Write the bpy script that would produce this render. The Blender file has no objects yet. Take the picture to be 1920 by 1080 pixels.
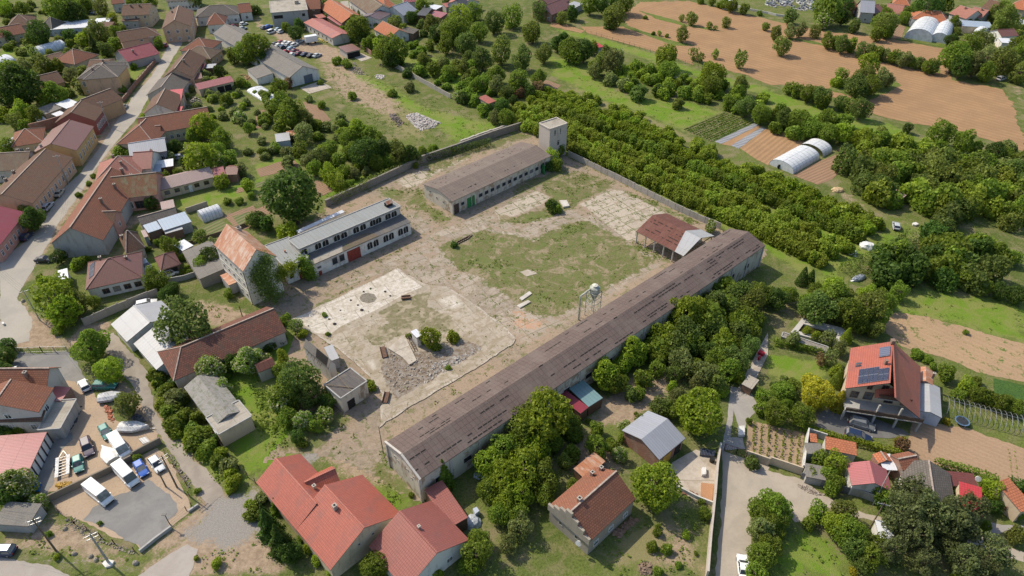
import bpy, bmesh, math, random
import numpy as np
from mathutils import Vector, Matrix, noise
R = math.radians
random.seed(7)
S = bpy.context.scene
C = S.collection
KS = 1.3
CAM_H, PITCH, FPX = 98.0,38.0,1280.0
cam = bpy.data.objects.new('camera', bpy.data.cameras.new('camera')); C.objects.link(cam)
cam.location = (0,0, CAM_H); cam.rotation_euler = (R(90 - PITCH),0,0)
cam.data.sensor_width = 36; cam.data.lens = 36 * FPX / 1920; cam.data.clip_start = 1; cam.data.clip_end = 3000
S.camera = cam
SUN_EL, SUN_AZ = 47.0, math.atan2(0.84,-0.54)
W = bpy.data.worlds.new('World'); S.world = W; W.use_nodes = True
nt = W.node_tree; sky = nt.nodes.new('ShaderNodeTexSky'); sky.sky_type = 'NISHITA'; sky.sun_disc = False
sky.sun_elevation = R(SUN_EL); sky.sun_rotation = math.atan2(-0.84,0.54); sky.dust_density = 1.5
nt.links.new(sky.outputs[0], nt.nodes['Background'].inputs[0]); nt.nodes['Background'].inputs[1].default_value = 0.15
sl = bpy.data.lights.new('sun','SUN'); sl.energy = 3.75; sl.angle = R(0.6); sl.color = (1,.905,.74)
sun = bpy.data.objects.new('sun', sl); C.objects.link(sun)
sdir = Vector((0.84 * math.cos(R(SUN_EL)),-0.54 * math.cos(R(SUN_EL)),-math.sin(R(SUN_EL))))
sun.rotation_euler = sdir.to_track_quat('-Z','Y').to_euler(); sun.location = (-60,120,150)
S.view_settings.view_transform = 'Standard'; S.view_settings.look = 'None'; S.view_settings.gamma = 1
S.view_settings.exposure = 0.40
sp, cp = math.sin(R(PITCH)), math.cos(R(PITCH))
def at(px, py, z=0.0):
 """photo pixel (1920x1080) -> point of the place at height z"""
 u, v = (px - 960) / FPX,(py - 540) / FPX
 d = (CAM_H - z) / (sp + v * cp)
 return Vector((u * d, d * (cp - v * sp), z))
def T(i, x, y):
 return (i % 4 * 480 + x / 4, i // 4 * 270 + y / 4)
def depth(px, py, z=0.0):
 return (CAM_H - z) / (sp + (py - 540) / FPX * cp)
def proj(p):
 dy, dz = p[1], p[2] - CAM_H
 d = dy * cp - dz * sp
 return 960 + FPX * p[0] / d, 540 + FPX * (-dz * cp - dy * sp) / d
def tag(o, label=None, cat=None, group=None, kind=None):
 if label: o['label'] = label
 if cat: o['category'] = cat
 if group: o['group'] = group
 if kind: o['kind'] = kind
 return o
def empty(name, loc, rz=0.0):
 o = bpy.data.objects.new(name, None); C.objects.link(o); o.location = loc; o.rotation_euler = (0,0, rz)
 o.empty_display_size = .5
 return o
def link(name, me, parent=None, loc=None, rz=0.0):
 o = bpy.data.objects.new(name, me); C.objects.link(o); o.parent = parent
 if loc is not None: o.location = loc
 o.rotation_euler = (0,0, rz)
 return o
KIDS = {}
def copy_tree(o, parent=None):
 c = o.copy(); C.objects.link(c)
 if parent: c.parent = parent
 for ch in list(o.children): copy_tree(ch, c)
 return c
class MB:
 def __init__(s): s.v = []; s.f = []; s.uv = []; s.m = []
 def face(s, pts, uvs=None, m=0):
  b = len(s.v); s.v += [tuple(p) for p in pts]; s.f.append(tuple(range(b, b + len(pts))))
  s.uv += [tuple(q) for q in (uvs or [(p[0], p[1]) for p in pts])]; s.m.append(m)
 def box(s, x0, x1, y0, y1, z0, z1, X=None, m=0, taper=0.0):
  t = taper; P = [(x0, y0, z0),(x1, y0, z0),(x1, y1, z0),(x0, y1, z0),(x0 + t, y0 + t, z1),(x1 - t, y0 + t, z1),(x1 - t, y1 - t, z1),(x0 + t, y1 - t, z1)]
  P = [X @ Vector(p) if X else Vector(p) for p in P]
  for q in ((3,2,1,0),(4,5,6,7),(0,1,5,4),(1,2,6,5),(2,3,7,6),(3,0,4,7)):
   a = P[q[0]]; s.face([P[i] for i in q], [(0,0),((P[q[1]] - a).length, 0),((P[q[1]] - a).length,(P[q[2]] - P[q[1]]).length),(0,(P[q[2]] - P[q[1]]).length)], m)
 def bar(s, p, q, w=.1, h=None, m=0):
  p, q = Vector(p), Vector(q); d = q - p; L = d.length
  if L < 1e-4: return
  X = Matrix.Translation(p) @ d.to_track_quat('X','Z').to_matrix().to_4x4()
  h = h or w; s.box(0, L, -w / 2, w / 2,-h / 2, h / 2, X, m)
 def tube(s, p, q, r, r2=None, n=8, m=0, cap=True):
  p, q = Vector(p), Vector(q); d = (q - p); r2 = r if r2 is None else r2
  rot = d.to_track_quat('Z','Y').to_matrix()
  a = [p + rot @ Vector((r * math.cos(2 * math.pi * k / n), r * math.sin(2 * math.pi * k / n),0)) for k in range(n)]
  b = [q + rot @ Vector((r2 * math.cos(2 * math.pi * k / n), r2 * math.sin(2 * math.pi * k / n),0)) for k in range(n)]
  for k in range(n):
   j = (k + 1) % n; s.face([a[k], a[j], b[j], b[k]], None, m)
  if cap: s.face(b, None, m); s.face(a[::-1], None, m)
 def poly(s, pts, z0, z1, m=0):
  n = len(pts); ar = sum(pts[i][0] * pts[(i + 1) % n][1] - pts[(i + 1) % n][0] * pts[i][1] for i in range(n))
  if ar < 0: pts = pts[::-1]
  s.face([(p[0], p[1], z1) for p in pts], None, m)
  for i in range(n):
   a, b = pts[i], pts[(i + 1) % n]; L = math.hypot(b[0] - a[0], b[1] - a[1])
   s.face([(a[0], a[1], z0),(b[0], b[1], z0),(b[0], b[1], z1),(a[0], a[1], z1)], [(0, z0),(L, z0),(L, z1),(0, z1)], m)
 def mesh(s, name, mats, origin=(0,0,0), weld=False, smooth=False):
  me = bpy.data.meshes.new(name); ox, oy, oz = origin
  me.from_pydata([(x - ox, y - oy, z - oz) for x, y, z in s.v], [], s.f)
  uv = me.uv_layers.new(name='UVMap'); uv.data.foreach_set('uv', np.array(s.uv, dtype=np.float32).ravel())
  for m in (mats if isinstance(mats,(list, tuple)) else [mats]): me.materials.append(m)
  me.polygons.foreach_set('material_index', s.m)
  if weld or smooth:
   b = bmesh.new(); b.from_mesh(me); bmesh.ops.remove_doubles(b, verts=b.verts, dist=1e-4); b.to_mesh(me); b.free()
  if smooth: me.polygons.foreach_set('use_smooth', [True] * len(me.polygons))
  me.update(); return me
 def build(s, name, mats, parent=None, origin=None, **k):
  """parent sits unrotated at its location: vertices are given in place coordinates"""
  o = origin
  if o is None:
   o = Vector((0,0,0)); p = parent
   while p: o = o + p.location; p = p.parent
  return link(name, s.mesh(name, mats, o, **k), parent)
MC = {}
def col(c): return (c[0], c[1], c[2], 1)
class N:
 def __init__(s, name):
  s.mat = bpy.data.materials.new(name); s.mat.use_nodes = True; s.t = s.mat.node_tree; s.b = s.t.nodes['Principled BSDF']; s.out = s.t.nodes['Material Output']
 def n(s, typ, **k):
  x = s.t.nodes.new(typ)
  for a, b in k.items():
   if a[0] == '_': setattr(x, a[1:], b)
   else: s.set(x, a, b)
  return x
 def set(s, x, key, val):
  inp = x.inputs[int(key[1:])] if key[0] == 'i' and key[1:].isdigit() else x.inputs[key.replace('_',' ')]
  if hasattr(val,'links') or isinstance(val, bpy.types.NodeSocket): s.t.links.new(val, inp)
  elif isinstance(val,(tuple, list)) and len(val) == 3 and inp.type == 'RGBA': inp.default_value = col(val)
  else: inp.default_value = val
 def coord(s, kind='Object', scale=(1,1,1), rot=(0,0,0), loc=(0,0,0)):
  tc = s.n('ShaderNodeTexCoord') if kind != 'World' else s.n('ShaderNodeNewGeometry')
  o = tc.outputs['Position' if kind == 'World' else kind]
  mp = s.n('ShaderNodeMapping'); s.t.links.new(o, mp.inputs[0]); mp.inputs['Scale'].default_value = scale; mp.inputs['Rotation'].default_value = rot; mp.inputs['Location'].default_value = loc
  return mp.outputs[0]
 def noise(s, vec, scale, detail=4, rough=.55, dist=0.0):
  x = s.n('ShaderNodeTexNoise', Vector=vec, Scale=scale, Detail=detail, Roughness=rough, Distortion=dist); return x.outputs['Fac']
 def vor(s, vec, scale, out='Distance', **k):
  x = s.n('ShaderNodeTexVoronoi', Vector=vec, Scale=scale, **k); return x.outputs[out]
 def ramp(s, fac, a, b, ca=(0,0,0), cb=(1,1,1)):
  x = s.n('ShaderNodeMapRange', _interpolation_type='SMOOTHSTEP'); s.t.links.new(fac, x.inputs['Value']); x.inputs['From Min'].default_value = a; x.inputs['From Max'].default_value = b
  return x.outputs[0]
 def mix(s, fac, a, b, mode='MIX'):
  x = s.n('ShaderNodeMix', _data_type='RGBA', _blend_type=mode)
  for i, val in ((0, fac),(6, a),(7, b)):
   if isinstance(val, bpy.types.NodeSocket): s.t.links.new(val, x.inputs[i])
   elif i == 0: x.inputs[0].default_value = val
   else: x.inputs[i].default_value = col(val)
  return x.outputs[2]
 def math(s, op, a, b=0.0, c=None):
  x = s.n('ShaderNodeMath', _operation=op)
  for i, val in enumerate((a, b) if c is None else (a, b, c)):
   if isinstance(val, bpy.types.NodeSocket): s.t.links.new(val, x.inputs[i])
   else: x.inputs[i].default_value = val
  return x.outputs[0]
 def attr(s, name): return s.n('ShaderNodeAttribute', _attribute_name=name).outputs['Fac']
 def fin(s, color, rough=.85, bump=None, bs=.3, bd=.05, metal=0.0, spec=.3):
  s.set(s.b,'Base Color', color); s.set(s.b,'Roughness', rough); s.b.inputs['Metallic'].default_value = metal; s.b.inputs['Specular IOR Level'].default_value = spec
  if bump is not None:
   x = s.n('ShaderNodeBump', Strength=bs, Distance=bd, Height=bump); s.t.links.new(x.outputs[0], s.b.inputs['Normal'])
  return s.mat
def plain(name, c, rough=.6, metal=0.0, var=.15, sc=3.0, spec=.3):
 if name in MC: return MC[name]
 n = N(name); v = n.coord('Object'); f = n.noise(v, sc, 4)
 c2 = tuple(max(0, x * (1 - var * 2)) for x in c); c1 = tuple(min(1, x * (1 + var)) for x in c)
 MC[name] = n.fin(n.mix(n.ramp(f, .3,.7), c2, c1), rough, metal=metal, spec=spec); return MC[name]
def plaster(name, c, stain=(.16,.14,.11), amt=.5, rough=.9, c3=None):
 if name in MC: return MC[name]
 n = N(name); v = n.coord('Object',(1,1,.35)); f = n.noise(v, .9,6,.65); g = n.noise(n.coord('Object'),7,4)
 base = n.mix(g, tuple(x * .82 for x in c), tuple(min(1, x * 1.1) for x in c))
 if c3: base = n.mix(n.ramp(n.noise(n.coord('Object',(1,1,1), loc=(9,4,2)),.35,5,.6),.52,.58), base, c3)
 base = n.mix(n.math('MULTIPLY', n.ramp(f, .5,.72), amt), base, stain)
 MC[name] = n.fin(base, rough, g, .25,.03); return MC[name]
def roofing(name, c1, c2, mortar, bw, rh, stain=None, amt=.5, ssc=.5, rough=.8, ms=.03, bump=.5, off=.5, metal=0.0, spec=.3, tilev=0.35, green=None, gamt=.0):
 """roof covering laid in UV metres: u along the ridge, v up the slope"""
 if name in MC: return MC[name]
 n = N(name); uv = n.coord('UV')
 b = n.n('ShaderNodeTexBrick', Vector=uv, Color1=c1, Color2=c2, Mortar=mortar, Scale=1.0, Mortar_Size=ms, Mortar_Smooth=.3, Bias=0.0, Brick_Width=bw, Row_Height=rh)
 b.offset = off
 c = b.outputs['Color']; fn = n.noise(n.coord('UV',(1,1,1)),3.5,5,.6)
 c = n.mix(n.math('MULTIPLY', n.ramp(fn, .35,.7), tilev), c, tuple(x * .55 for x in c1))
 if stain: c = n.mix(n.math('MULTIPLY', n.ramp(n.noise(n.coord('UV',(1,.5,1)), ssc, 6,.62,.3),.45,.68), amt), c, stain)
 if green: c = n.mix(n.math('MULTIPLY', n.ramp(n.noise(n.coord('UV', loc=(5,3,0)),1.3,6,.7),.5,.6), gamt), c, green)
 MC[name] = n.fin(c, rough, b.outputs['Fac'], bump, -.04, metal=metal, spec=spec); return MC[name]
def RM(k):
 D = dict(
  tile_brown=((.20,.105,.065),(.135,.08,.055),(.06,.035,.025),.45,.38,(.10,.085,.06),.55,.45),
  tile_barn=((.22,.088,.058),(.13,.06,.045),(.05,.028,.022),.5,.42,(.11,.075,.055),.6,.5),
  tile_old=((.20,.13,.085),(.15,.105,.075),(.07,.05,.035),.5,.4,(.17,.16,.11),.6,.5),
  tile_grey=((.155,.135,.115),(.12,.105,.09),(.06,.05,.045),.5,.42,(.09,.08,.065),.5,.5),
  tile_red=((.29,.12,.07),(.22,.095,.06),(.11,.04,.025),.45,.38,(.15,.085,.06),.5,.4),
  tile_orange=((.47,.17,.085),(.38,.14,.07),(.2,.06,.03),.5,.42,(.25,.12,.07),.3,.4),
  tile_pale=((.42,.22,.15),(.36,.18,.125),(.2,.09,.065),.5,.42,(.3,.2,.15),.4,.4),
  tile_moss=((.27,.12,.06),(.2,.1,.06),(.1,.05,.03),.45,.38,(.2,.19,.12),.9,.6),
  metal_red=((.40,.115,.07),(.35,.10,.062),(.20,.04,.03),.33,.40,(.20,.085,.07),.6,.35),
  metal_scarlet=((.50,.055,.06),(.45,.045,.05),(.26,.02,.02),.4,.4,(.4,.05,.05),.25,.3),
  metal_brick=((.30,.10,.075),(.27,.09,.068),(.16,.04,.03),.36,.44,(.19,.08,.065),.5,.35),
  metal_maroon=((.16,.045,.035),(.14,.04,.032),(.08,.025,.02),.36,.4,(.1,.04,.03),.3,.3),
  metal_brown=((.20,.085,.065),(.18,.078,.06),(.1,.04,.03),.33,.4,(.15,.075,.06),.3,.3),
  metal_crimson=((.24,.03,.045),(.21,.027,.04),(.12,.02,.025),.4,3.0,(.16,.04,.05),.3,.3),
  metal_rose=((.36,.11,.11),(.33,.1,.1),(.2,.06,.06),.33,3.0,(.24,.1,.09),.4,.4),
  metal_violet=((.13,.085,.085),(.12,.075,.075),(.07,.045,.045),.3,3.0,(.17,.1,.09),.3,.3),
  metal_grey=((.30,.31,.34),(.27,.28,.31),(.16,.16,.18),.5,6.0,(.24,.23,.23),.3,.4),
  metal_pink=((.34,.24,.215),(.31,.22,.20),(.2,.14,.13),.4,4.0,(.25,.19,.17),.4,.4),
  tile_rose=((.40,.185,.14),(.34,.155,.12),(.2,.08,.06),.45,.4,(.3,.14,.1),.4,.4),
  metal_dark=((.075,.07,.07),(.065,.06,.06),(.03,.03,.03),.4,3.0,(.1,.09,.08),.3,.4),
  metal_white=((.60,.61,.63),(.56,.57,.59),(.5,.5,.52),1.0,6.0,(.6,.6,.6),.3,.3),
  metal_teal=((.15,.25,.26),(.135,.23,.24),(.08,.14,.14),.8,4.0,(.2,.24,.24),.3,.4),
  metal_blue=((.32,.38,.45),(.29,.35,.42),(.2,.24,.29),.8,4.0,(.34,.37,.4),.4,.4),
  metal_pale=((.36,.36,.365),(.32,.32,.325),(.3,.29,.28),.9,2.2,(.33,.3,.29),.5,.3),
  metal_purple=((.09,.055,.07),(.08,.05,.062),(.05,.03,.04),.4,3.0,(.12,.07,.08),.3,.3),
  rust=((.40,.155,.07),(.47,.28,.18),(.22,.1,.05),.75,2.6,(.52,.42,.34),.75,.9),
  asbestos=((.24,.22,.19),(.21,.19,.17),(.12,.11,.1),.22,2.2,(.13,.12,.105),.5,.4),
  asbestos_light=((.33,.31,.28),(.29,.27,.25),(.17,.16,.14),.22,2.2,(.19,.17,.14),.6,.5),
  barn=((.14,.102,.088),(.122,.09,.078),(.075,.055,.048),.9,1.15,(.175,.14,.12),.5,.25),
  barn_mid=((.185,.145,.12),(.17,.13,.11),(.1,.075,.065),.9,1.15,(.22,.185,.15),.4,.3),
  hangar=((.155,.065,.048),(.14,.06,.045),(.07,.03,.022),1.0,1.9,(.2,.1,.08),.5,.4),
  felt=((.27,.28,.275),(.25,.26,.255),(.19,.195,.19),1.1,7.0,(.2,.2,.18),.4,.3),
  felt_dark=((.13,.125,.12),(.12,.115,.11),(.08,.075,.07),1.1,5.0,(.2,.17,.13),.5,.4),
  concrete=((.37,.33,.27),(.33,.295,.24),(.2,.18,.15),3.5,3.5,(.17,.145,.11),.6,.35),
  stone=((.30,.27,.23),(.24,.22,.19),(.12,.1,.08),.5,.35,(.16,.15,.11),.5,.6),
  tarpaper=((.11,.1,.095),(.1,.09,.085),(.06,.055,.05),1.0,4.0,(.2,.16,.12),.5,.6))
 c1, c2, mo, bw, rh, st, amt, ssc = D[k]
 met = k.startswith('metal') or k == 'rust'
 return roofing('roof_' + k, c1, c2, mo, bw, rh, st, amt, ssc, rough=.45 if met else .85, spec=.4 if met else .25,
     off=0 if (met or k in ('asbestos','asbestos_light','barn','barn_mid')) else .5, tilev=.15 if met else .4, ms=.035 if not met else .025,
     green=(.10,.12,.05) if k in ('tile_moss','asbestos_light') else None, gamt=.5)
def WM(k):
 D = dict(white=(.62,.60,.56), offwhite=(.52,.49,.44), cream=(.55,.45,.31), yellow=(.52,.355,.165), ochre=(.46,.30,.17), peach=(.55,.36,.24), pink=(.50,.27,.22),
    crimson=(.27,.095,.085), grey=(.36,.35,.33), bluegrey=(.42,.46,.52), beige=(.50,.40,.28), brown=(.20,.12,.08), stone=(.30,.26,.21), dirty=(.44,.41,.37), pale_blue=(.45,.52,.60), lilac=(.38,.34,.38))
 if k == 'brick': return roofing('wall_brick',(.30,.13,.085),(.24,.1,.07),(.3,.25,.2),.5,.25,(.36,.31,.26),.6,.5, ms=.03)
 if k == 'wood': return roofing('wall_wood',(.17,.095,.055),(.13,.075,.045),(.05,.03,.02),4,.2,(.1,.08,.06),.5,.6)
 if k == 'peeling': return plaster('wall_peeling',(.52,.47,.38),(.22,.16,.11),.8, c3=(.31,.24,.17))
 if k == 'mill': return plaster('wall_mill',(.68,.63,.54),(.46,.40,.32),.45, c3=(.61,.56,.47))
 if k == 'workshop': return plaster('wall_workshop',(.64,.61,.55),(.27,.23,.18),.7, c3=(.52,.48,.42))
 return plaster('wall_' + k, D[k])
def GLASS():
 if 'window_glass' in MC: return MC['window_glass']
 n = N('window_glass'); r = n.n('ShaderNodeObjectInfo').outputs['Random']; f = n.noise(n.coord('Object'),1.3,3)
 MC['window_glass'] = n.fin(n.mix(n.ramp(n.math('ADD', r, n.math('MULTIPLY', f, .5)),.8,1.15),(.025,.03,.038),(.22,.22,.21)),.14, spec=.6); return MC['window_glass']
FRAME = lambda: plain('frame_white',(.68,.68,.66),.5)
WOODF = lambda: plain('frame_brown',(.16,.09,.05),.6)
DARK = lambda: plain('dark_opening',(.022,.02,.018),.9)
CHIM = lambda: roofing('chimney_brick',(.28,.13,.09),(.22,.1,.07),(.25,.22,.18),.3,.12,(.12,.1,.08),.5,1.0)
CHIMG = lambda: plaster('chimney_plaster',(.38,.34,.29))
CAP = lambda: plain('ridge_mortar',(.36,.29,.24),.85)
WOOD = lambda: roofing('weathered_wood',(.22,.165,.11),(.17,.125,.085),(.08,.06,.04),3,.18,(.12,.1,.08),.4,.8)
STEEL = lambda: plain('steel',(.33,.33,.33),.45,.6)
AX = math.radians(33.0)
def grass_mat(name, g1, g2, g3, dirt=(.25,.185,.125), scale=1.0, thr=.5, useattr=False, rows=None):
 if name in MC: return MC[name]
 n = N(name); w = n.coord('World'); big = n.noise(w, .045 * scale, 5,.6); mid = n.noise(w, .35 * scale, 6,.65,.4); fine = n.noise(w, 2.6,5,.7); vor = n.vor(w, 1.1 * scale)
 c = n.mix(n.ramp(big, .38,.62), g1, g2); c = n.mix(n.ramp(mid, .42,.66), c, g3)
 c = n.mix(n.math('MULTIPLY', n.ramp(fine, .38,.72),.75), c, tuple(x * .42 for x in g2))
 if useattr:
  d = n.attr('dirt'); l = n.attr('lush'); y = n.attr('dry'); gr = n.attr('gravel')
  nz = n.math('MULTIPLY', n.math('ADD', mid, fine),.5)
  def m(a, lo=.0, k=.55):
   return n.ramp(n.math('ADD', n.math('MULTIPLY', n.math('SUBTRACT', nz, .5), k * 3.2), a),.38 + lo, .62 + lo)
  c = n.mix(n.math('MULTIPLY', n.ramp(n.noise(w, .11,7,.7),.52,.64),.8), c, n.mix(fine,(.24,.195,.12),(.17,.15,.075)))
  c = n.mix(m(y), c, n.mix(fine,(.25,.215,.11),(.16,.15,.06)))
  lc = n.mix(n.ramp(n.noise(n.coord('World',(1,1,1),(0,0,.5)),.14,7,.7,.8),.4,.62), n.mix(mid,(.14,.225,.02),(.095,.17,.016)),(.185,.20,.055))
  c = n.mix(n.math('MULTIPLY', m(l, -.04,1.0),.95), c, lc)
  dc = n.mix(n.ramp(n.noise(w, .9,6,.7),.35,.65),(.35,.265,.185),(.24,.175,.12))
  dc = n.mix(n.math('MULTIPLY', n.ramp(vor, .0,.16),.0), dc, dc)
  c = n.mix(m(d), c, dc)
  gc = n.mix(n.ramp(n.noise(w, 5,4,.7),.3,.7),(.20,.185,.165),(.30,.275,.245))
  c = n.mix(m(gr), c, gc)
 else:
  c = n.mix(n.ramp(n.math('ADD', mid, n.math('MULTIPLY', n.math('SUBTRACT', fine, .5),.5)), thr + .14, thr + .24), c, dirt)
 h = n.math('ADD', fine, n.math('MULTIPLY', n.noise(w, 6,3),.6))
 MC[name] = n.fin(c, .95, h, .9,.12, spec=.1); return MC[name]
def soil_mat(name, c1, c2, rowdir=None, rows=.6, weed=.0, rowc=None, roww=.5):
 if name in MC: return MC[name]
 n = N(name); w = n.coord('World'); mid = n.noise(w, .12,6,.6); fine = n.noise(w, 2.5,5,.7)
 c = n.mix(n.ramp(mid, .35,.65), c1, c2); c = n.mix(n.math('MULTIPLY', n.ramp(fine, .45,.75),.5), c, tuple(x * .62 for x in c2))
 h = fine
 if rowdir is not None:
  rv = n.coord('World',(1,1,1),(0,0,-rowdir)); wv = n.n('ShaderNodeTexWave', Vector=rv, Scale=1 / rows * .314, Distortion=.6, Detail=2.0, _wave_type='BANDS', _bands_direction='Y', _wave_profile='SIN').outputs['Fac']
  dark = rowc or tuple(x * .72 for x in c1)
  c = n.mix(n.math('MULTIPLY', n.ramp(n.math('ADD', wv, n.math('MULTIPLY', n.math('SUBTRACT', fine, .5),.6)),.35,.75), roww), c, dark); h = n.math('ADD', fine, wv)
 if weed: c = n.mix(n.ramp(n.math('ADD', n.noise(w, .5,6,.7), n.math('MULTIPLY', n.math('SUBTRACT', fine, .5),.4)),.68 - weed, .8 - weed), c,(.10,.135,.035))
 MC[name] = n.fin(c, .95, h, .7,.1, spec=.1); return MC[name]
def paving_mat(name, c1, c2, joint, bw, rh, ang, weeds=.3, stain=.5, jit=.02, off=.0, dirtc=(.26,.2,.14), dirta=.5, ms=None):
 if name in MC: return MC[name]
 n = N(name); w = n.coord('World',(1,1,1),(0,0,-ang)); wr = n.coord('World')
 warp = n.n('ShaderNodeTexNoise', Vector=wr, Scale=.8, Detail=4.0).outputs['Color']
 vv = n.n('ShaderNodeVectorMath', _operation='ADD'); n.t.links.new(w, vv.inputs[0])
 sc = n.n('ShaderNodeVectorMath', _operation='SCALE'); n.t.links.new(warp, sc.inputs[0]); sc.inputs['Scale'].default_value = .35; n.t.links.new(sc.outputs[0], vv.inputs[1])
 b = n.n('ShaderNodeTexBrick', Vector=vv.outputs[0], Color1=c1, Color2=c2, Mortar=joint, Scale=1.0, Mortar_Size=ms or jit * 4, Mortar_Smooth=.4, Bias=0.0, Brick_Width=bw, Row_Height=rh); b.offset = off
 mid = n.noise(wr, .25,7,.65,.5); fine = n.noise(wr, 3,5,.7); sm = n.noise(wr, 1.1,6,.7)
 c = b.outputs['Color']
 c = n.mix(n.math('MULTIPLY', n.ramp(sm, .4,.7), stain), c, tuple(x * .55 for x in c2))
 c = n.mix(n.math('MULTIPLY', n.ramp(mid, .48,.62), dirta), c, dirtc)
 c = n.mix(n.math('MULTIPLY', n.ramp(fine, .5,.8),.35), c, tuple(x * .5 for x in c2))
 if weeds:
  nz = n.math('ADD', n.noise(wr, .45,6,.7), n.math('MULTIPLY', n.math('SUBTRACT', fine, .5),.5))
  nz = n.math('ADD', nz, n.math('MULTIPLY', b.outputs['Fac'], .10))
  c = n.mix(n.ramp(nz, .74 - weeds * .3,.80 - weeds * .3), c, n.mix(fine,(.13,.135,.05),(.075,.105,.025)))
 MC[name] = n.fin(c, .9, n.math('ADD', fine, b.outputs['Fac']),.35,-.04, spec=.15); return MC[name]
def road_mat(name, c1, c2, patch=.3):
 if name in MC: return MC[name]
 n = N(name); w = n.coord('World'); a = n.noise(w, .16,6,.65,.6); b = n.noise(w, 1.2,6,.7); f = n.noise(w, 12,3,.7)
 c = n.mix(n.ramp(a, .38,.62), c1, c2); c = n.mix(n.math('MULTIPLY', n.ramp(b, .5,.7), patch), c, tuple(x * .66 for x in c1)); c = n.mix(n.math('MULTIPLY', n.ramp(f, .4,.7),.22), c, tuple(x * .5 for x in c1))
 MC[name] = n.fin(c, .9, n.math('ADD', b, f),.2,.03, spec=.2); return MC[name]
def sdist(P, poly):
 P = np.asarray(P); n = len(poly); d = np.full(len(P),1e9); ins = np.zeros(len(P), bool)
 for i in range(n):
  a = np.array(poly[i][:2]); b = np.array(poly[(i + 1) % n][:2]); e = b - a; w = P - a
  t = np.clip((w @ e) / max(e @ e, 1e-9),0,1); q = w - t[:, None] * e; d = np.minimum(d, np.hypot(q[:, 0], q[:, 1]))
  c = ((a[1] <= P[:, 1]) != (b[1] <= P[:, 1]))
  with np.errstate(divide='ignore', invalid='ignore'):
   xx = a[0] + (P[:, 1] - a[1]) * e[0] / (e[1] if abs(e[1]) > 1e-12 else 1e-12)
  ins ^= c & (P[:, 0] < xx)
 return np.where(ins, d, -d)
def ring(pts, z=0.0):
 return [tuple(at(x, y, z)[:2]) for x, y in pts]
SHN = [0]
def sheet(name, pts, z, mat, jag=.25, step=.8, world=False, kind='structure', label=None, thick=0.0):
 P = pts if world else ring(pts); out = []; sd = random.random() * 100; SHN[0] += 1; z = z + .0012 * (SHN[0] % 30)
 for i in range(len(P)):
  a, b = Vector(P[i]).to_2d(), Vector(P[(i + 1) % len(P)]).to_2d(); L = (b - a).length; k = max(1, int(L / step)); nn = Vector((-(b - a).y,(b - a).x)).normalized() if L > 1e-6 else Vector((0,0))
  for j in range(k):
   p = a + (b - a) * j / k
   if jag: p = p + nn * jag * (noise.noise(Vector((p.x * .9 + sd, p.y * .9,0))) * 1.2 + noise.noise(Vector((p.x * .25, p.y * .25 + sd, 3))) * 1.6)
   out.append((p.x, p.y))
 b = bmesh.new(); vs = [b.verts.new((x, y, z)) for x, y in out]
 es = [b.edges.new((vs[i], vs[(i + 1) % len(vs)])) for i in range(len(vs))]
 bmesh.ops.triangle_fill(b, edges=es, use_beauty=True, use_dissolve=False)
 bmesh.ops.recalc_face_normals(b, faces=b.faces)
 for f in b.faces:
  if f.normal.z < 0: f.normal_flip()
 if thick:
  ex = bmesh.ops.extrude_face_region(b, geom=[f for f in b.faces]); bmesh.ops.translate(b, verts=[g for g in ex['geom'] if isinstance(g, bmesh.types.BMVert)], vec=(0,0,0))
  for v in vs: v.co.z = z - thick
  for f in b.faces: pass
  bmesh.ops.recalc_face_normals(b, faces=b.faces)
 me = bpy.data.meshes.new(name); b.to_mesh(me); b.free(); me.materials.append(mat)
 o = link(name, me); o['kind'] = kind
 if label: o['label'] = label
 return o
WINC = {}
def win_mesh(w, h, style):
 k = (round(w, 2), round(h, 2), style)
 if k in WINC: return WINC[k]
 f = MB(); g = MB(); t = .1 if style != 'dark' else .06
 f.box(-w / 2, w / 2,-.07,.05,0, t); f.box(-w / 2, w / 2,-.07,.05, h - t, h)
 f.box(-w / 2,-w / 2 + t, -.07,.05, t, h - t); f.box(w / 2 - t, w / 2,-.07,.05, t, h - t)
 if style in ('white','brown'):
  f.box(-.03,.03,-.06,.05, t, h - t)
  if h > 1.1: f.box(-w / 2 + t, -.03,-.06,.05, h * .66, h * .66 + .05); f.box(.03, w / 2 - t, -.06,.05, h * .66, h * .66 + .05)
 if style == 'arch':
  f = MB(); r_ = w / 2; zc = h - r_ * .7; arc = [(r_ * math.cos(math.pi * k / 8), zc + r_ * .7 * math.sin(math.pi * k / 8)) for k in range(9)]
  for (a0, b0),(a1, b1) in zip(arc[:-1], arc[1:]): f.bar((a0,-.05, b0),(a1,-.05, b1),.12,.1)
  f.box(-w / 2 - .08, w / 2 + .08,-.16,.05,-.1,0); f.box(-.03,.03,-.06,.0,0, h - .1)
  g.face([(-r_ + .04,-.035,0),(r_ - .04,-.035,0)] + [(a_ * .96,-.035, b_) for a_, b_ in arc])
 else: g.box(-w / 2 + t, w / 2 - t, -.03,.04, t, h - t)
 fm = {'white': FRAME(),'brown': WOODF(),'dark': WM('dirty'),'arch': WM('workshop'),'grey': WM('grey')}[style]
 gm = DARK() if style in ('dark','arch') else GLASS()
 WINC[k] = (f.mesh('window_frame', fm), g.mesh('pane', gm)); return WINC[k]
def put_window(parent, p, nrm, w, h, style='white', name='window'):
 fm, gm = win_mesh(w, h, style); org = Vector((0,0,0)); q = parent
 while q: org = org + q.location; q = q.parent
 ang = math.atan2(nrm[1], nrm[0]) + math.pi / 2
 o = link(name, fm, parent, Vector(p) - org, ang); link('pane', gm, o); return o
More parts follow.
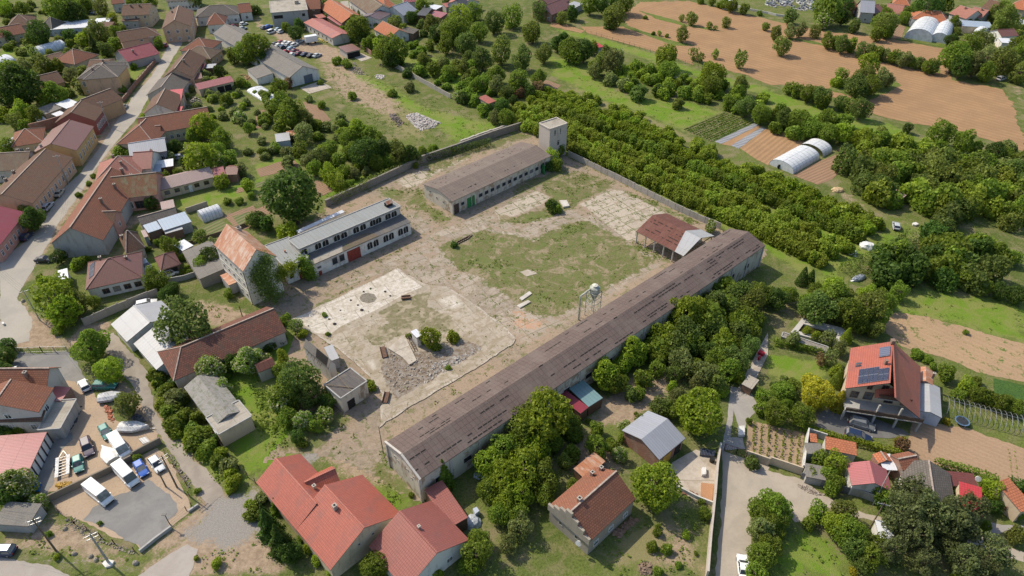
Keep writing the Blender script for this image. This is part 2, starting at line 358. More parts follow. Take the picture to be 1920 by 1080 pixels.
def put_door(parent, p, nrm, w=1.1, h=2.1, mat=None, name='door'):
 org = Vector((0,0,0)); q = parent
 while q: org = org + q.location; q = q.parent
 k = ('door', round(w, 2), round(h, 2), mat.name if mat else '')
 if k not in WINC:
  f = MB(); f.box(-w / 2, w / 2,-.09,.05,0, h)
  for i in range(1, int(w / .6) + 1): f.box(-w / 2 + i * w / (int(w / .6) + 1) - .02,-w / 2 + i * w / (int(w / .6) + 1) + .02,-.11,-.08,.05, h - .05)
  hd = MB(); hd.box(w / 2 - .25, w / 2 - .12,-.16,-.09,1.0,1.06)
  WINC[k] = (f.mesh('door', mat or plain('door_brown',(.17,.09,.05),.6)), hd.mesh('handle', STEEL()))
 o = link(name, WINC[k][0], parent, Vector(p) - org, math.atan2(nrm[1], nrm[0]) + math.pi / 2)
 link('handle', WINC[k][1], o)
 return o
def join_into(o, mb, mat):
 """add traced surface marks to the mesh of the part they belong to"""
 org = Vector((0,0,0)); q = o
 while q: org = org + q.location; q = q.parent
 me = o.data; me.materials.append(mat); k = len(me.materials) - 1; b = bmesh.new(); b.from_mesh(me)
 for f in mb.f:
  g = b.faces.new([b.verts.new(Vector(mb.v[i]) - org) for i in f]); g.material_index = k
 b.to_mesh(me); b.free()
class Wing: pass
ALLB = []
def frame_of(e, he, world=False):
 A, B = [Vector(p) if world else at(p[0], p[1], he) for p in e[:2]]
 A.z = B.z = 0; u = (B - A); L = u.length; u.normalize(); v = Vector((-u.y, u.x, 0))
 if isinstance(e[2],(int, float)): Wd = e[2] * KS
 else: Cc = Vector(e[2]) if world else at(e[2][0], e[2][1], he); Cc.z = 0; Wd = (Cc - B).dot(v)
 if Wd < 0: v = -v; Wd = -Wd
 return A, u, v, L, Wd
def wing(root, e, he=3.0, rise=2.0, roof='gable', rm='tile_brown', wm='white', over=.35, hips=(0,0), win='auto', style='white', chim=(), ridgecap=True, th=.14,
   z0=-.3, wsz=(1.1,1.3), wz=None, spacing=3.2, doors=(), rname='roof', sk=None, noend=False, world=False, wallname='wall', ribs=False):
 """e: photo pixels of three roof corners at eave height: A->B along the ridge, C beyond B across it"""
 if isinstance(e[2],(int, float)): rise *= 1.25; hips = (hips[0] * KS, hips[1] * KS)
 A, u, v, L, Wd = frame_of(e, he, world); w = Wing(); w.A, w.u, w.v, w.L, w.W, w.he, w.rise, w.root = A, u, v, L, Wd, he, rise, root
 up = Vector((0,0,1))
 g = lambda s, t, z: A + u * s + v * t + up * z
 w.g = g; right = u.cross(v).z > 0
 rise = max(rise, .01); mid = Wd / 2; V = []; F = []
 if roof in ('gable','hip'):
  ha, hb = hips if roof == 'gable' else (hips if hips != (0,0) else (mid, mid))
  if ha + hb > L - .4: s = (L - .4) / (ha + hb); ha *= s; hb *= s
  V = [g(0,0, he), g(L, 0, he), g(L, Wd, he), g(0, Wd, he), g(ha, mid, he + rise), g(L - hb, mid, he + rise)]
  sl_ = math.hypot(mid, rise)
  F = [((0,1,5,4), [(0,0),(L, 0),(L - hb, sl_),(ha, sl_)]),((2,3,4,5), [(0,0),(L, 0),(L - ha, sl_),(hb, sl_)])]
  if ha > 0: F.append(((3,0,4), [(0,0),(Wd, 0),(mid, math.hypot(ha, rise))]))
  if hb > 0: F.append(((1,2,5), [(0,0),(Wd, 0),(mid, math.hypot(hb, rise))]))
  w.ridge = (V[4], V[5]); top = lambda s, t: he + rise * min(1,(t if t < mid else Wd - t) / mid,(s / ha if ha > 0 else 9),((L - s) / hb if hb > 0 else 9))
 elif roof == 'shed':
  V = [g(0,0, he), g(L, 0, he), g(L, Wd, he + rise), g(0, Wd, he + rise)]; F = [((0,1,2,3), [(0,0),(L, 0),(L, Wd),(0, Wd)])]; top = lambda s, t: he + rise * t / Wd
 else:
  V = [g(0,0, he), g(L, 0, he), g(L, Wd, he), g(0, Wd, he)]; F = [((0,1,2,3), [(0,0),(L, 0),(L, Wd),(0, Wd)])]; top = lambda s, t: he
 w.top = top
 m = MB(); cnt = {}
 for f, uv in F:
  if right: m.face([V[i] for i in f], uv, 0)
  else: m.face([V[i] for i in f[::-1]], uv[::-1], 0)
  ff = f if right else f[::-1]
  m.face([V[i] - up * th for i in ff[::-1]], None, 1)
  for i in range(len(ff)):
   a, b = ff[i], ff[(i + 1) % len(ff)]; cnt[(a, b)] = 1
 for a, b in list(cnt):
  if (b, a) not in cnt: m.face([V[b], V[a], V[a] - up * th, V[b] - up * th], None, 1)
 if ridgecap and roof in ('gable','hip'):
  m.bar(V[4] + up * .03, V[5] + up * .03,.26,.12,2)
  if ha > 0: m.bar(V[0] + up * .02, V[4] + up * .03,.2,.1,2); m.bar(V[3] + up * .02, V[4] + up * .03,.2,.1,2)
  if hb > 0: m.bar(V[1] + up * .02, V[5] + up * .03,.2,.1,2); m.bar(V[2] + up * .02, V[5] + up * .03,.2,.1,2)
 if roof == 'flat':
  for (s0, t0, s1, t1) in ((0,0, L, 0),(L, 0, L, Wd),(L, Wd, 0, Wd),(0, Wd, 0,0)): m.bar(g(s0, t0, he + .06), g(s1, t1, he + .06),.22,.2,2)
 capm = {'tile': CAP()}.get(rm[:4], RM(rm)) if rm not in ('flat',) else CAP()
 if roof == 'flat': capm = WM('grey')
 w.roof = m.build(rname, [RM(rm), plain('fascia',(.2,.16,.13),.8), capm], root)
 o = over; mw = MB()
 if wm:
  def zt(s, t): return top(min(max(s, 0), L), min(max(t, 0), Wd)) - th * .7
  cor = [(o, o),(L - o, o),(L - o, Wd - o),(o, Wd - o)]
  for i in range(4):
   (s0, t0),(s1, t1) = cor[i], cor[(i + 1) % 4]
   pts = [g(s0, t0, z0), g(s1, t1, z0), g(s1, t1, zt(s1, t1))]
   if roof in ('gable','hip') and i in (1,3):
    ss = s0; pts.append(g(ss, mid, zt(ss, mid)))
   pts.append(g(s0, t0, zt(s0, t0)))
   dd = (pts[1] - pts[0]).normalized(); uvs = [((p - pts[0]).dot(dd), p.z) for p in pts]
   if not right: pts = pts[::-1]; uvs = uvs[::-1]
   mw.face(pts, uvs)
  w.wall = mw.build(wallname, WM(wm), root)
 w.over = o
 def side(k):
  return {'f': (g(o, o, 0), u, -v, L - 2 * o),'c': (g(L - o, o, 0), v, u, Wd - 2 * o),'b': (g(L - o, Wd - o, 0),-u, v, L - 2 * o),'a': (g(o, Wd - o, 0),-v, -u, Wd - 2 * o)}[k]
 w.side = side
 if win and wm:
  spec = win
  if win == 'auto':
   spec = []
   for k in 'fcba':
    p, d, nrm, ln = side(k); ctr = p + d * ln / 2
    if nrm.dot(Vector((0,0,0)) - ctr) > 0 and ln > 2.2:
     spec.append((k, max(1, int(ln / spacing))))
  for sp_ in spec:
   k, n = sp_[0], sp_[1]; f0, f1 = (sp_[2], sp_[3]) if len(sp_) > 3 else (0,1)
   p, d, nrm, ln = side(k)
   zs = [sp_[4]] if len(sp_) > 4 and sp_[4] is not None else ([wz] if wz is not None else ([.9] if he < 4.6 else [.9,3.9] if he < 7.5 else [.9,3.9,6.6]))
   ww, hh = sp_[5] if len(sp_) > 5 else wsz
   st = sp_[6] if len(sp_) > 6 else style
   for z in zs:
    if z + hh > he - .15 and len(sp_) <= 4: hhh = max(.5, he - .25 - z)
    else: hhh = hh
    for i in range(n):
     q = p + d * (ln * (f0 + (f1 - f0) * (i + .5) / n)); put_window(root, q + Vector((0,0, z)), nrm, ww, hhh, st)
 for dr in doors:
  k, f = dr[0], dr[1]; p, d, nrm, ln = side(k); ww, hh = (dr[2], dr[3]) if len(dr) > 3 else (1.1,2.1)
  put_door(root, p + d * ln * f, nrm, ww, hh, dr[4] if len(dr) > 4 else None)
 for ch in chim:
  s, t = ch[0] * L, ch[1] * Wd; hh = ch[2] if len(ch) > 2 else .9; ww = ch[3] if len(ch) > 3 else .55
  z = top(s, t); m2 = MB(); c0 = g(s, t, 0); X = Matrix.Translation(c0) @ Matrix.Rotation(math.atan2(u.y, u.x),4,'Z')
  m2.box(-ww / 2, ww / 2,-ww / 2, ww / 2, z - .6, z + hh, X, 0); m2.box(-ww / 2 - .07, ww / 2 + .07,-ww / 2 - .07, ww / 2 + .07, z + hh, z + hh + .1, X, 1); m2.box(-ww / 2 + .12, ww / 2 - .12,-ww / 2 + .12, ww / 2 - .12, z + hh + .1, z + hh + .16, X, 2)
  m2.build('chimney', [CHIM() if (len(ch) < 5) else CHIMG(), CHIMG(), DARK()], w.roof)
 return w
def building(name, label, cat, *wings, group=None, extra=None):
 e, kw = wings[0]; he = kw.get('he', 3.0); A, u, v, L, Wd = frame_of(e, he, kw.get('world', False))
 c = A + u * L / 2 + v * Wd / 2; root = tag(empty(name,(c.x, c.y, 0)), label, cat, group); ws = []
 for e, kw in wings: ws.append(wing(root, e, **kw))
 root['_'] = 0; del root['_']; ALLB.append((root, ws))
 return root, ws
def tw(i, pts, **kw): return ([p if isinstance(p,(int, float)) else T(i, *p) for p in pts], kw)
def gw(pts, **kw): return (pts, kw)
def H(i, name, label, cat, pts, group=None, **kw): return building(name, label, cat, tw(i, pts, **kw), group=group)
def panel_on_roof(w, s0, s1, t0, t1, name, mat, nx=1, ny=1, lift=.1):
 """flat framed panels lying on roof slope: s,t in fractions of the wing"""
 m = MB(); g, L, Wd = w.g, w.L, w.W
 for i in range(nx):
  for j in range(ny):
   a, b = s0 + (s1 - s0) * i / nx, s0 + (s1 - s0) * (i + .94) / nx; c, d = t0 + (t1 - t0) * j / ny, t0 + (t1 - t0) * (j + .94) / ny
   P = [g(x * L, y * Wd, w.top(x * L, y * Wd) + lift) for x, y in ((a, c),(b, c),(b, d),(a, d))]
   if (P[1] - P[0]).cross(P[2] - P[1]).z < 0: P = P[::-1]
   m.face(P, [(0,0),(1,0),(1,1),(0,1)])
   for k in range(4): m.face([P[(k + 1) % 4], P[k], P[k] - Vector((0,0,.08)), P[(k + 1) % 4] - Vector((0,0,.08))], None, 1)
 return m.build(name, [mat, STEEL()], w.roof)
def wall_line(name, label, cat, pts, h=2.0, th=.3, mat=None, cap=None, z=0.0, group=None, part='wall_panel', bays=None, postm=None, ph=None, hs=None):
 P = [at(x, y) for x, y in pts]; root = tag(empty(name, P[0]), label, cat, group); m = MB(); posts = []
 for i in range(len(P) - 1):
  a, b = P[i], P[i + 1]; d = (b - a); L = d.length; k = max(1, round(L / bays)) if bays else 1
  for j in range(k):
   p, q = a + d * j / k, a + d * (j + 1) / k; zj = h + (random.uniform(-.12,.08) if bays else 0)
   X = Matrix.Translation(p) @ Matrix.Rotation(math.atan2(d.y, d.x),4,'Z'); l = (q - p).length
   m.box(0, l - (.02 if bays else 0),-th / 2, th / 2,-.2, zj, X, 0)
   if cap: m.box(-.02, l, -th / 2 - .06, th / 2 + .06, zj, zj + .08, X, 1)
   if bays and postm: posts.append(p)
 m.build(part, [mat or WM('grey'), cap or WM('grey')], root)
 for p in posts[:100]:
  mm = MB(); mm.box(p.x - .09, p.x + .09, p.y - .09, p.y + .09,-.2,(ph or h + .15)); mm.build('post', postm, root)
 return root
def fence_line(name, label, pts, h=1.6, kind='bars', mat=None, group=None, gap=2.2):
 P = [at(x, y) for x, y in pts]; root = tag(empty(name, P[0]), label,'fence', group); m = MB(); n = 0; mat = mat or STEEL()
 for i in range(len(P) - 1):
  a, b = P[i], P[i + 1]; d = b - a; L = d.length; k = max(1, round(L / gap)); up = Vector((0,0,1))
  for j in range(k + 1):
   p = a + d * j / k
   if n < 100: mm = MB(); mm.box(p.x - .05, p.x + .05, p.y - .05, p.y + .05,-.2, h + .08); mm.build('post', mat, root); n += 1
  if kind == 'bars':
   for z in (.2, h): m.bar(a + up * z, b + up * z, .05)
   kk = int(L / .35)
   for j in range(kk): p = a + d * (j + .5) / kk; m.bar(p + up * .2, p + up * h, .03)
  elif kind == 'wire':
   for z in (.3,.8,1.3): m.bar(a + up * min(z, h), b + up * min(z, h),.025)
  elif kind == 'boards':
   X = Matrix.Translation(a) @ Matrix.Rotation(math.atan2(d.y, d.x),4,'Z'); m.box(0, L, .04,.09,.1, h, X)
 m.build('rails', mat, root); return root
def leaf_mat(name, c1, c2, c3=None, trans=.5, flower=None, fl=.0):
 if name in MC: return MC[name]
 c1 = (c1[0] * 2.15, c1[1] * 2.05, c1[2] * 1.35); c2 = (c2[0] * 2.15, c2[1] * 2.05, c2[2] * 1.35)
 n = N(name); geo = n.n('ShaderNodeNewGeometry'); oi = n.n('ShaderNodeObjectInfo')
 r = geo.outputs['Random Per Island']; c = n.mix(n.ramp(r, .0,1.), c1, c2)
 v = n.coord('Object'); f = n.noise(v, 2.2,3,.6); c = n.mix(n.math('MULTIPLY', n.ramp(f, .4,.65),.7), c, c3 or tuple(x * .6 for x in c1))
 hs = n.n('ShaderNodeHueSaturation', Color=c); n.t.links.new(n.math('ADD', n.math('MULTIPLY', oi.outputs['Random'], .025),.4875), hs.inputs['Hue'])
 n.t.links.new(n.math('ADD', n.math('MULTIPLY', oi.outputs['Random'], .55),.88), hs.inputs['Value']); c = hs.outputs[0]
 if flower: c = n.mix(n.math('GREATER_THAN', r, 1 - fl), c, flower)
 n.fin(c, .6, spec=.25)
 tr = n.n('ShaderNodeBsdfTranslucent'); n.t.links.new(c, tr.inputs[0]); ms = n.n('ShaderNodeMixShader'); ms.inputs[0].default_value = trans
 n.t.links.new(n.b.outputs[0], ms.inputs[1]); n.t.links.new(tr.outputs[0], ms.inputs[2]); n.t.links.new(ms.outputs[0], n.out.inputs[0])
 MC[name] = n.mat; return n.mat
LEAF = dict(
 walnut=lambda: leaf_mat('leaf_walnut',(.125,.165,.018),(.075,.115,.014)),
 green=lambda: leaf_mat('leaf_green',(.098,.138,.022),(.065,.098,.018)),
 dark=lambda: leaf_mat('leaf_dark',(.045,.080,.018),(.030,.055,.014)),
 deep=lambda: leaf_mat('leaf_deep',(.075,.105,.03),(.048,.075,.024)),
 bright=lambda: leaf_mat('leaf_bright',(.14,.185,.022),(.095,.135,.018)),
 olive=lambda: leaf_mat('leaf_olive',(.105,.13,.035),(.07,.09,.026)),
 grey=lambda: leaf_mat('leaf_grey',(.115,.135,.060),(.07,.09,.040)),
 willow=lambda: leaf_mat('leaf_willow',(.085,.125,.040),(.055,.09,.030)),
 pine=lambda: leaf_mat('leaf_pine',(.088,.105,.052),(.058,.074,.038),(.05,.062,.03)),
 gold=lambda: leaf_mat('leaf_gold',(.22,.20,.02),(.12,.13,.02)),
 flower=lambda: leaf_mat('leaf_flower',(.10,.15,.025),(.065,.11,.02), flower=(.55,.53,.33), fl=.30),
 hazel=lambda: leaf_mat('leaf_hazel',(.14,.178,.028),(.095,.13,.022)),
 brown=lambda: leaf_mat('leaf_brown',(.12,.085,.055),(.08,.06,.04), flower=(.3,.13,.1), fl=.1),
 grass=lambda: leaf_mat('leaf_grass',(.088,.115,.024),(.062,.088,.02)))
BARK = lambda: plain('bark',(.14,.105,.075),.95, sc=8)
def cards(P, Nn, size, rng, jitter=.9):
 """numpy leaf clumps: P centres, Nn outward normals -> verts, faces of bent quads"""
 n = len(P); d = Nn + rng.normal(0, jitter,(n, 3)); d /= np.linalg.norm(d, axis=1)[:, None] + 1e-9
 a = np.cross(d, rng.normal(0,1,(n, 3))); a /= np.linalg.norm(a, axis=1)[:, None] + 1e-9; b = np.cross(d, a)
 s = size * rng.uniform(.6,1.35,(n, 1)); el = rng.uniform(.55,.95,(n, 1))
 V = np.stack([P - a * s, P - b * s * el + d * s * .15, P + a * s, P + b * s * el + d * s * .15], 1).reshape(-1,3)
 F = np.arange(4 * n).reshape(-1,4); return V, F
def mesh_np(name, V, F, mats, mi=None, smooth=False):
 me = bpy.data.meshes.new(name); nf = len(F); k = F.shape[1]
 me.vertices.add(len(V)); me.vertices.foreach_set('co', np.asarray(V, np.float32).ravel()); me.loops.add(nf * k); me.loops.foreach_set('vertex_index', F.astype(np.int32).ravel())
 me.polygons.add(nf); me.polygons.foreach_set('loop_start', np.arange(0, nf * k, k, dtype=np.int32)); me.polygons.foreach_set('loop_total', np.full(nf, k, np.int32))
 for m in mats: me.materials.append(m)
 if mi is not None: me.polygons.foreach_set('material_index', mi)
 if smooth: me.polygons.foreach_set('use_smooth', [True] * nf)
 me.update(calc_edges=True); me.validate(); return me
def crown_np(seed, n, size, lobes=7, spread=.55, flat=.85, gaps=.12, lr=(.38,.6), spiky=0.0):
 """leaf clumps on and inside the lobes of a crown of radius 1 centred at the origin; also small dark branches inside"""
 rng = np.random.default_rng(seed); L = []
 for i in range(lobes):
  v = rng.normal(0,1,3); v /= np.linalg.norm(v); v[2] = v[2] * .75 + .05
  rr = rng.uniform(*lr); c = v * min(spread, 1 - rr) * rng.uniform(.75,1.15); L.append((c, rr))
 L.append((np.array([0,0,-.05]),.62)); sizes = np.array([l[1] ** 2 for l in L]); idx = rng.choice(len(L), n, p=sizes / sizes.sum())
 cen = np.array([l[0] for l in L])[idx]; rad = np.array([l[1] for l in L])[idx]
 d = rng.normal(0,1,(n, 3)); d /= np.linalg.norm(d, axis=1)[:, None]
 bump = np.zeros(n)
 for k in range(26):
  q = rng.normal(0,1,3); q /= np.linalg.norm(q); bump += np.exp((d @ q - 1) * 45) * rng.uniform(-.16,.28)
 r = rad * (1 + bump) * (1 - np.abs(rng.normal(0,.10, n))); r *= 1 + spiky * rng.uniform(0,1, n) ** 6
 P = cen + d * r[:, None]; keep = np.ones(n, bool)
 for c, rr in L:
  keep &= np.linalg.norm(P - c, axis=1) > rr * .80
 for k in range(int(gaps * 60)):
  q = rng.normal(0,1,3); q /= np.linalg.norm(q); keep &= ~((np.linalg.norm(P - q * .92, axis=1) < .20) & (rng.uniform(0,1, n) < .8))
 P = P[keep]; d = d[keep]; P[:, :2] /= np.percentile(np.hypot(P[:, 0], P[:, 1]),96); P[:, 2] *= flat / np.percentile(np.abs(P[:, 2]),96)
 return P, d, rng
def inner_np(seed, P, rng):
 k = rng.choice(len(P), max(60, len(P) // 7), replace=False); return P[k] * .78
CR = {}
def crown(kind, leaf, var):
 key = (kind, leaf, var)
 if key in CR: return CR[key]
 sd = abs(hash_(kind)) % 1000 + var * 17
 if kind == 'round': n, sz, kw = 6200,.056, dict(lobes=13, spread=.66, flat=.86, gaps=.4, lr=(.28,.5), spiky=.12)
 elif kind == 'loose': n, sz, kw = 3600,.062, dict(lobes=11, spread=.68, flat=1.0, gaps=.5, lr=(.24,.45))
 elif kind == 'small': n, sz, kw = 1700,.095, dict(lobes=8, spread=.64, flat=.95, gaps=.35, lr=(.26,.48), spiky=.2)
 elif kind == 'bush': n, sz, kw = 1100,.120, dict(lobes=6, spread=.6, flat=.75, gaps=.2, lr=(.3,.5), spiky=.25)
 elif kind == 'thin': n, sz, kw = 700,.100, dict(lobes=8, spread=.7, flat=1.0, gaps=.8, lr=(.2,.36))
 elif kind == 'willow': n, sz, kw = 5600,.050, dict(lobes=12, spread=.66, flat=.9, gaps=.3, lr=(.24,.42))
 elif kind == 'pine': n, sz, kw = 5200,.050, dict(lobes=16, spread=.74, flat=.95, gaps=.5, lr=(.16,.32))
 if kind == 'conifer':
  rng = np.random.default_rng(sd); n = 3800; t = rng.uniform(0,1, n) ** .62; ang = rng.uniform(0,2 * np.pi, n)
  tier = (t * 9) % 1; r = t * (.55 + .45 * tier) * (1 + .22 * np.sin(ang * 5 + np.floor(t * 9) * 1.7)) * rng.uniform(.72,1.02, n)
  P = np.stack([r * np.cos(ang), r * np.sin(ang),1.9 - 2.9 * t - .12 * r], 1); d = np.stack([np.cos(ang), np.sin(ang), np.full(n, .5)], 1); V, F = cards(P, d, .075, rng, .6)
 elif kind == 'cone':
  rng = np.random.default_rng(sd); n = 2200; t = rng.uniform(0,1, n) ** .7; ang = rng.uniform(0,2 * np.pi, n); r = (t ** .7) * rng.uniform(.85,1.05, n)
  P = np.stack([r * np.cos(ang), r * np.sin(ang),2.2 - 3.2 * t], 1); d = np.stack([np.cos(ang), np.sin(ang), np.full(n, .3)], 1); V, F = cards(P, d, .085, rng, .6)
 else:
  P, d, rng = crown_np(sd, n, sz, **kw); V, F = cards(P, d, sz, rng)
  Q = inner_np(sd, P, rng); V2, F2 = cards(Q, rng.normal(0,1, Q.shape), sz * 2.0, rng); F = np.vstack([F, F2 + len(V)]); V = np.vstack([V, V2])
 CR[key] = mesh_np('crown', V, F, [LEAF[leaf]()]); return CR[key]
def hash_(s):
 h = 7
 for ch in s: h = (h * 31 + ord(ch)) % 99991
 return h
TK = {}
def trunk(var, ratio):
 """unit crown radius; base at z=-1 (scaled with crown), limbs reaching into the crown"""
 key = (var, round(ratio, 1))
 if key in TK: return TK[key]
 rg = random.Random(var); m = MB(); zb = -ratio; top = Vector((rg.uniform(-.06,.06), rg.uniform(-.06,.06),-.35))
 m.tube((0,0, zb - .1),(top * .5 + Vector((0,0, zb * .5))),.085,.07,7); m.tube(top * .5 + Vector((0,0, zb * .5)), top, .07,.06,7)
 for k in range(6):
  a = k * 1.05 + rg.uniform(-.3,.3); e = Vector((math.cos(a) * rg.uniform(.35,.6), math.sin(a) * rg.uniform(.35,.6), rg.uniform(-.05,.5)))
  md = top.lerp(e, .5) + Vector((0,0,.06)); m.tube(top, md, .045,.03,5); m.tube(md, e, .03,.012,5)
  e2 = md + Vector((rg.uniform(-.3,.3), rg.uniform(-.3,.3), rg.uniform(.15,.4))); m.tube(md, e2,.02,.008,4)
 TK[key] = m.mesh('trunk', BARK()); return TK[key]
TREES = []
WORD = dict(round='broad', loose='loose', small='small round', bush='low bushy', thin='sparse', willow='feathery', pine='tall spreading', conifer='pointed', cone='slim conical')
CWORD = dict(walnut='yellow-green', green='mid-green', dark='dark green', deep='deep green', bright='bright green', olive='olive', grey='grey-green', willow='grey-green', pine='brownish green', gold='golden', flower='cream-flowered', hazel='fresh green', brown='reddish brown')
def tree(px, py, r, kind='round', leaf='green', name=None, label=None, group=None, tall=None, hc=None, cat=None):
 """px,py: middle of the crown in the photograph, r its radius in pixels"""
 flat = {'round': .86,'bush': .75}.get(kind, 1.0)
 Rm = r * depth(px, py, 3) / FPX
 if kind == 'bush': h = Rm * .62; ratio = .6
 elif kind in ('conifer','cone'): h = Rm * 1.05; ratio = 1.05
 else: ratio = tall or {'round': 1.02,'loose': 1.1,'small': .98,'thin': 1.2,'willow': 1.0,'pine': 1.35}[kind]; h = Rm * ratio
 Rm = r * depth(px, py, h) / FPX
 p = at(px, py, h); var = random.randrange(3 if kind != 'pine' else 2)
 if kind == 'bush':
  o = link(name or 'bush', crown('bush', leaf, var)); o.location = (p.x, p.y, h); o.scale = (Rm, Rm, Rm * random.uniform(.85,1.1)); o.rotation_euler = (0,0, random.uniform(0,6.28))
  TREES.append([o, px, py, r, kind, leaf, group, label]); o['category'] = cat or 'bush'; return o
 nm = name or ('elder_tree' if leaf == 'flower' else 'walnut_tree' if leaf == 'walnut' else None) or {'small': 'fruit_tree','loose': 'acacia_tree','conifer': 'conifer_tree','pine': 'pine_tree','cone': 'cypress_tree','willow': 'willow_tree','thin': 'young_tree'}.get(kind,'broadleaf_tree')
 o = empty(nm,(p.x, p.y, 0)); s = Rm; rz = random.uniform(0,6.28)
 c = link('crown', crown(kind, leaf, var), o,(0,0, h), rz); c.scale = (s * random.uniform(.94,1.05), s * random.uniform(.94,1.05), s)
 t = link('trunk', trunk(var, ratio), o,(0,0, h), rz); t.scale = (s, s, s)
 TREES.append([o, px, py, r, kind, leaf, group, label]); o['category'] = cat or 'tree'; return o
def stuff_bushes(name, items, leaf, label, kind='bush', cat=None):
 """many plants that nobody could count, merged into one mesh; items: (x, y, radius m)"""
 key = crown(kind, leaf, 0); n = len(key.vertices); v0 = np.empty(n * 3, np.float32); key.vertices.foreach_get('co', v0); v0 = v0.reshape(-1,3)
 V = []; rng = np.random.default_rng(hash_(name))
 for x, y, r in items:
  a = rng.uniform(0,6.28); c, s_ = math.cos(a), math.sin(a); q = v0 * r * rng.uniform(.85,1.15,3); V.append(np.stack([q[:, 0] * c - q[:, 1] * s_ + x, q[:, 0] * s_ + q[:, 1] * c + y, q[:, 2] + r * .55], 1))
 V = np.concatenate(V); F = np.arange(len(V)).reshape(-1,4); o = link(name, mesh_np(name, V, F, [LEAF[leaf]()])); o['kind'] = 'stuff'
 if label: o['label'] = label
 if cat: o['category'] = cat
 return o
def tufts(name, areas, leaf, label, dens=.5, size=.22, h=.18, seed=3):
 """ground cover: small leaf tufts scattered over rings (world xy)"""
 rng = np.random.default_rng(seed); PP = []
 for ringp, d in areas:
  a = np.array(ringp)[:, :2]; lo, hi = a.min(0), a.max(0); n = int((hi - lo).prod() * dens * d); P = rng.uniform(lo, hi,(n, 2)); k = sdist(P, ringp) > .1
  P = P[k]
  w = np.array([noise.noise(Vector((x * .22, y * .22,7))) + .5 * noise.noise(Vector((x * .8, y * .8,3))) for x, y in P]) if len(P) else np.zeros(0)
  PP.append(P[w > -.05])
 P = np.concatenate(PP); n = len(P); Q = np.repeat(P, 5,0); Q = np.concatenate([Q + rng.normal(0, size, Q.shape), np.abs(rng.normal(h, h * .6,(len(Q),1)))], 1)
 d = np.tile(np.array([0,0,1.]),(len(Q),1)); V, F = cards(Q, d, size * .62, rng, .5); o = link(name, mesh_np(name, V, F, [LEAF[leaf]()])); o['kind'] = 'stuff'; o['label'] = label
 return o
def paint(name, c, rough=.3): return plain('paint_' + name, c, rough, var=.04, spec=.6)
PAINT = dict(white=(.72,.72,.70), silver=(.42,.44,.46), grey=(.16,.17,.18), black=(.018,.018,.02), blue=(.02,.10,.42), navy=(.02,.035,.08), red=(.40,.03,.03), green=(.04,.20,.17), purple=(.05,.03,.06), beige=(.42,.38,.30), maroon=(.2,.03,.05), teal=(.05,.26,.25), lightblue=(.35,.48,.58))
CARM = {}
def loft(m, st, mi, close=True):
 """st: list of rings (same length) joined along the body"""
 for a, b in zip(st[:-1], st[1:]):
  n = len(a)
  for i in range(n):
   j = (i + 1) % n; m.face([a[i], b[i], b[j], a[j]], None, mi)
 if close: m.face(st[0], None, mi); m.face(st[-1][::-1], None, mi)
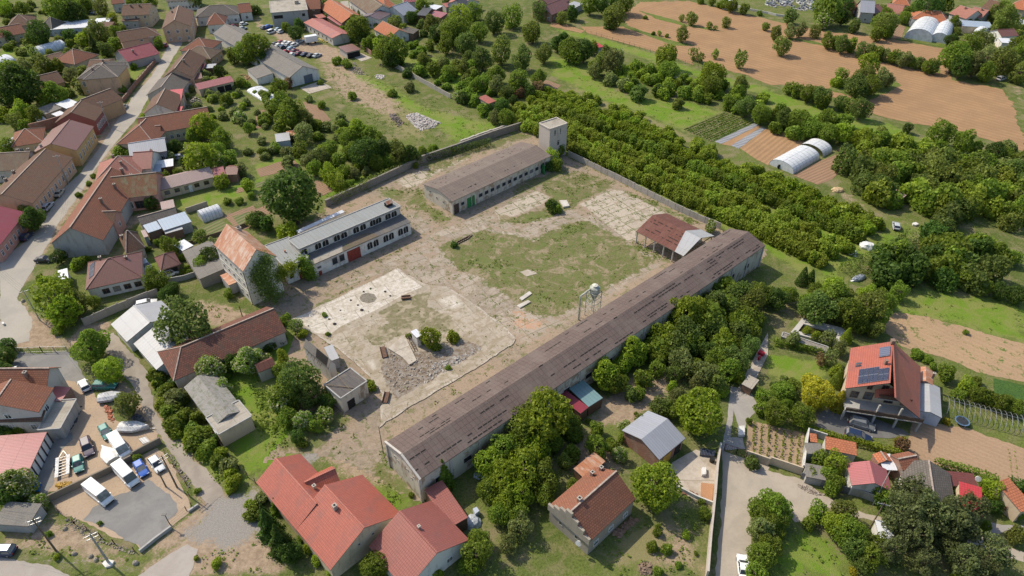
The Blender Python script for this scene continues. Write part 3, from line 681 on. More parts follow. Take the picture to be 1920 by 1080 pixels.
def car_meshes(shape):
 if shape in CARM: return CARM[shape]
 L, Wd, Hh = dict(hatch=(3.9,1.68,1.48), sedan=(4.4,1.72,1.42), suv=(4.5,1.84,1.66), estate=(4.6,1.76,1.48), van=(5.7,2.02,2.45), minivan=(4.4,1.80,1.80))[shape]
 hw = Wd / 2; b = MB(); g = MB(); van = shape == 'van'
 def ringx(x, w, z0, z1, r=.14): return [Vector((x, -w, z0)), Vector((x, -w, z1 - r)), Vector((x, -w + r, z1)), Vector((x, w - r, z1)), Vector((x, w, z1 - r)), Vector((x, w, z0))]
 belt = .92 if not van else 1.15
 hood = belt - (.12 if not van else .02)
 xs = [(-L / 2, hw * .86,.35, belt * .86),(-L / 2 + .12, hw * .95,.25, belt * .98),(-L / 2 + .6, hw, .22, belt),(0, hw, .22, belt),(L / 2 - 1.15 if not van else L / 2 - .9, hw, .22, belt * .99),(L / 2 - .45, hw * .97,.22, hood * .94),(L / 2 - .1, hw * .88,.25, hood * .82),(L / 2, hw * .78,.33, hood * .62)]
 loft(b, [ringx(*k) for k in xs], 0)
 x0, x1 = {'hatch': (-L / 2 + .18, L / 2 - 1.05),'sedan': (-L / 2 + .75, L / 2 - 1.2),'suv': (-L / 2 + .15, L / 2 - 1.15),'estate': (-L / 2 + .15, L / 2 - 1.3),'van': (-L / 2 + .06, L / 2 - .62),'minivan': (-L / 2 + .12, L / 2 - .85)}[shape]
 rx0, rx1 = {'hatch': (x0 + .35, x1 - .75),'sedan': (x0 + .55, x1 - .75),'suv': (x0 + .28, x1 - .7),'estate': (x0 + .3, x1 - .75),'van': (x0 + .08, x1 - .62),'minivan': (x0 + .2, x1 - .8)}[shape]
 wt = hw * (.76 if not van else .88); wb = hw * .96; zt = Hh
 bt = [(x0,-wb),(x1,-wb * .93),(x1, wb * .93),(x0, wb)]; tp = [(rx0,-wt),(rx1,-wt * .95),(rx1, wt * .95),(rx0, wt)]
 B_ = [Vector((x, y, belt - .03)) for x, y in bt]; T_ = [Vector((x, y, zt - .06)) for x, y in tp]
 tgt = b if van else g
 if not van:
  for i in range(4): j = (i + 1) % 4; g.face([B_[i],B_[j],T_[j],T_[i]])
 else:
  for i in (0,2,3): j = (i + 1) % 4; b.face([B_[i],B_[j],T_[j],T_[i]], None, 0)
  i, j = 1,2; g.face([B_[i],B_[j],T_[j],T_[i]]); e = Vector((0,0,0))
  for sgn,(p, q, r_, s_) in ((-1,(B_[0],B_[1],T_[1],T_[0])),(1,(B_[3],B_[2],T_[2],T_[3]))):
   a1 = p.lerp(q, .78) ; a2 = p.lerp(q, .98); c1 = s_.lerp(r_, .80); c2 = s_.lerp(r_, .97); off = Vector((0, sgn * .02,0))
   f = [a1.lerp(c1,.12) + off, a2.lerp(c2,.12) + off, a2.lerp(c2,.75) + off, a1.lerp(c1,.75) + off]; g.face(f if sgn < 0 else f[::-1])
 z = zt - .06; rr = [Vector((rx0 - .03,-wt - .02, z)), Vector((rx1 + .03,-wt * .95 - .02, z)), Vector((rx1 + .03, wt * .95 + .02, z)), Vector((rx0 - .03, wt + .02, z))]
 cen = [Vector((rx0 + .12,-wt * .8, zt)), Vector((rx1 - .12,-wt * .76, zt)), Vector((rx1 - .12, wt * .76, zt)), Vector((rx0 + .12, wt * .8, zt))]
 b.face(cen)
 for i in range(4): j = (i + 1) % 4; b.face([rr[i], rr[j], cen[j], cen[i]])
 if not van:
  for i, y in ((0,-1),(1,-1),(2,1),(3,1)): b.bar(B_[i],T_[i], .07)
  for sgn, a in ((-1,0),(1,3)):
   o = 1 if a == 0 else 2; p = B_[a].lerp(B_[o], .48); q = T_[a].lerp(T_[o], .45); b.bar(p, q, .07)
 else:
  b.box(-L / 2 + .5, L / 2 - 2.0,-.5,-.44, zt, zt + .02); b.box(-L / 2 + .5, L / 2 - 2.0,.44,.5, zt, zt + .02)
 for s in (-1,1): b.box(x1 - .45, x1 - .25, s * (hw + .02) - .08, s * (hw + .02) + .08, belt, belt + .16)
 wr = .31 if not van else .35; wh = MB(); wh.tube((0,-.1,0),(0,.1,0), wr, n=14); rm_ = MB(); rm_.tube((0,-.112,0),(0,.112,0), wr * .6, n=10)
 hl = MB(); hl.box(-.09,.05,-.2,.2,-.07,.07);
 tl = MB(); tl.box(-.04,.06,-.14,.14,-.09,.09)
 bp = MB(); bp.box(L / 2 - .06, L / 2 + .05,-hw * .72, hw * .72,.3,.5, m=0); bp.box(-L / 2 - .04,-L / 2 + .08,-hw * .8, hw * .8,.3,.5)
 blk = plain('rubber',(.02,.02,.02),.8)
 CARM[shape] = dict(L=L, hw=hw, hood=hood, belt=belt, body=b.mesh('body', paint('white', PAINT['white'])), glass=g.mesh('windows', GLASS()), wheel=wh.mesh('wheel', blk), rim=rm_.mesh('rim', plain('rim_metal',(.4,.4,.4),.4,.5)),
      hl=hl.mesh('headlight', plain('lamp_glass',(.6,.62,.62),.15)), tl=tl.mesh('tail_light', plain('tail_red',(.35,.02,.02),.3)), bp=bp.mesh('bumper', blk), wr=wr)
 return CARM[shape]
def rect_heading(px, py, qx, qy):
 a, b = at(px, py), at(qx, qy); return math.atan2(b.y - a.y, b.x - a.x)
def car(px, py, hx, hy, shape, color, label, group=None, small=False, name=None, z=.03):
 """px,py centre on the ground,(hx,hy) a pixel it faces"""
 K = car_meshes(shape); p = at(px, py); o = tag(empty(name or ('van' if shape == 'van' else 'parked_car'),(p.x, p.y, z), rect_heading(px, py, hx, hy)), label,'van' if shape == 'van' else 'car', group)
 b = link('body', K['body'], o); b.material_slots[0].link = 'OBJECT'; b.material_slots[0].material = paint(color, PAINT[color])
 link('windows', K['glass'], o)
 for sx in (-1,1):
  for sy in (-1,1):
   w = link('wheel', K['wheel'], o,(sx * K['L'] * .31, sy * (K['hw'] - .1), K['wr']))
   if not small: link('rim', K['rim'], w)
 if not small:
  for sy in (-1,1): link('headlight', K['hl'], o,(K['L'] / 2 - .1, sy * K['hw'] * .66, K['hood'] * .72)); link('tail_light', K['tl'], o,(-K['L'] / 2, sy * K['hw'] * .72, K['belt'] * .78))
  link('bumper', K['bp'], o)
 return o
def pole(px, py, h, label, arms=0, lean=(0,0), heading=0.0, r=.14, mat=None, name='utility_pole', base=True, ins=True):
 p = at(px, py); o = tag(empty(name,(p.x, p.y, 0)), label,'pole'); mat = mat or plain('pole_concrete',(.36,.34,.31),.85); m = MB(); top = Vector((p.x + lean[0], p.y + lean[1], h))
 m.tube((p.x, p.y, -.2), top, r, r * .62,10); m.build('post', mat, o)
 d = Vector((math.cos(heading), math.sin(heading),0))
 for k in range(arms):
  z = top + Vector((0,0,-.35 - .75 * k)); a = MB(); a.bar(z - d * (.95 - .1 * k), z + d * (.95 - .1 * k),.09); ar = a.build('crossarm', STEEL(), o)
  if ins:
   for s in (-.85,-.3,.3,.85): i = MB(); q = z + d * s * (1 - .1 * k); i.tube(q, q + Vector((0,0,.22)),.05,.035,6); i.build('insulator', plain('insulator_white',(.6,.58,.54),.3), ar)
 return o, top
def wires(a, b, n, spread, dirv, sag, label, r=.012):
 m = MB(); d = Vector((math.cos(dirv), math.sin(dirv),0)); K = 14
 for i in range(n):
  o = d * spread * ((i + .5) / n - .5) * 2; pts = [(a + o).lerp(b + o, k / K) - Vector((0,0, sag * 4 * (k / K) * (1 - k / K))) for k in range(K + 1)]
  for p, q in zip(pts[:-1], pts[1:]): m.tube(p, q, r, n=4, cap=False)
 c = (a + b) / 2; o = m.build('power_line', plain('cable',(.06,.06,.06),.5), None, origin=c); o.location = c; return tag(o, label,'power line','power lines along the roads')
def tunnel(i, name, label, pts, h=2.4, skin='film', hoops=8, ends=True, group=None, open_ends=False, cover=(0,1), gaps=()):
 """greenhouse tunnel: A->B along the axis at the ground, C beyond B across it"""
 e = [p if isinstance(p,(int, float)) else T(i, *p) for p in pts] if i is not None else pts; A, u, v, L, Wd = frame_of(e, 0); c = A + u * L / 2 + v * Wd / 2; root = tag(empty(name,(c.x, c.y, 0)), label,'greenhouse', group); h *= 1.15
 up = Vector((0,0,1)); g = lambda s, a: A + u * s + v * (Wd / 2 - Wd / 2 * math.cos(a)) + up * (h * math.sin(a) ** .8 if math.sin(a) > 0 else 0)
 fm = {'film': plain('tunnel_film',(.60,.62,.63),.35, var=.1, sc=.8),'clear': None}[skin] if skin == 'film' else None
 if skin == 'clear':
  nn = N('clear_film') if 'clear_film' not in MC else None
  if nn:
   f = nn.noise(nn.coord('Object'),1.2,5,.6); nn.fin(nn.mix(f,(.62,.63,.64),(.72,.73,.74)),.3); tr = nn.n('ShaderNodeBsdfTransparent'); ms = nn.n('ShaderNodeMixShader'); nn.t.links.new(nn.ramp(f, .2,.9), ms.inputs[0]); ms.inputs[0].default_value = .5
   nn.t.links.new(nn.math('MULTIPLY_ADD', nn.ramp(f, .3,.7),.15,.74), ms.inputs[0]); nn.t.links.new(tr.outputs[0], ms.inputs[1]); nn.t.links.new(nn.b.outputs[0], ms.inputs[2]); nn.t.links.new(ms.outputs[0], nn.out.inputs[0]); MC['clear_film'] = nn.mat
  fm = MC['clear_film']
 m = MB(); K = 14
 if skin:
  for j in range(hoops):
   s0, s1 = L * j / hoops, L * (j + 1) / hoops
   if j in gaps: continue
   for k in range(K):
    a, b = math.pi * k / K, math.pi * (k + 1) / K; q = [g(s0, a), g(s1, a), g(s1, b), g(s0, b)]
    if (q[1] - q[0]).cross(q[2] - q[1]).dot(q[0] - (A + u * s0 + v * Wd / 2)) < 0: q = q[::-1]
    m.face(q)
  if ends:
   for s in (0, L): m.face([g(s, math.pi * k / K) for k in range(K + 1)])
  m.build('film_cover', fm, root, weld=True, smooth=False)
 fr = MB()
 for j in range(hoops + 1):
  s = L * j / hoops
  for k in range(K): fr.tube(g(s, math.pi * k / K) * 1.0, g(s, math.pi * (k + 1) / K),.045, n=5, cap=False)
 fr.bar(g(0, math.pi / 2), g(L, math.pi / 2),.05)
 fr.build('hoops', STEEL(), root); return root
def rubble(name, label, pts, n, size, mat, h=.5, seed=1, cat='rubble', tile=None):
 e = [T(tile, *p) for p in pts] if tile is not None else pts; Rg = ring(e); a = np.array(Rg); lo, hi = a.min(0), a.max(0); rg = random.Random(seed); m = MB(); k = 0; c = a.mean(0)
 while k < n:
  x, y = rg.uniform(lo[0], hi[0]), rg.uniform(lo[1], hi[1]); sd_ = sdist([(x, y)], Rg)[0]
  if sd_ < 0: continue
  s = size * rg.uniform(.3,1.4); z = min(h, sd_ * .5) * rg.uniform(0,1)
  X = Matrix.Translation((x, y, z)) @ Matrix.Rotation(rg.uniform(0,6.3),4,'Z') @ Matrix.Rotation(rg.uniform(-.5,.5),4,'X') @ Matrix.Rotation(rg.uniform(-.5,.5),4,'Y')
  m.box(-s / 2, s / 2,-s * rg.uniform(.25,.45), s * rg.uniform(.25,.45),-s * .2, s * rg.uniform(.1,.3), X, 0, s * .06); k += 1
 o = m.build(name, mat, None, origin=(c[0], c[1], 0)); o.location = (c[0], c[1], 0); return tag(o, label, cat)
def block(name, label, cat, pts, z0, z1, mat, group=None):
 """low solid with a traced ground outline (plinth, slab, pile)"""
 Rg = ring(pts, z1); m = MB(); m.poly(Rg, z0, z1); c = (sum(p[0] for p in Rg) / len(Rg), sum(p[1] for p in Rg) / len(Rg),0); o = m.build(name, mat, None, origin=c); o.location = c; return tag(o, label, cat, group)
def mound(name, label, cat, px, py, rm, h, mat, sq=1.0, rot=0.0, n=10, rough=.25, seed=1):
 p = at(px, py); m = MB(); rg = random.Random(seed); rings = []
 for j in range(6):
  t = j / 5; rr = rm * math.cos(t * math.pi / 2) ** .7 if j < 5 else .02
  rings.append([Vector((rr * math.cos(6.283 * k / 14) * (1 + rg.uniform(-rough, rough) * .5), rr * sq * math.sin(6.283 * k / 14) * (1 + rg.uniform(-rough, rough) * .5), h * math.sin(t * math.pi / 2) + rg.uniform(-.1,.1) * h * rough * 3)) for k in range(14)])
 for a, b in zip(rings[:-1], rings[1:]):
  for i in range(14): j = (i + 1) % 14; m.face([a[i], a[j], b[j], b[i]])
 me = m.mesh(name, mat,(0,0,0)); o = link(name, me, None,(p.x, p.y, .0), rot); return tag(o, label, cat)
# ================================================================= GROUND
def TL(i, *pts): return [T(i, x, y) for x, y in pts]
def build_ground():
 x0, x1, y0, y1, st = -320., 320., 0., 440., 1.5
 nx, ny = int((x1 - x0) / st) + 1, int((y1 - y0) / st) + 1; xs = np.linspace(x0, x1, nx); ys = np.linspace(y0, y1, ny); GX, GY = np.meshgrid(xs, ys); P = np.stack([GX.ravel(), GY.ravel()], 1)
 at_ = {k: np.zeros(len(P)) for k in ('dirt','lush','dry','gravel')}
 for k, polys in AREAS.items():
  for amt, soft, pts in polys:
   d = sdist(P, ring(pts)); at_[k] = np.maximum(at_[k], np.clip(.5 + d / (2 * soft),0,1) * amt)
 for amt, soft, pts in ERASE:
  d = np.clip(.5 + sdist(P, ring(pts)) / (2 * soft),0,1) * amt
  for k in ('dirt','dry'): at_[k] *= 1 - d
 V = np.zeros((len(P),3)); V[:, :2] = P; V[:, 2] = 0
 for j, far in ((0,-2600),(ny - 1,2600)): V[j * nx:(j + 1) * nx, 1] = far
 V[0::nx, 0] = -2600; V[nx - 1::nx, 0] = 2600
 idx = np.arange(nx * ny).reshape(ny, nx); F = np.stack([idx[:-1, :-1], idx[:-1,1:], idx[1:, 1:], idx[1:, :-1]], -1).reshape(-1,4)
 me = mesh_np('ground', V, F, [grass_mat('grass_ground',(.135,.165,.038),(.095,.125,.030),(.185,.175,.075), useattr=True)])
 for k, a in at_.items():
  t = me.attributes.new(k,'FLOAT','POINT'); t.data.foreach_set('value', a.astype(np.float32))
 o = link('ground', me); o['kind'] = 'structure'
COMPOUND = [(612,388),(790,300),(985,242),(1062,292),(1200,352),(1420,460),(1250,470),(722,835),(730,880),(790,950),(640,900),(560,850),(480,880),(340,740),(410,700),(300,680),(520,585),(440,560),(480,480),(520,450)]
ORCHG = [(925,238),(975,200),(1030,172),(1062,176),(1120,205),(1230,255),(1330,305),(1480,358),(1600,405),(1660,425),(1610,460),(1545,505),(1500,510),(1440,470),(1350,425),(1200,352),(1065,285)]
AREAS = dict(
 dirt=[(.62,3, COMPOUND),
 (.85,2, [(700,790),(770,765),(900,695),(975,640),(1040,600),(1240,490),(1260,500),(1000,670),(722,832),(735,880),(770,930),(700,905),(600,860),(560,850),(620,830)]),
 (.8,2, [(530,520),(600,545),(690,500),(765,462),(770,440),(650,500),(540,560)]),
 (.8,3, [(610,390),(640,400),(700,370),(720,350),(680,355),(615,375)]),
 (.9,3, TL(0,(820,860),(960,780),(1180,470),(1290,300),(1330,140),(1500,120),(1450,250),(1300,400),(1200,600),(1000,900),(860,1080),(700,1080))),
 (.9,3, TL(4,(700,0),(880,0),(400,740),(300,850),(240,960),(0,1300),(0,1400),(420,1500),(420,1330),(230,1250),(0,1000),(0,880),(240,660),(600,250))),
 (.95,2, [(0,560),(60,590),(130,650),(130,655),(40,655),(0,640)]),
 (.9,1.5, TL(8,(800,330),(860,250),(640,270),(560,330),(500,420),(820,470),(900,650),(1100,900),(1300,1100),(1230,1120),(1080,1080),(800,700))),
 (.8,2, [(280,740),(330,800),(400,900),(430,950),(480,915),(500,1000),(540,1080),(250,1080),(350,1000),(390,950),(330,860),(285,800)]),
 (.75,2, TL(14,(600,0),(840,150),(800,330),(560,280),(420,450),(430,100))),
 (.7,2, TL(10,(960,620),(1200,640),(1260,720),(1180,820),(1020,940),(900,1060),(560,1040),(530,960),(700,800))),
 (.55,3, TL(14,(1080,640),(1440,620),(1440,1080),(900,1080),(1000,900))),
 (.45,4, TL(14,(0,960),(700,900),(1000,900),(1000,1080),(0,1080))),
 (.8,3, TL(1,(0,60),(60,200),(330,270),(640,370),(700,480),(480,470),(420,430),(260,360),(0,200))),
 (.62,5, TL(1,(430,470),(700,430),(820,560),(1100,740),(1150,860),(950,880),(600,760),(470,560))),
 (.8,3, TL(1,(860,640),(1080,740),(1060,760),(820,700))),
 (.8,2, TL(8,(1300,130),(1500,90),(1720,130),(1900,210),(1600,290),(1450,200))),
 (.75,2, TL(4,(880,560),(1120,500),(1160,530),(1000,630),(960,660))),
 (.7,2, TL(3,(1700,280),(1760,280),(1760,400),(1700,420))),
 (.5,3, TL(11,(0,0),(320,0),(240,200),(100,280),(0,330))),
 (.7,3, TL(3,(1840,640),(1900,640),(1920,760),(1850,760))),
 (.6,3, TL(7,(440,320),(620,360),(840,520),(1200,620),(1180,640),(820,560),(470,380))),
 (.6,2, TL(14,(1450,830),(1560,1080),(1440,1080))),
 (.8,2, [(370,880),(395,900),(450,935),(430,960),(350,1010),(320,1030),(262,1042),(270,1025),(325,985),(372,950),(352,900)]),(.6,2, TL(12,(420,590),(640,690),(860,840),(1040,900),(1000,960),(700,860),(430,680))),
 (.7,2.5, [(40,1000),(100,960),(170,990),(250,1040),(240,1075),(60,1040),(0,1030),(0,1000)]),
 ],
 lush=[(.9,2, ORCHG),(.9,2, [(1130,225),(1250,280),(1330,318),(1480,372),(1640,440),(1560,490),(1420,400),(1200,290),(1080,230)]),(.9,3, TL(2,(290,420),(560,480),(700,640),(900,740),(1300,760),(1560,840),(1280,980),(1000,860),(640,730),(290,560))),
 (.9,2.5, TL(2,(300,210),(560,260),(1060,400),(1360,520),(1620,590),(1920,660),(1920,720),(1500,600),(1260,540),(900,400),(420,260))),
 (.95,3, TL(3,(0,680),(400,800),(900,930),(1200,1080),(1000,1080),(560,960),(0,800))),
 (.9,3, TL(7,(1200,0),(1400,60),(1760,180),(1700,200),(1300,110),(1150,30))),
 (1.0,4, [(1675,560),(1760,545),(1920,575),(1920,640),(1790,605),(1680,590)]),
 (.9,3, TL(1,(560,480),(960,620),(1280,820),(1860,950),(1500,1060),(1300,900),(1000,760),(620,560))),
 (.9,3, TL(1,(1100,380),(1500,470),(1800,700),(1560,700),(1100,460))),
 (.9,1.5, TL(4,(1310,430),(1800,310),(1920,330),(1920,380),(1430,500),(1320,480))),
 (1.0,1, TL(11,(0,500),(150,520),(460,560),(440,640),(340,760),(160,740),(0,640))),
 (.9,2, TL(5,(0,150),(400,60),(560,0),(700,0),(640,60),(330,160),(60,250),(0,380))),
 (.8,2, TL(5,(480,400),(700,240),(1100,170),(1000,250),(760,320),(520,420))),
 (.9,3, TL(15,(60,840),(280,760),(420,820),(600,980),(560,1080),(0,1080))),
 (.8,2, TL(12,(1440,60),(1900,300),(1800,460),(1640,380),(1240,60))),
 (1.0,2.5, [(415,690),(470,640),(500,600),(560,630),(590,760),(620,800),(570,850),(480,885),(400,800)]),
 (.9,2, TL(4,(980,880),(1150,850),(1180,960),(1080,1000))),
 (.9,1.5, TL(0,(980,520),(1110,470),(1000,620),(940,660))),
 (.8,2, TL(0,(0,380),(280,330),(290,420),(0,440))),
 (.7,2, TL(8,(1440,90),(1700,140),(1640,310),(1560,220))),
 (.7,4, [(1540,480),(1700,420),(1740,430),(1620,500),(1540,540),(1500,560)]),
 (.85,3, TL(13,(940,140),(1080,400),(1190,500),(1000,620),(860,480),(900,300))),
 (.8,1.5, TL(8,(220,80),(330,20),(400,200),(300,270))),
 ],
 dry=[(.7,3, COMPOUND),(.6,5, TL(1,(430,470),(900,560),(1400,900),(1300,1060),(1050,1050),(700,700))),(.75,3, TL(2,(320,540),(640,730),(1000,860),(1260,980),(1500,1080),(1300,1080),(900,900),(500,720))),
 (.6,4, TL(3,(0,560),(300,620),(440,680),(300,680),(0,640))),(.7,3, TL(14,(900,640),(1440,800),(1440,1080),(500,1080))),
 (.7,3, TL(15,(400,900),(900,1000),(900,1080),(500,1080))),(.6,3, TL(12,(0,700),(640,860),(1060,920),(900,1020),(0,960))),
 (.6,3, TL(8,(1300,60),(1900,200),(1560,300))),(.5,4, TL(11,(560,350),(1000,440),(1680,660),(1300,600),(1000,480)))],
 gravel=[(.9,2, TL(13,(300,180),(560,60),(700,20),(640,90),(380,260))),(.75,2.5, [(400,930),(480,915),(520,1000),(420,1040),(330,1010)]),(.6,3, [(0,1010),(150,1040),(260,1060),(240,1080),(0,1050)])])
ERASE = [(1,2.5, [(415,690),(470,640),(500,600),(560,630),(600,760),(640,800),(570,850),(480,885),(400,800)]),(.9,2, ORCHG)]
build_ground()
ASPH = road_mat('street_dust',(.36,.325,.275),(.31,.285,.245)); GRAVEL = road_mat('grey_gravel',(.23,.22,.205),(.185,.178,.168),.45)
sheet('street', TL(0,(1325,130),(1290,290),(1215,430),(1140,570),(1000,720),(950,800),(880,900),(775,1070)) + TL(4,(610,210),(480,330),(340,560),(210,720),(60,830),(0,870)) + [(0,590),(30,560)] + TL(4,(180,1050),(240,950),(300,850),(370,740),(430,610),(560,430),(650,300),(720,180),(860,0))
  + TL(0,(1040,870),(1110,740),(1190,610),(1240,530),(1370,320),(1400,210),(1440,125)),.02, ASPH, .18)
sheet('road_junction', [(0,560),(30,555),(62,600),(55,640),(0,650)], .016, ASPH, .4)
sheet('road', [(0,1046),(90,1058),(150,1090),(-20,1110),(-40,1046)], .02, road_mat('road_pale',(.36,.32,.28),(.32,.28,.24)),.2)
sheet('side_road', [(240,1095),(300,1050),(352,1020),(372,1030),(350,1095)], .024, road_mat('road_pale',(),()),.2)
sheet('lane', TL(8,(790,350),(860,330),(960,470),(1060,560),(1130,640),(1120,780),(1180,960),(1280,1080)) + TL(12,(1400,160),(1620,350),(1680,470),(1560,560),(1500,490),(1250,100)) + TL(8,(1080,930),(1030,780),(900,600),(800,480)),.02, road_mat('lane_dirt',(.32,.275,.225),(.245,.21,.175)),.3)
sheet('parking_gravel', TL(12,(860,480),(1000,430),(1110,360),(1180,400),(1290,490),(1340,590),(1240,680),(1290,720),(1060,870),(800,730),(620,660),(700,570)),.03, GRAVEL, .35)
sheet('forecourt_gravel', TL(8,(150,490),(510,480),(640,660),(700,780),(640,800),(560,700),(360,680),(340,650),(130,640),(90,580)),.03, GRAVEL, .35)
sheet('yard_gravel', TL(12,(240,330),(400,0),(560,0),(540,60),(430,170),(400,400),(330,480),(250,420)),.03, GRAVEL, .35)
sheet('yard_dirt', TL(8,(340,650),(560,700),(700,780),(900,1000),(1180,1080)) + TL(12,(1180,80),(600,370),(330,480),(240,330),(400,0)),.012, soil_mat('yard_soil',(.40,.30,.21),(.35,.265,.19)),.3)
sheet('parking_dirt', TL(12,(380,520),(600,420),(900,270),(1020,200),(1180,120),(1300,250),(1400,500),(1430,600),(1290,720),(1060,870),(640,690),(440,610)),.012, soil_mat('yard_soil',(),()),.3)
sheet('lane_right', TL(14,(1570,130),(1740,200),(1920,260)) + TL(15,(0,290),(240,350),(420,480),(650,580),(860,640),(880,700),(640,640),(440,560),(380,660),(200,680),(100,540),(0,470)) + TL(14,(1920,440),(1780,620),(1790,800),(1800,930),(1740,1100),(1520,1100),(1560,700),(1580,400)),.02, road_mat('lane_sand',(.38,.325,.26),(.32,.275,.22)),.25)
sheet('driveway', TL(10,(1640,740),(1780,760),(1850,900),(1760,1000),(1740,1120),(1640,1120),(1660,900)) + TL(14,(1750,130),(1570,140),(1600,0)),.016, road_mat('driveway_pale',(.34,.31,.28),(.28,.26,.24)),.12)
sheet('lane_far_right', TL(15,(1460,800),(1600,780),(1760,840),(1920,900),(1920,980),(1840,960),(1700,900),(1500,830)),.02, road_mat('lane_sand',(),()),.2)
sheet('garden_path', TL(15,(1640,670),(1760,700),(1920,700),(1920,720),(1780,740),(1700,790),(1650,770)),.026, road_mat('driveway_pale',(),()),.08)
CONC = paving_mat('bright_concrete',(.56,.52,.46),(.50,.46,.41),(.2,.18,.15),9.0,12.0, AX, .05,.55,.03, dirtc=(.38,.335,.28), dirta=.45, ms=.08)
CONC2 = paving_mat('platform_concrete',(.45,.395,.33),(.40,.35,.29),(.17,.15,.11),7.0,5.0, AX, .24,.55,.04, dirtc=(.32,.265,.2), dirta=.7, ms=.08)
def yard_mat():
 n = N('factory_yard'); w = n.coord('World'); r = n.coord('World',(1,1,1),(0,0,-AX)); fine = n.noise(w, 2.4,6,.72); mid = n.noise(w, .32,7,.68,.6); big = n.noise(w, .07,4,.6); sm = n.noise(w, 1.0,6,.7)
 nz = n.math('ADD', n.math('MULTIPLY', n.math('SUBTRACT', mid, .5),1.1), n.math('MULTIPLY', n.math('SUBTRACT', sm, .5),.8))
 def m(a, k=1.0, lo=0.): return n.ramp(n.math('ADD', n.attr(a), n.math('MULTIPLY', nz, k)),.42 + lo, .6 + lo)
 wp = n.n('ShaderNodeTexNoise', Vector=w, Scale=.7, Detail=5.0).outputs['Color']; vv = n.n('ShaderNodeVectorMath', _operation='MULTIPLY_ADD'); n.t.links.new(wp, vv.inputs[0]); vv.inputs[1].default_value = (.5,.5,0); n.t.links.new(r, vv.inputs[2])
 def brick(bw, rh, ms, off=.0):
  b = n.n('ShaderNodeTexBrick', Vector=vv.outputs[0], Color1=(.385,.325,.26), Color2=(.30,.25,.20), Mortar=(.13,.12,.07), Scale=1.0, Mortar_Size=ms, Mortar_Smooth=.8, Bias=0.0, Brick_Width=bw, Row_Height=rh); b.offset = off; return b
 dirt = n.mix(n.ramp(sm, .35,.65),(.30,.24,.18),(.205,.165,.12)); dirt = n.mix(n.ramp(big, .4,.6), dirt, n.mix(mid,(.34,.25,.18),(.25,.19,.135)))
 g2 = n.noise(w, .55,7,.75,.4); grass = n.mix(n.ramp(fine, .36,.64),(.175,.155,.075),(.115,.115,.042)); grass = n.mix(n.ramp(g2,.5,.56), grass, n.mix(fine,(.115,.145,.03),(.065,.1,.02))); m2 = n.noise(w, .2,7,.72,.8); grass = n.mix(n.ramp(m2,.51,.59), grass, n.mix(fine,(.30,.24,.16),(.20,.16,.095)))
 c = dirt
 b1 = brick(5.2,3.1,.10); p = b1.outputs['Color']; p = n.mix(n.math('MULTIPLY', n.ramp(sm, .4,.68),.55), p,(.25,.205,.155)); p = n.mix(n.math('MULTIPLY', n.ramp(mid, .45,.56),.85), p, dirt)
 c = n.mix(m('pave', .9), c, p)
 b2 = brick(6.4,3.2,.16); q = n.mix(n.math('MULTIPLY', n.ramp(fine, .4,.7),.3), n.mix(.35, b2.outputs['Color'],(.52,.45,.36)),(.3,.25,.19)); q = n.mix(n.math('MULTIPLY', b2.outputs['Fac'], .9), q,(.13,.14,.055)); q = n.mix(n.math('MULTIPLY', n.ramp(mid, .52,.62),.6), q, dirt)
 c = n.mix(m('slabs', .55), c, q)
 c = n.mix(n.math('MULTIPLY', m('red', 1.2),.75), c,(.45,.26,.165))
 c = n.mix(m('lawn', .9,-.04), c, grass)
 c = n.mix(n.math('MULTIPLY', n.ramp(n.math('ADD', g2, n.math('MULTIPLY', b1.outputs['Fac'], .06)),.54,.60),.75), c, n.mix(fine,(.15,.15,.06),(.095,.115,.035)))
 gw = n.mix(fine,(.15,.165,.055),(.10,.125,.035))
 c = n.mix(n.math('MULTIPLY', m('weed', 1.35,.06),.8), c, gw)
 c = n.mix(n.math('MULTIPLY', n.ramp(fine, .48,.74),.5), c,(.08,.07,.045))
 h = n.math('ADD', fine, n.math('MULTIPLY', sm, .5)); return n.fin(c, .92, h, .6,.08, spec=.12)
def grid_sheet(name, outline, z, res, attrs, mat):
 rr = ring(outline); a = np.array(rr); lo, hi = a.min(0) - 1, a.max(0) + 1; xs = np.arange(lo[0], hi[0], res); ys = np.arange(lo[1], hi[1], res); GX, GY = np.meshgrid(xs, ys); P = np.stack([GX.ravel(), GY.ravel()], 1)
 ins = (sdist(P, rr) > 0).reshape(GX.shape); f = ins[:-1, :-1] & ins[:-1,1:] & ins[1:, 1:] & ins[1:, :-1]; idx = np.arange(P.shape[0]).reshape(GX.shape); F = np.stack([idx[:-1, :-1], idx[:-1,1:], idx[1:, 1:], idx[1:, :-1]], -1)[f]
 u, inv = np.unique(F, return_inverse=True); F = inv.reshape(F.shape); P2 = P[u]; V = np.concatenate([P2, np.full((len(P2),1), z)], 1); me = mesh_np(name, V, F, [mat])
 for k, polys in attrs.items():
  val = np.zeros(len(P2))
  for amt, soft, pts in polys: val = np.maximum(val, np.clip(.5 + sdist(P2, ring(pts)) / (2 * soft),0,1) * amt)
  me.attributes.new(k,'FLOAT','POINT').data.foreach_set('value', val.astype(np.float32))
 o = link(name, me); o['kind'] = 'structure'
LAWNP = [(822,466),(850,452),(905,432),(960,440)] + TL(6,(160,720),(260,670),(420,595),(560,578),(700,640),(860,740),(1000,830),(1080,880),(1000,930),(860,1000),(720,1080)) + TL(10,(480,150),(400,190),(300,208),(180,205),(90,160),(0,80)) + [(940,548),(900,522),(862,505),(830,480)]
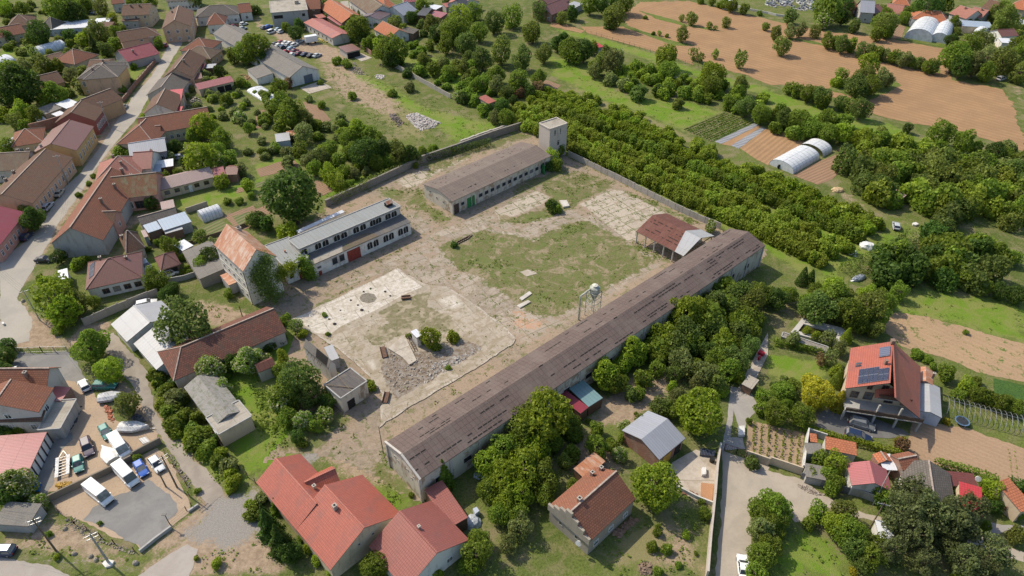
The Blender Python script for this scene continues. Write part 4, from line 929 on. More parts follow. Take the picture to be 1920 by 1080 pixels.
grid_sheet('factory_yard', [(604,392),(700,350),(792,306),(985,240),(1062,292),(1165,341),(1265,392),(1440,466),(1440,480),(800,905),(790,950),(740,925),(690,890),(620,862),(560,850),(470,880),(560,790),(520,700),(560,600),(470,570),(470,540),(590,480),(620,420)], .02,.7, dict(
 pave=[(.75,2.5, [(590,552),(700,497),(790,446),(800,438),(840,420),(880,404),(925,400),(960,412),(1020,398),(1060,385),(1100,398),(1180,452),(1250,485),(1245,500),(1105,590),(975,662),(965,640),(945,617),(842,541),(793,537),(745,504),(640,548)]),
  (.95,1.2, TL(5,(1130,532),(1200,520),(1350,630),(1235,680),(1165,580))),(.9,1.5, TL(9,(1480,0),(1920,290),(1920,440),(1640,600),(1220,860),(880,1040),(870,1000),(1150,850),(1500,640),(1880,420),(1560,130))),(.9,1.5, TL(9,(1750,0),(1860,0),(1920,40),(1920,130))),(.8,1.5, TL(6,(820,1010),(1040,880),(1160,900),(860,1080),(760,1080))),(.9,1.5, TL(6,(420,560),(560,500),(900,720),(880,760),(600,560),(300,640),(160,720),(0,740),(0,620))),(.7,1, TL(10,(20,110),(120,20),(150,30),(60,150)))],
 slabs=[(1,1.2, TL(6,(500,455),(740,340),(830,350),(1160,520),(1060,530),(930,660),(940,725),(870,730),(560,480))),(.85,1.5, TL(6,(-140,500),(0,430),(190,345),(300,400),(220,460),(0,560),(-100,580))),(.9,1.5, TL(5,(1040,280),(1160,225),(1290,180),(1400,150),(1540,90),(1600,115),(1420,190),(1350,230),(1200,320),(1130,335)))],
 lawn=[(1.15,3, TL(9,(0,600),(150,640),(330,960),(560,900),(700,1000),(560,1070),(440,1220),(0,1200))),(.95,2.5, LAWNP),(.9,2, TL(6,(-120,530),(40,540),(240,480),(300,410),(190,350),(330,300),(400,290),(500,420),(480,470),(330,540),(160,590),(20,600),(-80,590))),(.9,2, TL(6,(200,310),(480,200),(760,280),(740,330),(620,390),(500,440),(360,350))),(.8,3, TL(5,(900,320),(1040,340),(1280,330),(1290,450),(1470,560),(1420,640),(1180,480),(1000,410))),(.8,3, TL(6,(820,340),(1300,560),(1440,640),(1260,600),(1150,520))),
  (.7,3, TL(13,(880,140),(1010,180),(1200,500),(1180,560),(960,540),(820,300))),(.75,3, TL(5,(1240,130),(2020,-120),(2080,-60),(1600,110),(1280,260))),(.75,3, TL(9,(0,620),(460,1000),(560,1060),(300,1200),(0,1100))),(.7,2, TL(6,(0,330),(140,260),(440,160),(460,210),(160,350),(0,420)))],
 weed=[(.75,2.0, TL(6,(200,310),(330,330),(440,420),(330,420))),(.8,2, TL(6,(20,560),(240,480),(330,540),(180,590),(60,600))),(.8,2, TL(6,(260,700),(420,600),(560,585),(560,660),(340,730))),(.7,2, TL(6,(200,840),(340,830),(440,880),(330,910))),(.85,2, TL(5,(1560,900),(1680,830),(1900,880),(1860,990),(1700,930))),(.8,2, TL(10,(60,60),(300,0),(320,90),(200,150),(100,120))),(.85,2, TL(6,(830,740),(960,750),(1200,870),(1180,900),(900,800))),(.9,2, TL(6,(830,340),(1200,480),(1420,600),(1400,620),(1150,510),(850,370))),
  (.9,2, TL(13,(900,150),(990,130),(1190,440),(1190,540),(960,600),(1080,470),(1000,320))),(.8,2, TL(5,(1160,450),(1240,430),(1480,560),(1440,600))),(.8,1.6, TL(5,(900,320),(1080,350),(1000,420),(920,380))),(.9,1.4, TL(9,(370,160),(760,-40),(780,-20),(400,170))),(.5,3, LAWNP),(1.1,3, TL(9,(0,600),(140,660),(330,960),(560,900),(700,1000),(560,1060),(440,1200),(0,1150))),(.85,2, TL(9,(1000,560),(1010,400),(1110,350),(1200,340))),(.7,1, TL(5,(820,1030),(1060,940),(1080,950),(840,1050)))],
 red=[(.8,3, TL(10,(0,180),(60,160),(150,215),(240,260),(250,300),(180,330),(60,320),(0,280))),(.5,4, TL(13,(480,60),(880,60),(880,180),(460,220)))]), yard_mat())
EDGE = [(543,601),(622,565),(670,540),(745,504),(793,533),(842,539),(885,568),(948,615),(968,637),(963,645),(890,693),(780,757),(712,803),(716,740),(690,705),(640,660),(590,628)]
sheet('concrete_platform', EDGE, .16, CONC2,.25, thick=.35)
def platform_mat():
 n = N('platform_wear'); w = n.coord('World'); fine = n.noise(w, 2.4,6,.72); mid = n.noise(w, .35,7,.68,.6); sm = n.noise(w, 1.1,6,.7); r = n.coord('World',(1,1,1),(0,0,-AX))
 nz = n.math('ADD', n.math('MULTIPLY', n.math('SUBTRACT', mid, .5),.9), n.math('MULTIPLY', n.math('SUBTRACT', sm, .5),.8)); m = lambda a, k=1.: n.ramp(n.math('ADD', n.attr(a), n.math('MULTIPLY', nz, k)),.44,.58)
 b = n.n('ShaderNodeTexBrick', Vector=r, Color1=(.40,.345,.275), Color2=(.33,.28,.22), Mortar=(.2,.17,.12), Scale=1.0, Mortar_Size=.07, Mortar_Smooth=.6, Bias=0.0, Brick_Width=7.3, Row_Height=5.1); b.offset = .3
 c = b.outputs['Color']; c = n.mix(n.math('MULTIPLY', n.ramp(sm, .4,.66),.65), c,(.27,.225,.165)); c = n.mix(n.math('MULTIPLY', n.ramp(mid, .48,.58),.7), c,(.26,.205,.14)); c = n.mix(n.math('MULTIPLY', n.ramp(n.noise(w, .8,7,.75),.55,.62),.7), c,(.17,.16,.08))
 br = n.mix(n.math('MULTIPLY', n.ramp(sm, .4,.62),.7),(.54,.495,.43),(.36,.31,.24)); br = n.mix(n.math('MULTIPLY', n.ramp(fine, .5,.7),.45), br,(.25,.215,.17)); br = n.mix(n.math('MULTIPLY', n.ramp(mid, .5,.6),.5), br,(.36,.30,.225)); br = n.mix(n.math('MULTIPLY', b.outputs['Fac'], .8), br,(.15,.13,.1)); c = n.mix(m('bright', .45), c, br)
 mo = n.mix(n.ramp(sm, .38,.62),(.215,.18,.115),(.15,.14,.07)); mo = n.mix(n.ramp(mid, .48,.6), mo,(.31,.26,.185)); c = n.mix(m('moss', .8), c, mo)
 ru = n.mix(n.ramp(sm, .4,.6),(.25,.22,.185),(.155,.115,.08)); c = n.mix(m('rub', .9), c, ru)
 c = n.mix(n.math('MULTIPLY', n.ramp(fine, .52,.75),.4), c,(.12,.1,.075)); return n.fin(c, .92, fine, .5,.06, spec=.12)
MOSSP = TL(9,(660,275),(760,245),(900,185),(1060,100),(1250,30),(1330,30),(1300,90),(1310,140),(1400,190),(1480,210),(1490,320),(1420,350),(1250,330),(1080,370),(960,430),(890,460),(790,365),(980,265),(910,190),(800,240))
grid_sheet('platform_surface', EDGE, .185,.5, dict(bright=[(1,.35, TL(9,(262,245),(560,110),(760,0),(1060,-140),(1250,-5),(1100,60),(900,170),(640,290),(560,350),(450,345),(330,260))),(.62,2, TL(9,(1300,90),(1500,20),(1610,130),(1480,200),(1400,160))),(.6,2, TL(9,(740,520),(920,510),(960,620),(860,670)))],
 moss=[(.82,1.2, MOSSP),(.5,2, TL(9,(560,360),(760,300),(800,400),(900,470),(700,560),(560,420)))], rub=[(1,1.2, TL(9,(940,600),(1000,440),(1080,400),(1200,480),(1400,470),(1560,400),(1690,440),(1660,490),(1560,545),(1400,640),(1250,730),(1150,790),(1060,840),(960,700)))]), platform_mat())
sheet('concrete_pad', TL(6,(55,960),(120,942),(190,970),(110,995)),.05, CONC2,.12)
sheet('workshop_forecourt', TL(1,(330,660),(470,612),(575,655),(400,705)),.05, CONC2,.1)
sheet('shed_forecourt', TL(1,(705,415),(790,400),(870,435),(790,462)),.05, CONC2,.15)
sheet('courtyard', TL(14,(1200,230),(1380,130),(1545,200),(1530,380),(1500,545),(1380,510),(1240,440),(1180,300)),.03, paving_mat('yard_pale',(.46,.40,.33),(.42,.365,.30),(.3,.26,.2),9,9,0,.0,.4,.03),.05)
sheet('driveway', TL(11,(370,960),(440,900),(600,900),(760,960),(1000,1060),(1060,1100),(900,1130),(560,1110),(360,1050)),.03, road_mat('drive_dark',(.16,.155,.15),(.13,.125,.12)),.1)
BR1, BR2 = (.345,.21,.112),(.29,.178,.098)
FD = math.atan2(*(lambda a, b: (b.y - a.y, b.x - a.x))(at(1100,60), at(1600,200)))
sheet('ploughed_field', [(1165,30),(1200,4),(1290,2),(1420,32),(1445,38),(1540,58),(1610,64),(1685,76),(1720,82),(1770,92),(1772,116),(1785,150),(1830,158),(1880,168),(1900,200),(1922,268),(1922,285),(1850,262),(1790,242),(1720,233),(1640,215),(1560,182),(1530,166),(1440,158),(1400,140),(1340,125),(1290,105),(1248,78),(1175,50)], .02, soil_mat('ploughed', BR1, BR2, FD, 2.4,.02, roww=.5),.9,1.2)
sheet('ploughed_strip', [(1088,50),(1168,50),(1246,79),(1288,92),(1300,122),(1240,100),(1100,62)], .022, soil_mat('ploughed',(),()),.3)
sheet('field_strip', [(1033,42),(1060,46),(1096,58),(1090,62),(1033,50)], .022, soil_mat('ploughed',(),()),.3)
GR = grass_mat('verge_grass',(.13,.18,.03),(.10,.14,.028),(.18,.18,.07))
for k, p in enumerate([TL(2,(820,175),(1000,240),(1180,300),(1330,330),(1380,345),(1200,340),(1000,260),(850,210)), TL(2,(950,80),(1200,145),(1300,180),(1500,215),(1590,240),(1300,195),(1100,150)),
  TL(3,(130,280),(340,310),(700,400),(900,450),(1300,530),(1290,550),(900,475),(640,395),(400,340),(160,300)), TL(3,(470,640),(560,590),(900,560),(1000,640),(860,710),(760,760),(560,700),(450,680)), TL(3,(1000,280),(1330,330),(1330,360),(1000,300))]):
 sheet('grass_verge', p, .034, GR, .5)
sheet('vegetable_rows', TL(2,(1280,970),(1590,840),(1810,920),(1505,1065)),.03, soil_mat('bean_rows',(.20,.165,.10),(.17,.14,.085), math.atan2(*(lambda a, b: (b.y - a.y, b.x - a.x))(at(1280,243), at(1357,210))),1.25,.0,(.055,.10,.02),1.0),.05)
MUL = soil_mat('plastic_mulch',(.24,.245,.26),(.18,.185,.20), FD + 1.3,1.2,0,(.30,.305,.32),.6)
for p in (TL(2,(1520,1062),(1815,925),(1850,940),(1570,1080)), TL(2,(1640,1092),(1870,955),(1905,965),(1700,1115))): sheet('plastic_mulch', p, .032, MUL, .08)
sheet('bare_field', TL(2,(1570,1082),(1852,940),(1870,953),(1638,1094)),.03, soil_mat('bare_soil', BR1, BR2, None),.05)
sheet('bare_field', [(1387,278),(1437,241),(1470,250),(1512,266),(1440,310),(1420,300)], .03, soil_mat('bare_rows', BR1, BR2, math.atan2(*(lambda a, b: (b.y - a.y, b.x - a.x))(at(1387,290), at(1450,243))),1.6,0, roww=.35),.08)
sheet('seed_bed', TL(7,(190,235),(360,140),(540,70),(630,130),(480,265),(370,305)),.03, soil_mat('seed_soil',(.30,.19,.12),(.26,.165,.105),.6,1.1,.0, roww=.45),.1)
sheet('weedy_field', [(1657,617),(1672,587),(1700,588),(1760,600),(1922,646),(1922,716),(1860,706),(1770,672),(1690,650)], .02, soil_mat('weedy',(.36,.245,.145),(.33,.225,.135), FD, 1.4,.14, roww=.2),.4)
sheet('garden_field', [(1705,800),(1712,790),(1800,800),(1922,842),(1922,905),(1880,908),(1800,885),(1745,870),(1700,850)], .02, soil_mat('loam',(.35,.235,.15),(.32,.215,.135), FD + .1,1.0,.0, roww=.25),.3)
sheet('green_crop', TL(11,(1690,680),(1920,730),(1920,880),(1700,790)),.025, grass_mat('crop',(.06,.12,.03),(.05,.10,.025),(.07,.13,.03), thr=.9),.15)
sheet('vine_plot', [(1402,788),(1508,812),(1502,880),(1398,848)], .02, soil_mat('vine_soil',(.33,.24,.16),(.28,.2,.13)),.1)
gd = soil_mat('garden_soil',(.27,.175,.115),(.235,.155,.10),.9,.9,.05, roww=.4); gd2 = soil_mat('garden_beds',(.12,.15,.05),(.1,.13,.045),.9,1.3,0,(.24,.18,.12),.6)
for nm, p, mt in (('garden_bed', TL(5,(0,190),(270,105),(340,170),(30,250)), gd),('garden_bed', TL(5,(430,270),(480,280),(585,350),(470,400)), gd),('garden_bed', TL(5,(0,490),(100,450),(110,520),(0,545)), gd),('garden_bed', TL(4,(1480,640),(1640,560),(1760,640),(1590,690)), gd2),
 ('garden_bed', TL(4,(1680,540),(1900,460),(1920,500),(1920,600),(1840,640),(1760,620)), gd),('garden_bed', TL(4,(1740,545),(1880,510),(1860,600),(1800,620)), gd2),('garden_bed', TL(1,(0,840),(60,820),(120,900),(40,960),(0,960)), gd),('garden_bed', TL(5,(0,290),(300,240),(310,270),(0,330)), gd2),
 ('garden_bed', TL(1,(350,760),(480,800),(560,900),(480,960),(400,860)), gd),('garden_bed', TL(3,(960,180),(1030,200),(1000,290),(920,290)), gd),('garden_bed', TL(2,(140,585),(230,590),(370,640),(330,670),(200,610)), gd),('garden_bed', TL(2,(100,590),(170,600),(310,655),(280,680),(130,620)), gd2),('garden_bed', TL(4,(1780,330),(1860,320),(1830,360),(1770,370)), gd)):
 sheet(nm, p, .03, mt, .15)
# ================================================================= THE FACTORY YARD
barn,(bw,) = building('storage_barn','very long barn with weathered brown ribbed sheet roof beside the row of trees','barn',
 ([(721,831),(1368,428),(1436,460)], dict(he=6.2, rise=1.5, rm='barn', wm='peeling', over=.25, win=(), ridgecap=False, th=.16)))
def barn_details():
 w = bw; g, L, Wd = w.g, w.L, w.W; rg = random.Random(4); up = Vector((0,0,1))
 rows = MB(); dark = MB()
 tt = [.07,.10,.17,.21,.30,.36,.42,.50,.57,.63,.70,.76,.83,.88,.93]
 for t in tt:
  s = rg.uniform(0,6)
  while s < L - 3:
   run = rg.choice((3,5,7,9,14,18)) if t > .55 else rg.choice((1,2,4,6))
   if rg.random() < (.42 if t > .5 else .26):
    for k in range(run):
     a = s + k * 1.12
     if a + .95 > L - .5: break
     if rg.random() < .8:
      P = [g(x, y * Wd, w.top(x, y * Wd) + .03) for x, y in ((a, t),(a + .95, t),(a + .95, t + .021),(a, t + .021))]
      if (P[1] - P[0]).cross(P[2] - P[1]).z < 0: P = P[::-1]
      dark.face(P)
   s += run * 1.12 + rg.uniform(2,12)
 join_into(w.roof, dark, DARK())
 m = MB(); n = int(L / 6.0)
 for k in range(n + 1):
  s = .25 + (L - .5) * k / n
  for t, sg in ((.25,-1),(Wd - .25,1)): c = g(s, t, 0); X = Matrix.Translation(c) @ Matrix.Rotation(math.atan2(w.u.y, w.u.x),4,'Z'); m.box(-.25,.25,-.16,.16,-.2,5.9, X)
 join_into(w.wall, m, WM('dirty'))
 m = MB(); p0, p1, p2 = g(.2,-.1,6.3), g(.2, Wd / 2,7.8), g(.2, Wd + .1,6.3)
 m.bar(p0, p1,.35,.35); m.bar(p1, p2,.35,.35); m.build('gable_coping', WM('dirty'), w.wall)
 for f, z in ((.25,4.6),(.33,4.2),(.62,4.7),(.72,3.4),(.8,4.5)): put_window(barn, g(.25, Wd * f, z),-w.u, .5,.5,'dark','vent')
 for s in np.arange(4, L - 5,6.0): put_window(barn, g(s, Wd - .25,2.3), w.v, 1.8,1.3,'dark')
 for s in np.arange(6, L - 4,12.0): put_window(barn, g(s, .25,2.6),-w.v, 1.8,1.2,'dark')
 pl, tp_ = pole(719,850,7.2,'thin wooden pole standing at the west corner of the very long barn', 0, r=.09, mat=WOOD(), ins=False)
barn_details()
wk,(ww,) = building('workshop','long workshop with brown ribbed roof and bright green doors','workshop',
 ([(848,378),(1034,292),(985,262)], dict(he=4.4, rise=1.15, rm='barn_mid', wm='peeling', over=.3, win=(), ridgecap=False)))
def wk_details():
 w = ww; g, L, Wd = w.g, w.L, w.W; ln = L - .6
 fr = w.side('f')
 p, d, nr, ln = fr; n = 17
 for k in range(2, n):
  if k in (2,3): continue
  put_window(wk, p + d * (ln * (k + .5) / n) + Vector((0,0,1.5)), nr, 1.5,1.25,'grey')
 put_window(wk, p + d * (ln * 1.55 / n) + Vector((0,0,1.6)), nr, 1.3,1.1,'grey')
 put_door(wk, p + d * (ln * .035), nr, 1.8,2.9, plain('door_dark_wood',(.07,.045,.035),.7))
 gm = plain('green_paint',(.035,.20,.06),.5)
 put_door(wk, p + d * (ln * .155), nr, 1.6,3.0, gm,'green_door'); dr = put_door(wk, p + d * (ln * .2), nr, 1.6,3.1, gm,'green_door'); dr.rotation_euler.z += .35
 put_door(wk, p + d * (ln * .93), nr, 2.0,3.0, DARK(),'doorway'); dr = put_door(wk, p + d * (ln * .905) + nr * .8, nr, 1.6,2.9, gm,'green_door'); dr.rotation_euler.z += 1.3
 for f, z in ((.78,2.9),(.32,2.0),(.55,2.1)):
  q, d2, n2, l2 = w.side('a'); put_window(wk, q + d2 * l2 * (1 - f) + Vector((0,0, z)), n2,.6,.6,'dark','vent')
 m = MB()
 for k in range(n + 1): c = p + d * (ln * k / n); X = Matrix.Translation(c) @ Matrix.Rotation(math.atan2(d.y, d.x),4,'Z'); m.box(-.14,.14,-.1,.05,-.2,3.6, X)
 join_into(w.wall, m, WM('dirty'))
 m = MB(); rg = random.Random(9)
 for k in range(46):
  a = rg.uniform(2, L - 3); t = rg.choice((.16,.62,.70,.78,.86)) + rg.uniform(-.01,.01); P = [g(x, y * Wd, w.top(x, y * Wd) + .03) for x, y in ((a, t),(a + .5, t),(a + .5, t + .018),(a, t + .018))]
  m.face(P if (P[1] - P[0]).cross(P[2] - P[1]).z > 0 else P[::-1])
 join_into(w.roof, m, DARK())
wk_details()
def tower():
 hT = 10.2; A, u, v, L, Wd = frame_of([(1011,232),(1031,243),(1056,228)], hT)
 c = A + u * L / 2 + v * Wd / 2; r = tag(empty('water_tower',(c.x, c.y, 0)),'square pale pink concrete tower at the end of the brown-roofed workshop','tower')
 g = lambda s, t, z: A + u * s + v * t + Vector((0,0, z)); m = MB(); m.poly([tuple(g(s, t, 0)[:2]) for s, t in ((0,0),(L, 0),(L, Wd),(0, Wd))], -.3, hT); wl = m.build('wall', plaster('wall_tower',(.46,.40,.35),(.3,.25,.2),.5), r)
 m = MB()
 for a, b in (((0,0),(L, 0)),((L, 0),(L, Wd)),((L, Wd),(0, Wd)),((0, Wd),(0,0))): m.bar(g(*a, hT + .15), g(*b, hT + .15),.3,.34)
 m.build('parapet', plaster('wall_tower2',(.50,.44,.38)), r)
 m = MB(); m.poly([tuple(g(s, t, 0)[:2]) for s, t in ((.15,.15),(L - .15,.15),(L - .15, Wd - .15),(.15, Wd - .15))], hT, hT + .06); m.build('roof', RM('concrete'), r)
 nR = u.cross(Vector((0,0,1)));
 for (s, t, z, nn, w_, h_) in ((L, Wd * .5,4.2, u, .9,1.6),(L, Wd * .3,7.6, u, .5,1.9),(L, Wd * .62,7.6, u, .35,1.9)): put_window(r, g(s, t, z), nn, w_, h_,'dark')
 m = MB()
 for z in (2.8,5.4,8.0): m.bar(g(L + .03,0, z), g(L + .03, Wd, z),.1,.14)
 m.bar(g(L + .03, Wd * .45,0), g(L + .03, Wd * .45, hT),.12,.12); m.build('string_course', plaster('wall_tower2',()), wl)
tower()
def white_hall():
 he2 = 6.4
 root = tag(empty('factory_hall', at(680,460)),'white two-level factory hall with a row of arched windows and a red gate','factory')
 hi = wing(root, [T(5,322,790), T(5,1085,470), T(5,985,412)], he=he2, rise=.01, roof='flat', rm='felt', wm='workshop', over=.15, win=(), wallname='upper_wall', rname='upper_roof')
 lo = wing(root, [T(5,425,908), T(5,1162,585), T(5,1092,525)], he=3.7, rise=.55, roof='shed', rm='felt_dark', wm='workshop', over=.15, win=(), wallname='lower_wall', rname='lower_roof', ridgecap=False)
 p, d, nr, ln = hi.side('f'); n = 12
 skip = ()
 for k, f in enumerate((.035,.165,.235,.345,.415,.535,.605,.705,.765,.865,.93)): put_window(root, p + d * ln * f + Vector((0,0,4.25)), nr, 1.7,1.75,'arch','arched_window')
 p, d, nr, ln = lo.side('f')
 for f in (.20,.27,.555,.62,.725,.785,.885,.945): put_window(root, p + d * ln * f + Vector((0,0,1.1)), nr, 1.5,2.0,'arch' if f > .3 else 'grey','window')
 put_window(root, p + d * ln * .05 + Vector((0,0,1.9)), nr, 1.1,.7,'grey')
 rd = plain('gate_red',(.24,.045,.03),.7); gt = put_door(root, p + d * ln * .39, nr, 3.6,3.1, rd,'gate')
 put_door(root, p + d * ln * .05, nr, .8,1.2, rd,'hatch')
 m = MB(); g, L, Wd = lo.g, lo.L, lo.W
 P = [g(x * L, y * Wd, lo.top(x * L, y * Wd) + .05) for x, y in ((.30,.02),(.66,.02),(.62,.45),(.55,.62),(.40,.55),(.33,.3))]
 m.face(P if (P[1] - P[0]).cross(P[2] - P[1]).z > 0 else P[::-1]); m.build('worn_roof_patch', soil_mat('roof_debris',(.17,.13,.1),(.13,.11,.075), weed=.1), lo.roof)
 m = MB(); P = [g(x * L, y * Wd, lo.top(x * L, y * Wd) + .04) for x, y in ((.02,.02),(.29,.02),(.33,.45),(.04,.4))]; m.face(P if (P[1] - P[0]).cross(P[2] - P[1]).z > 0 else P[::-1]); m.build('pale_roof_patch', RM('concrete'), lo.roof)
 g, L, Wd = hi.g, hi.L, hi.W; c = g(L * .93, Wd * .45,0); X = Matrix.Translation(c) @ Matrix.Rotation(math.atan2(hi.u.y, hi.u.x),4,'Z'); m = MB(); m.box(-.9,.9,-.6,.6, he2, he2 + .9, X, 0); m.face([X @ Vector(q) for q in ((-1,-.8, he2 + .9),(1,-.8, he2 + .9),(1,0, he2 + 1.5),(-1,0, he2 + 1.5))], None, 1); m.face([X @ Vector(q) for q in ((1,.8, he2 + .9),(-1,.8, he2 + .9),(-1,0, he2 + 1.5),(1,0, he2 + 1.5))], None, 1)
 m.build('roof_vent', [DARK(), RM('rust')], hi.roof)
 m = MB(); m.bar(g(0,-.1, he2 - .35), g(L, -.1, he2 - .35),.1,.18); m.build('cornice', WM('dirty'), hi.wall)
 wing(root, [T(5,665,510), T(5,322,668), T(5,335,640)], he=3.2, rise=.2, roof='shed', rm='metal_white', wm='workshop', over=.05, win=(), wallname='back_wall', rname='back_roof', ridgecap=False)
 w3 = wing(root, [T(5,210,925), T(5,392,855), T(5,240,700)], he=5.0, rise=.01, roof='flat', rm='felt', wm='workshop', over=.1, win=(), wallname='side_wall', rname='side_roof')
 p, d, nr, ln = w3.side('f'); rd2 = rd
 put_door(root, p + d * ln * .62, nr, 1.3,2.1, rd2,'red_door'); put_window(root, p + d * ln * .62 + Vector((0,0,2.8)), nr, 1.2,1.5,'dark'); put_window(root, p + d * ln * .2 + Vector((0,0,1.2)), nr, 1.1,1.4,'dark')
 c = w3.g(w3.L * .45, w3.W * .5,5.0); m = MB(); m.tube(c, c + Vector((0,0,.6)),.2, n=8); m.build('vent_pipe', RM('rust'), w3.roof)
 return hi, lo, w3
hall = white_hall()
mill,(mw,) = building('mill','tall cream mill with a steep rusty sheet-metal roof','mill',
 tw(4, [(1605,757),(1822,957),(2085,850)], he=9.7, rise=3.9, rm='rust', wm='mill', over=.25, win=(), ridgecap=False, chim=((.12,.72,.7,.9,1),)))
def mill_details():
 w = mw
 for k, cols in (('f',(.12,.3,.48,.66,.84)),('c',(.28,.72)),('b',(.2,.5,.8))):
  p, d, nr, ln = w.side(k)
  for z in (1.3,4.3,7.2):
   for f in (cols if k != 'c' or z < 7 else (.5,)): put_window(mill, p + d * ln * f + Vector((0,0, z)), nr, .65,.85,'dark')
 p, d, nr, ln = w.side('c'); put_door(mill, p + d * ln * .5, nr, 1.2,2.1)
 m = MB()
 for z in (3.2,6.0,8.7):
  for k in 'fc': q, d, nr, ln = w.side(k); m.bar(q + nr * .03 + Vector((0,0, z)), q + d * ln + nr * .03 + Vector((0,0, z)),.1,.16)
 m.build('string_course', WM('offwhite'), w.wall)
 q, d, nr, ln = w.side('f'); m = MB(); m.bar(q + d * (ln - .3) + nr * .1, q + d * (ln - .3) + nr * .1 + Vector((0,0,9)),.12,.12); m.build('downpipe', plain('pipe_dark',(.06,.055,.05),.5), w.wall)
mill_details()
wing(mill, [T(4,1650,985), T(4,1715,1060), T(4,1775,1020)], he=2.8, rise=-.6, roof='shed', rm='rust', wm='dirty', over=.1, win=(), ridgecap=False, rname='porch_roof', wallname='porch_wall')
hg = tag(empty('open_hangar', at(1265,440)),'open-sided hangar with torn dark red sheet roof and a pale patched end','shed')
def hangar():
 he, rise = 3.5,2.2
 w = wing(hg, [T(6,1285,838), T(6,930,655), T(6,1165,522)], he=he, rise=rise, rm='hangar', wm=None, over=.2, win=(), ridgecap=False)
 g, L, Wd = w.g, w.L, w.W
 m = MB()
 for (quad) in (((-.01,-.01),(.17,-.01),(.30,.5),(-.01,.5)),((-.01,.5),(.30,.5),(.27,1.01),(-.01,1.01))):
  P = [g(x * L, y * Wd, he + rise * (1 - abs(y - .5) * 2) + .06) for x, y in quad]; m.face(P if (P[1] - P[0]).cross(P[2] - P[1]).z > 0 else P[::-1], [(0,0),(3,0),(3,6),(0,6)])
 m.build('patched_sheets', RM('metal_pale'), w.roof)
 dk = MB(); rg = random.Random(5)
 for t in (.13,.21,.33,.40):
  s = .2
  while s < .92:
   e = s + rg.uniform(.03,.12); P = [g(x * L, y * Wd, he + rise * (1 - abs(y - .5) * 2) + .04) for x, y in ((s, t),(e, t),(e, t + .016),(s, t + .016))]
   if rg.random() < .75: dk.face(P if (P[1] - P[0]).cross(P[2] - P[1]).z > 0 else P[::-1])
   s = e + rg.uniform(.01,.06)
 join_into(w.roof, dk, DARK())
 n = 6
 for t in (.02,.98):
  for k in range(n): s = L * (.02 + .96 * k / (n - 1)); m = MB(); p = g(s, t * Wd, 0); m.box(p.x - .14, p.x + .14, p.y - .14, p.y + .14,-.2, he - .05); m.build('post', WM('grey'), hg)
 for k in range(n):
  s = L * (.02 + .96 * k / (n - 1)); m = MB(); m.bar(g(s, .1, he - .2), g(s, Wd - .1, he - .2),.14,.2); m.bar(g(s, .1, he - .2), g(s, Wd / 2, he + rise - .2),.12,.16); m.bar(g(s, Wd - .1, he - .2), g(s, Wd / 2, he + rise - .2),.12,.16); m.build('truss', WOOD(), hg)
hangar()
def cyclone():
 b = at(1096,597); r = tag(empty('dust_cyclone',(b.x, b.y, 0)),'pale steel dust cyclone on a lattice frame beside the very long barn','silo'); pm = plain('pale_steel',(.34,.35,.30),.6, var=.25, sc=1.5)
 u = bw.u; v = bw.v; up = Vector((0,0,1)); P = lambda s, t, z: Vector((b.x, b.y, 0)) + u * s + v * t + up * z
 c = (2.4,.5)
 m = MB(); m.tube(P(c[0], c[1], 9.3), P(c[0], c[1], 10.9),1.35, n=20); m.tube(P(c[0], c[1], 10.9), P(c[0], c[1], 11.35),1.35,.7, n=20); m.build('drum', pm, r, smooth=False)
 m = MB(); m.tube(P(c[0], c[1], 6.3), P(c[0], c[1], 9.3),.3,1.35, n=20); m.build('cone', plain('pale_steel_dark',(.2,.23,.21),.6), r)
 m = MB(); m.tube(P(c[0], c[1], 11.3), P(c[0], c[1], 11.8),.55, n=14); m.tube(P(c[0], c[1], 11.8), P(c[0], c[1], 12.0),.75,.2, n=14); m.build('cap', plain('pale_cap',(.6,.57,.48),.6), r)
 m = MB()
 for s, t in ((1.0,-.9),(3.6,-.9),(1.0,1.9),(3.6,1.9)): m.bar(P(s, t, 0), P(s, t, 9.6),.16)
 for z in (1.5,3.5,5.5,7.5,9.5):
  for a, q in (((1,-.9),(3.6,-.9)),((3.6,-.9),(3.6,1.9)),((3.6,1.9),(1,1.9)),((1,1.9),(1,-.9))): m.bar(P(*a, z), P(*q, z),.1)
 for z in (1.5,3.5,5.5,7.5): m.bar(P(1,-.9, z), P(3.6,-.9, z + 2),.07); m.bar(P(1,1.9, z), P(1,-.9, z + 2),.07); m.bar(P(3.6,-.9, z), P(3.6,1.9, z + 2),.07)
 m.build('frame', pm, r)
 m = MB(); m.tube(P(-1.6,-.6,0), P(-1.6,-.6,9.2),.24, n=10); m.tube(P(-1.6,-.6,9.2), P(c[0] - 1.2, c[1] - .5,10.6),.24, n=10); m.build('duct', pm, r)
 m = MB()
 for s in (-.9,-.5): m.bar(P(s, -1.0,0), P(s, -1.0,9.4),.06)
 for k in range(22): m.bar(P(-.9,-1,.4 + k * .42), P(-.5,-1,.4 + k * .42),.04)
 m.build('ladder', pm, r); r.scale = (.85,.85,.72)
cyclone()
GW = plaster('wall_precast',(.33,.30,.26),(.18,.16,.12),.6)
wall_line('boundary_wall','mossy concrete panel wall between the slab field and the orchard thicket','wall', [(1066,293),(1165,342),(1265,393),(1320,418),(1350,430)], 1.9,.18, GW, bays=2.6, postm=GW)
wall_line('boundary_wall','dark ivy-grown stone wall north of the white factory hall','wall', [(612,388),(700,348),(790,306)], 2.1,.5, RM('stone'), RM('stone'))
wall_line('boundary_wall','overgrown wall between the brown-roofed workshop and the rubble meadow','wall', [(790,306),(860,282),(925,258),(982,240)], 2.3,.5, RM('stone'), RM('stone'))
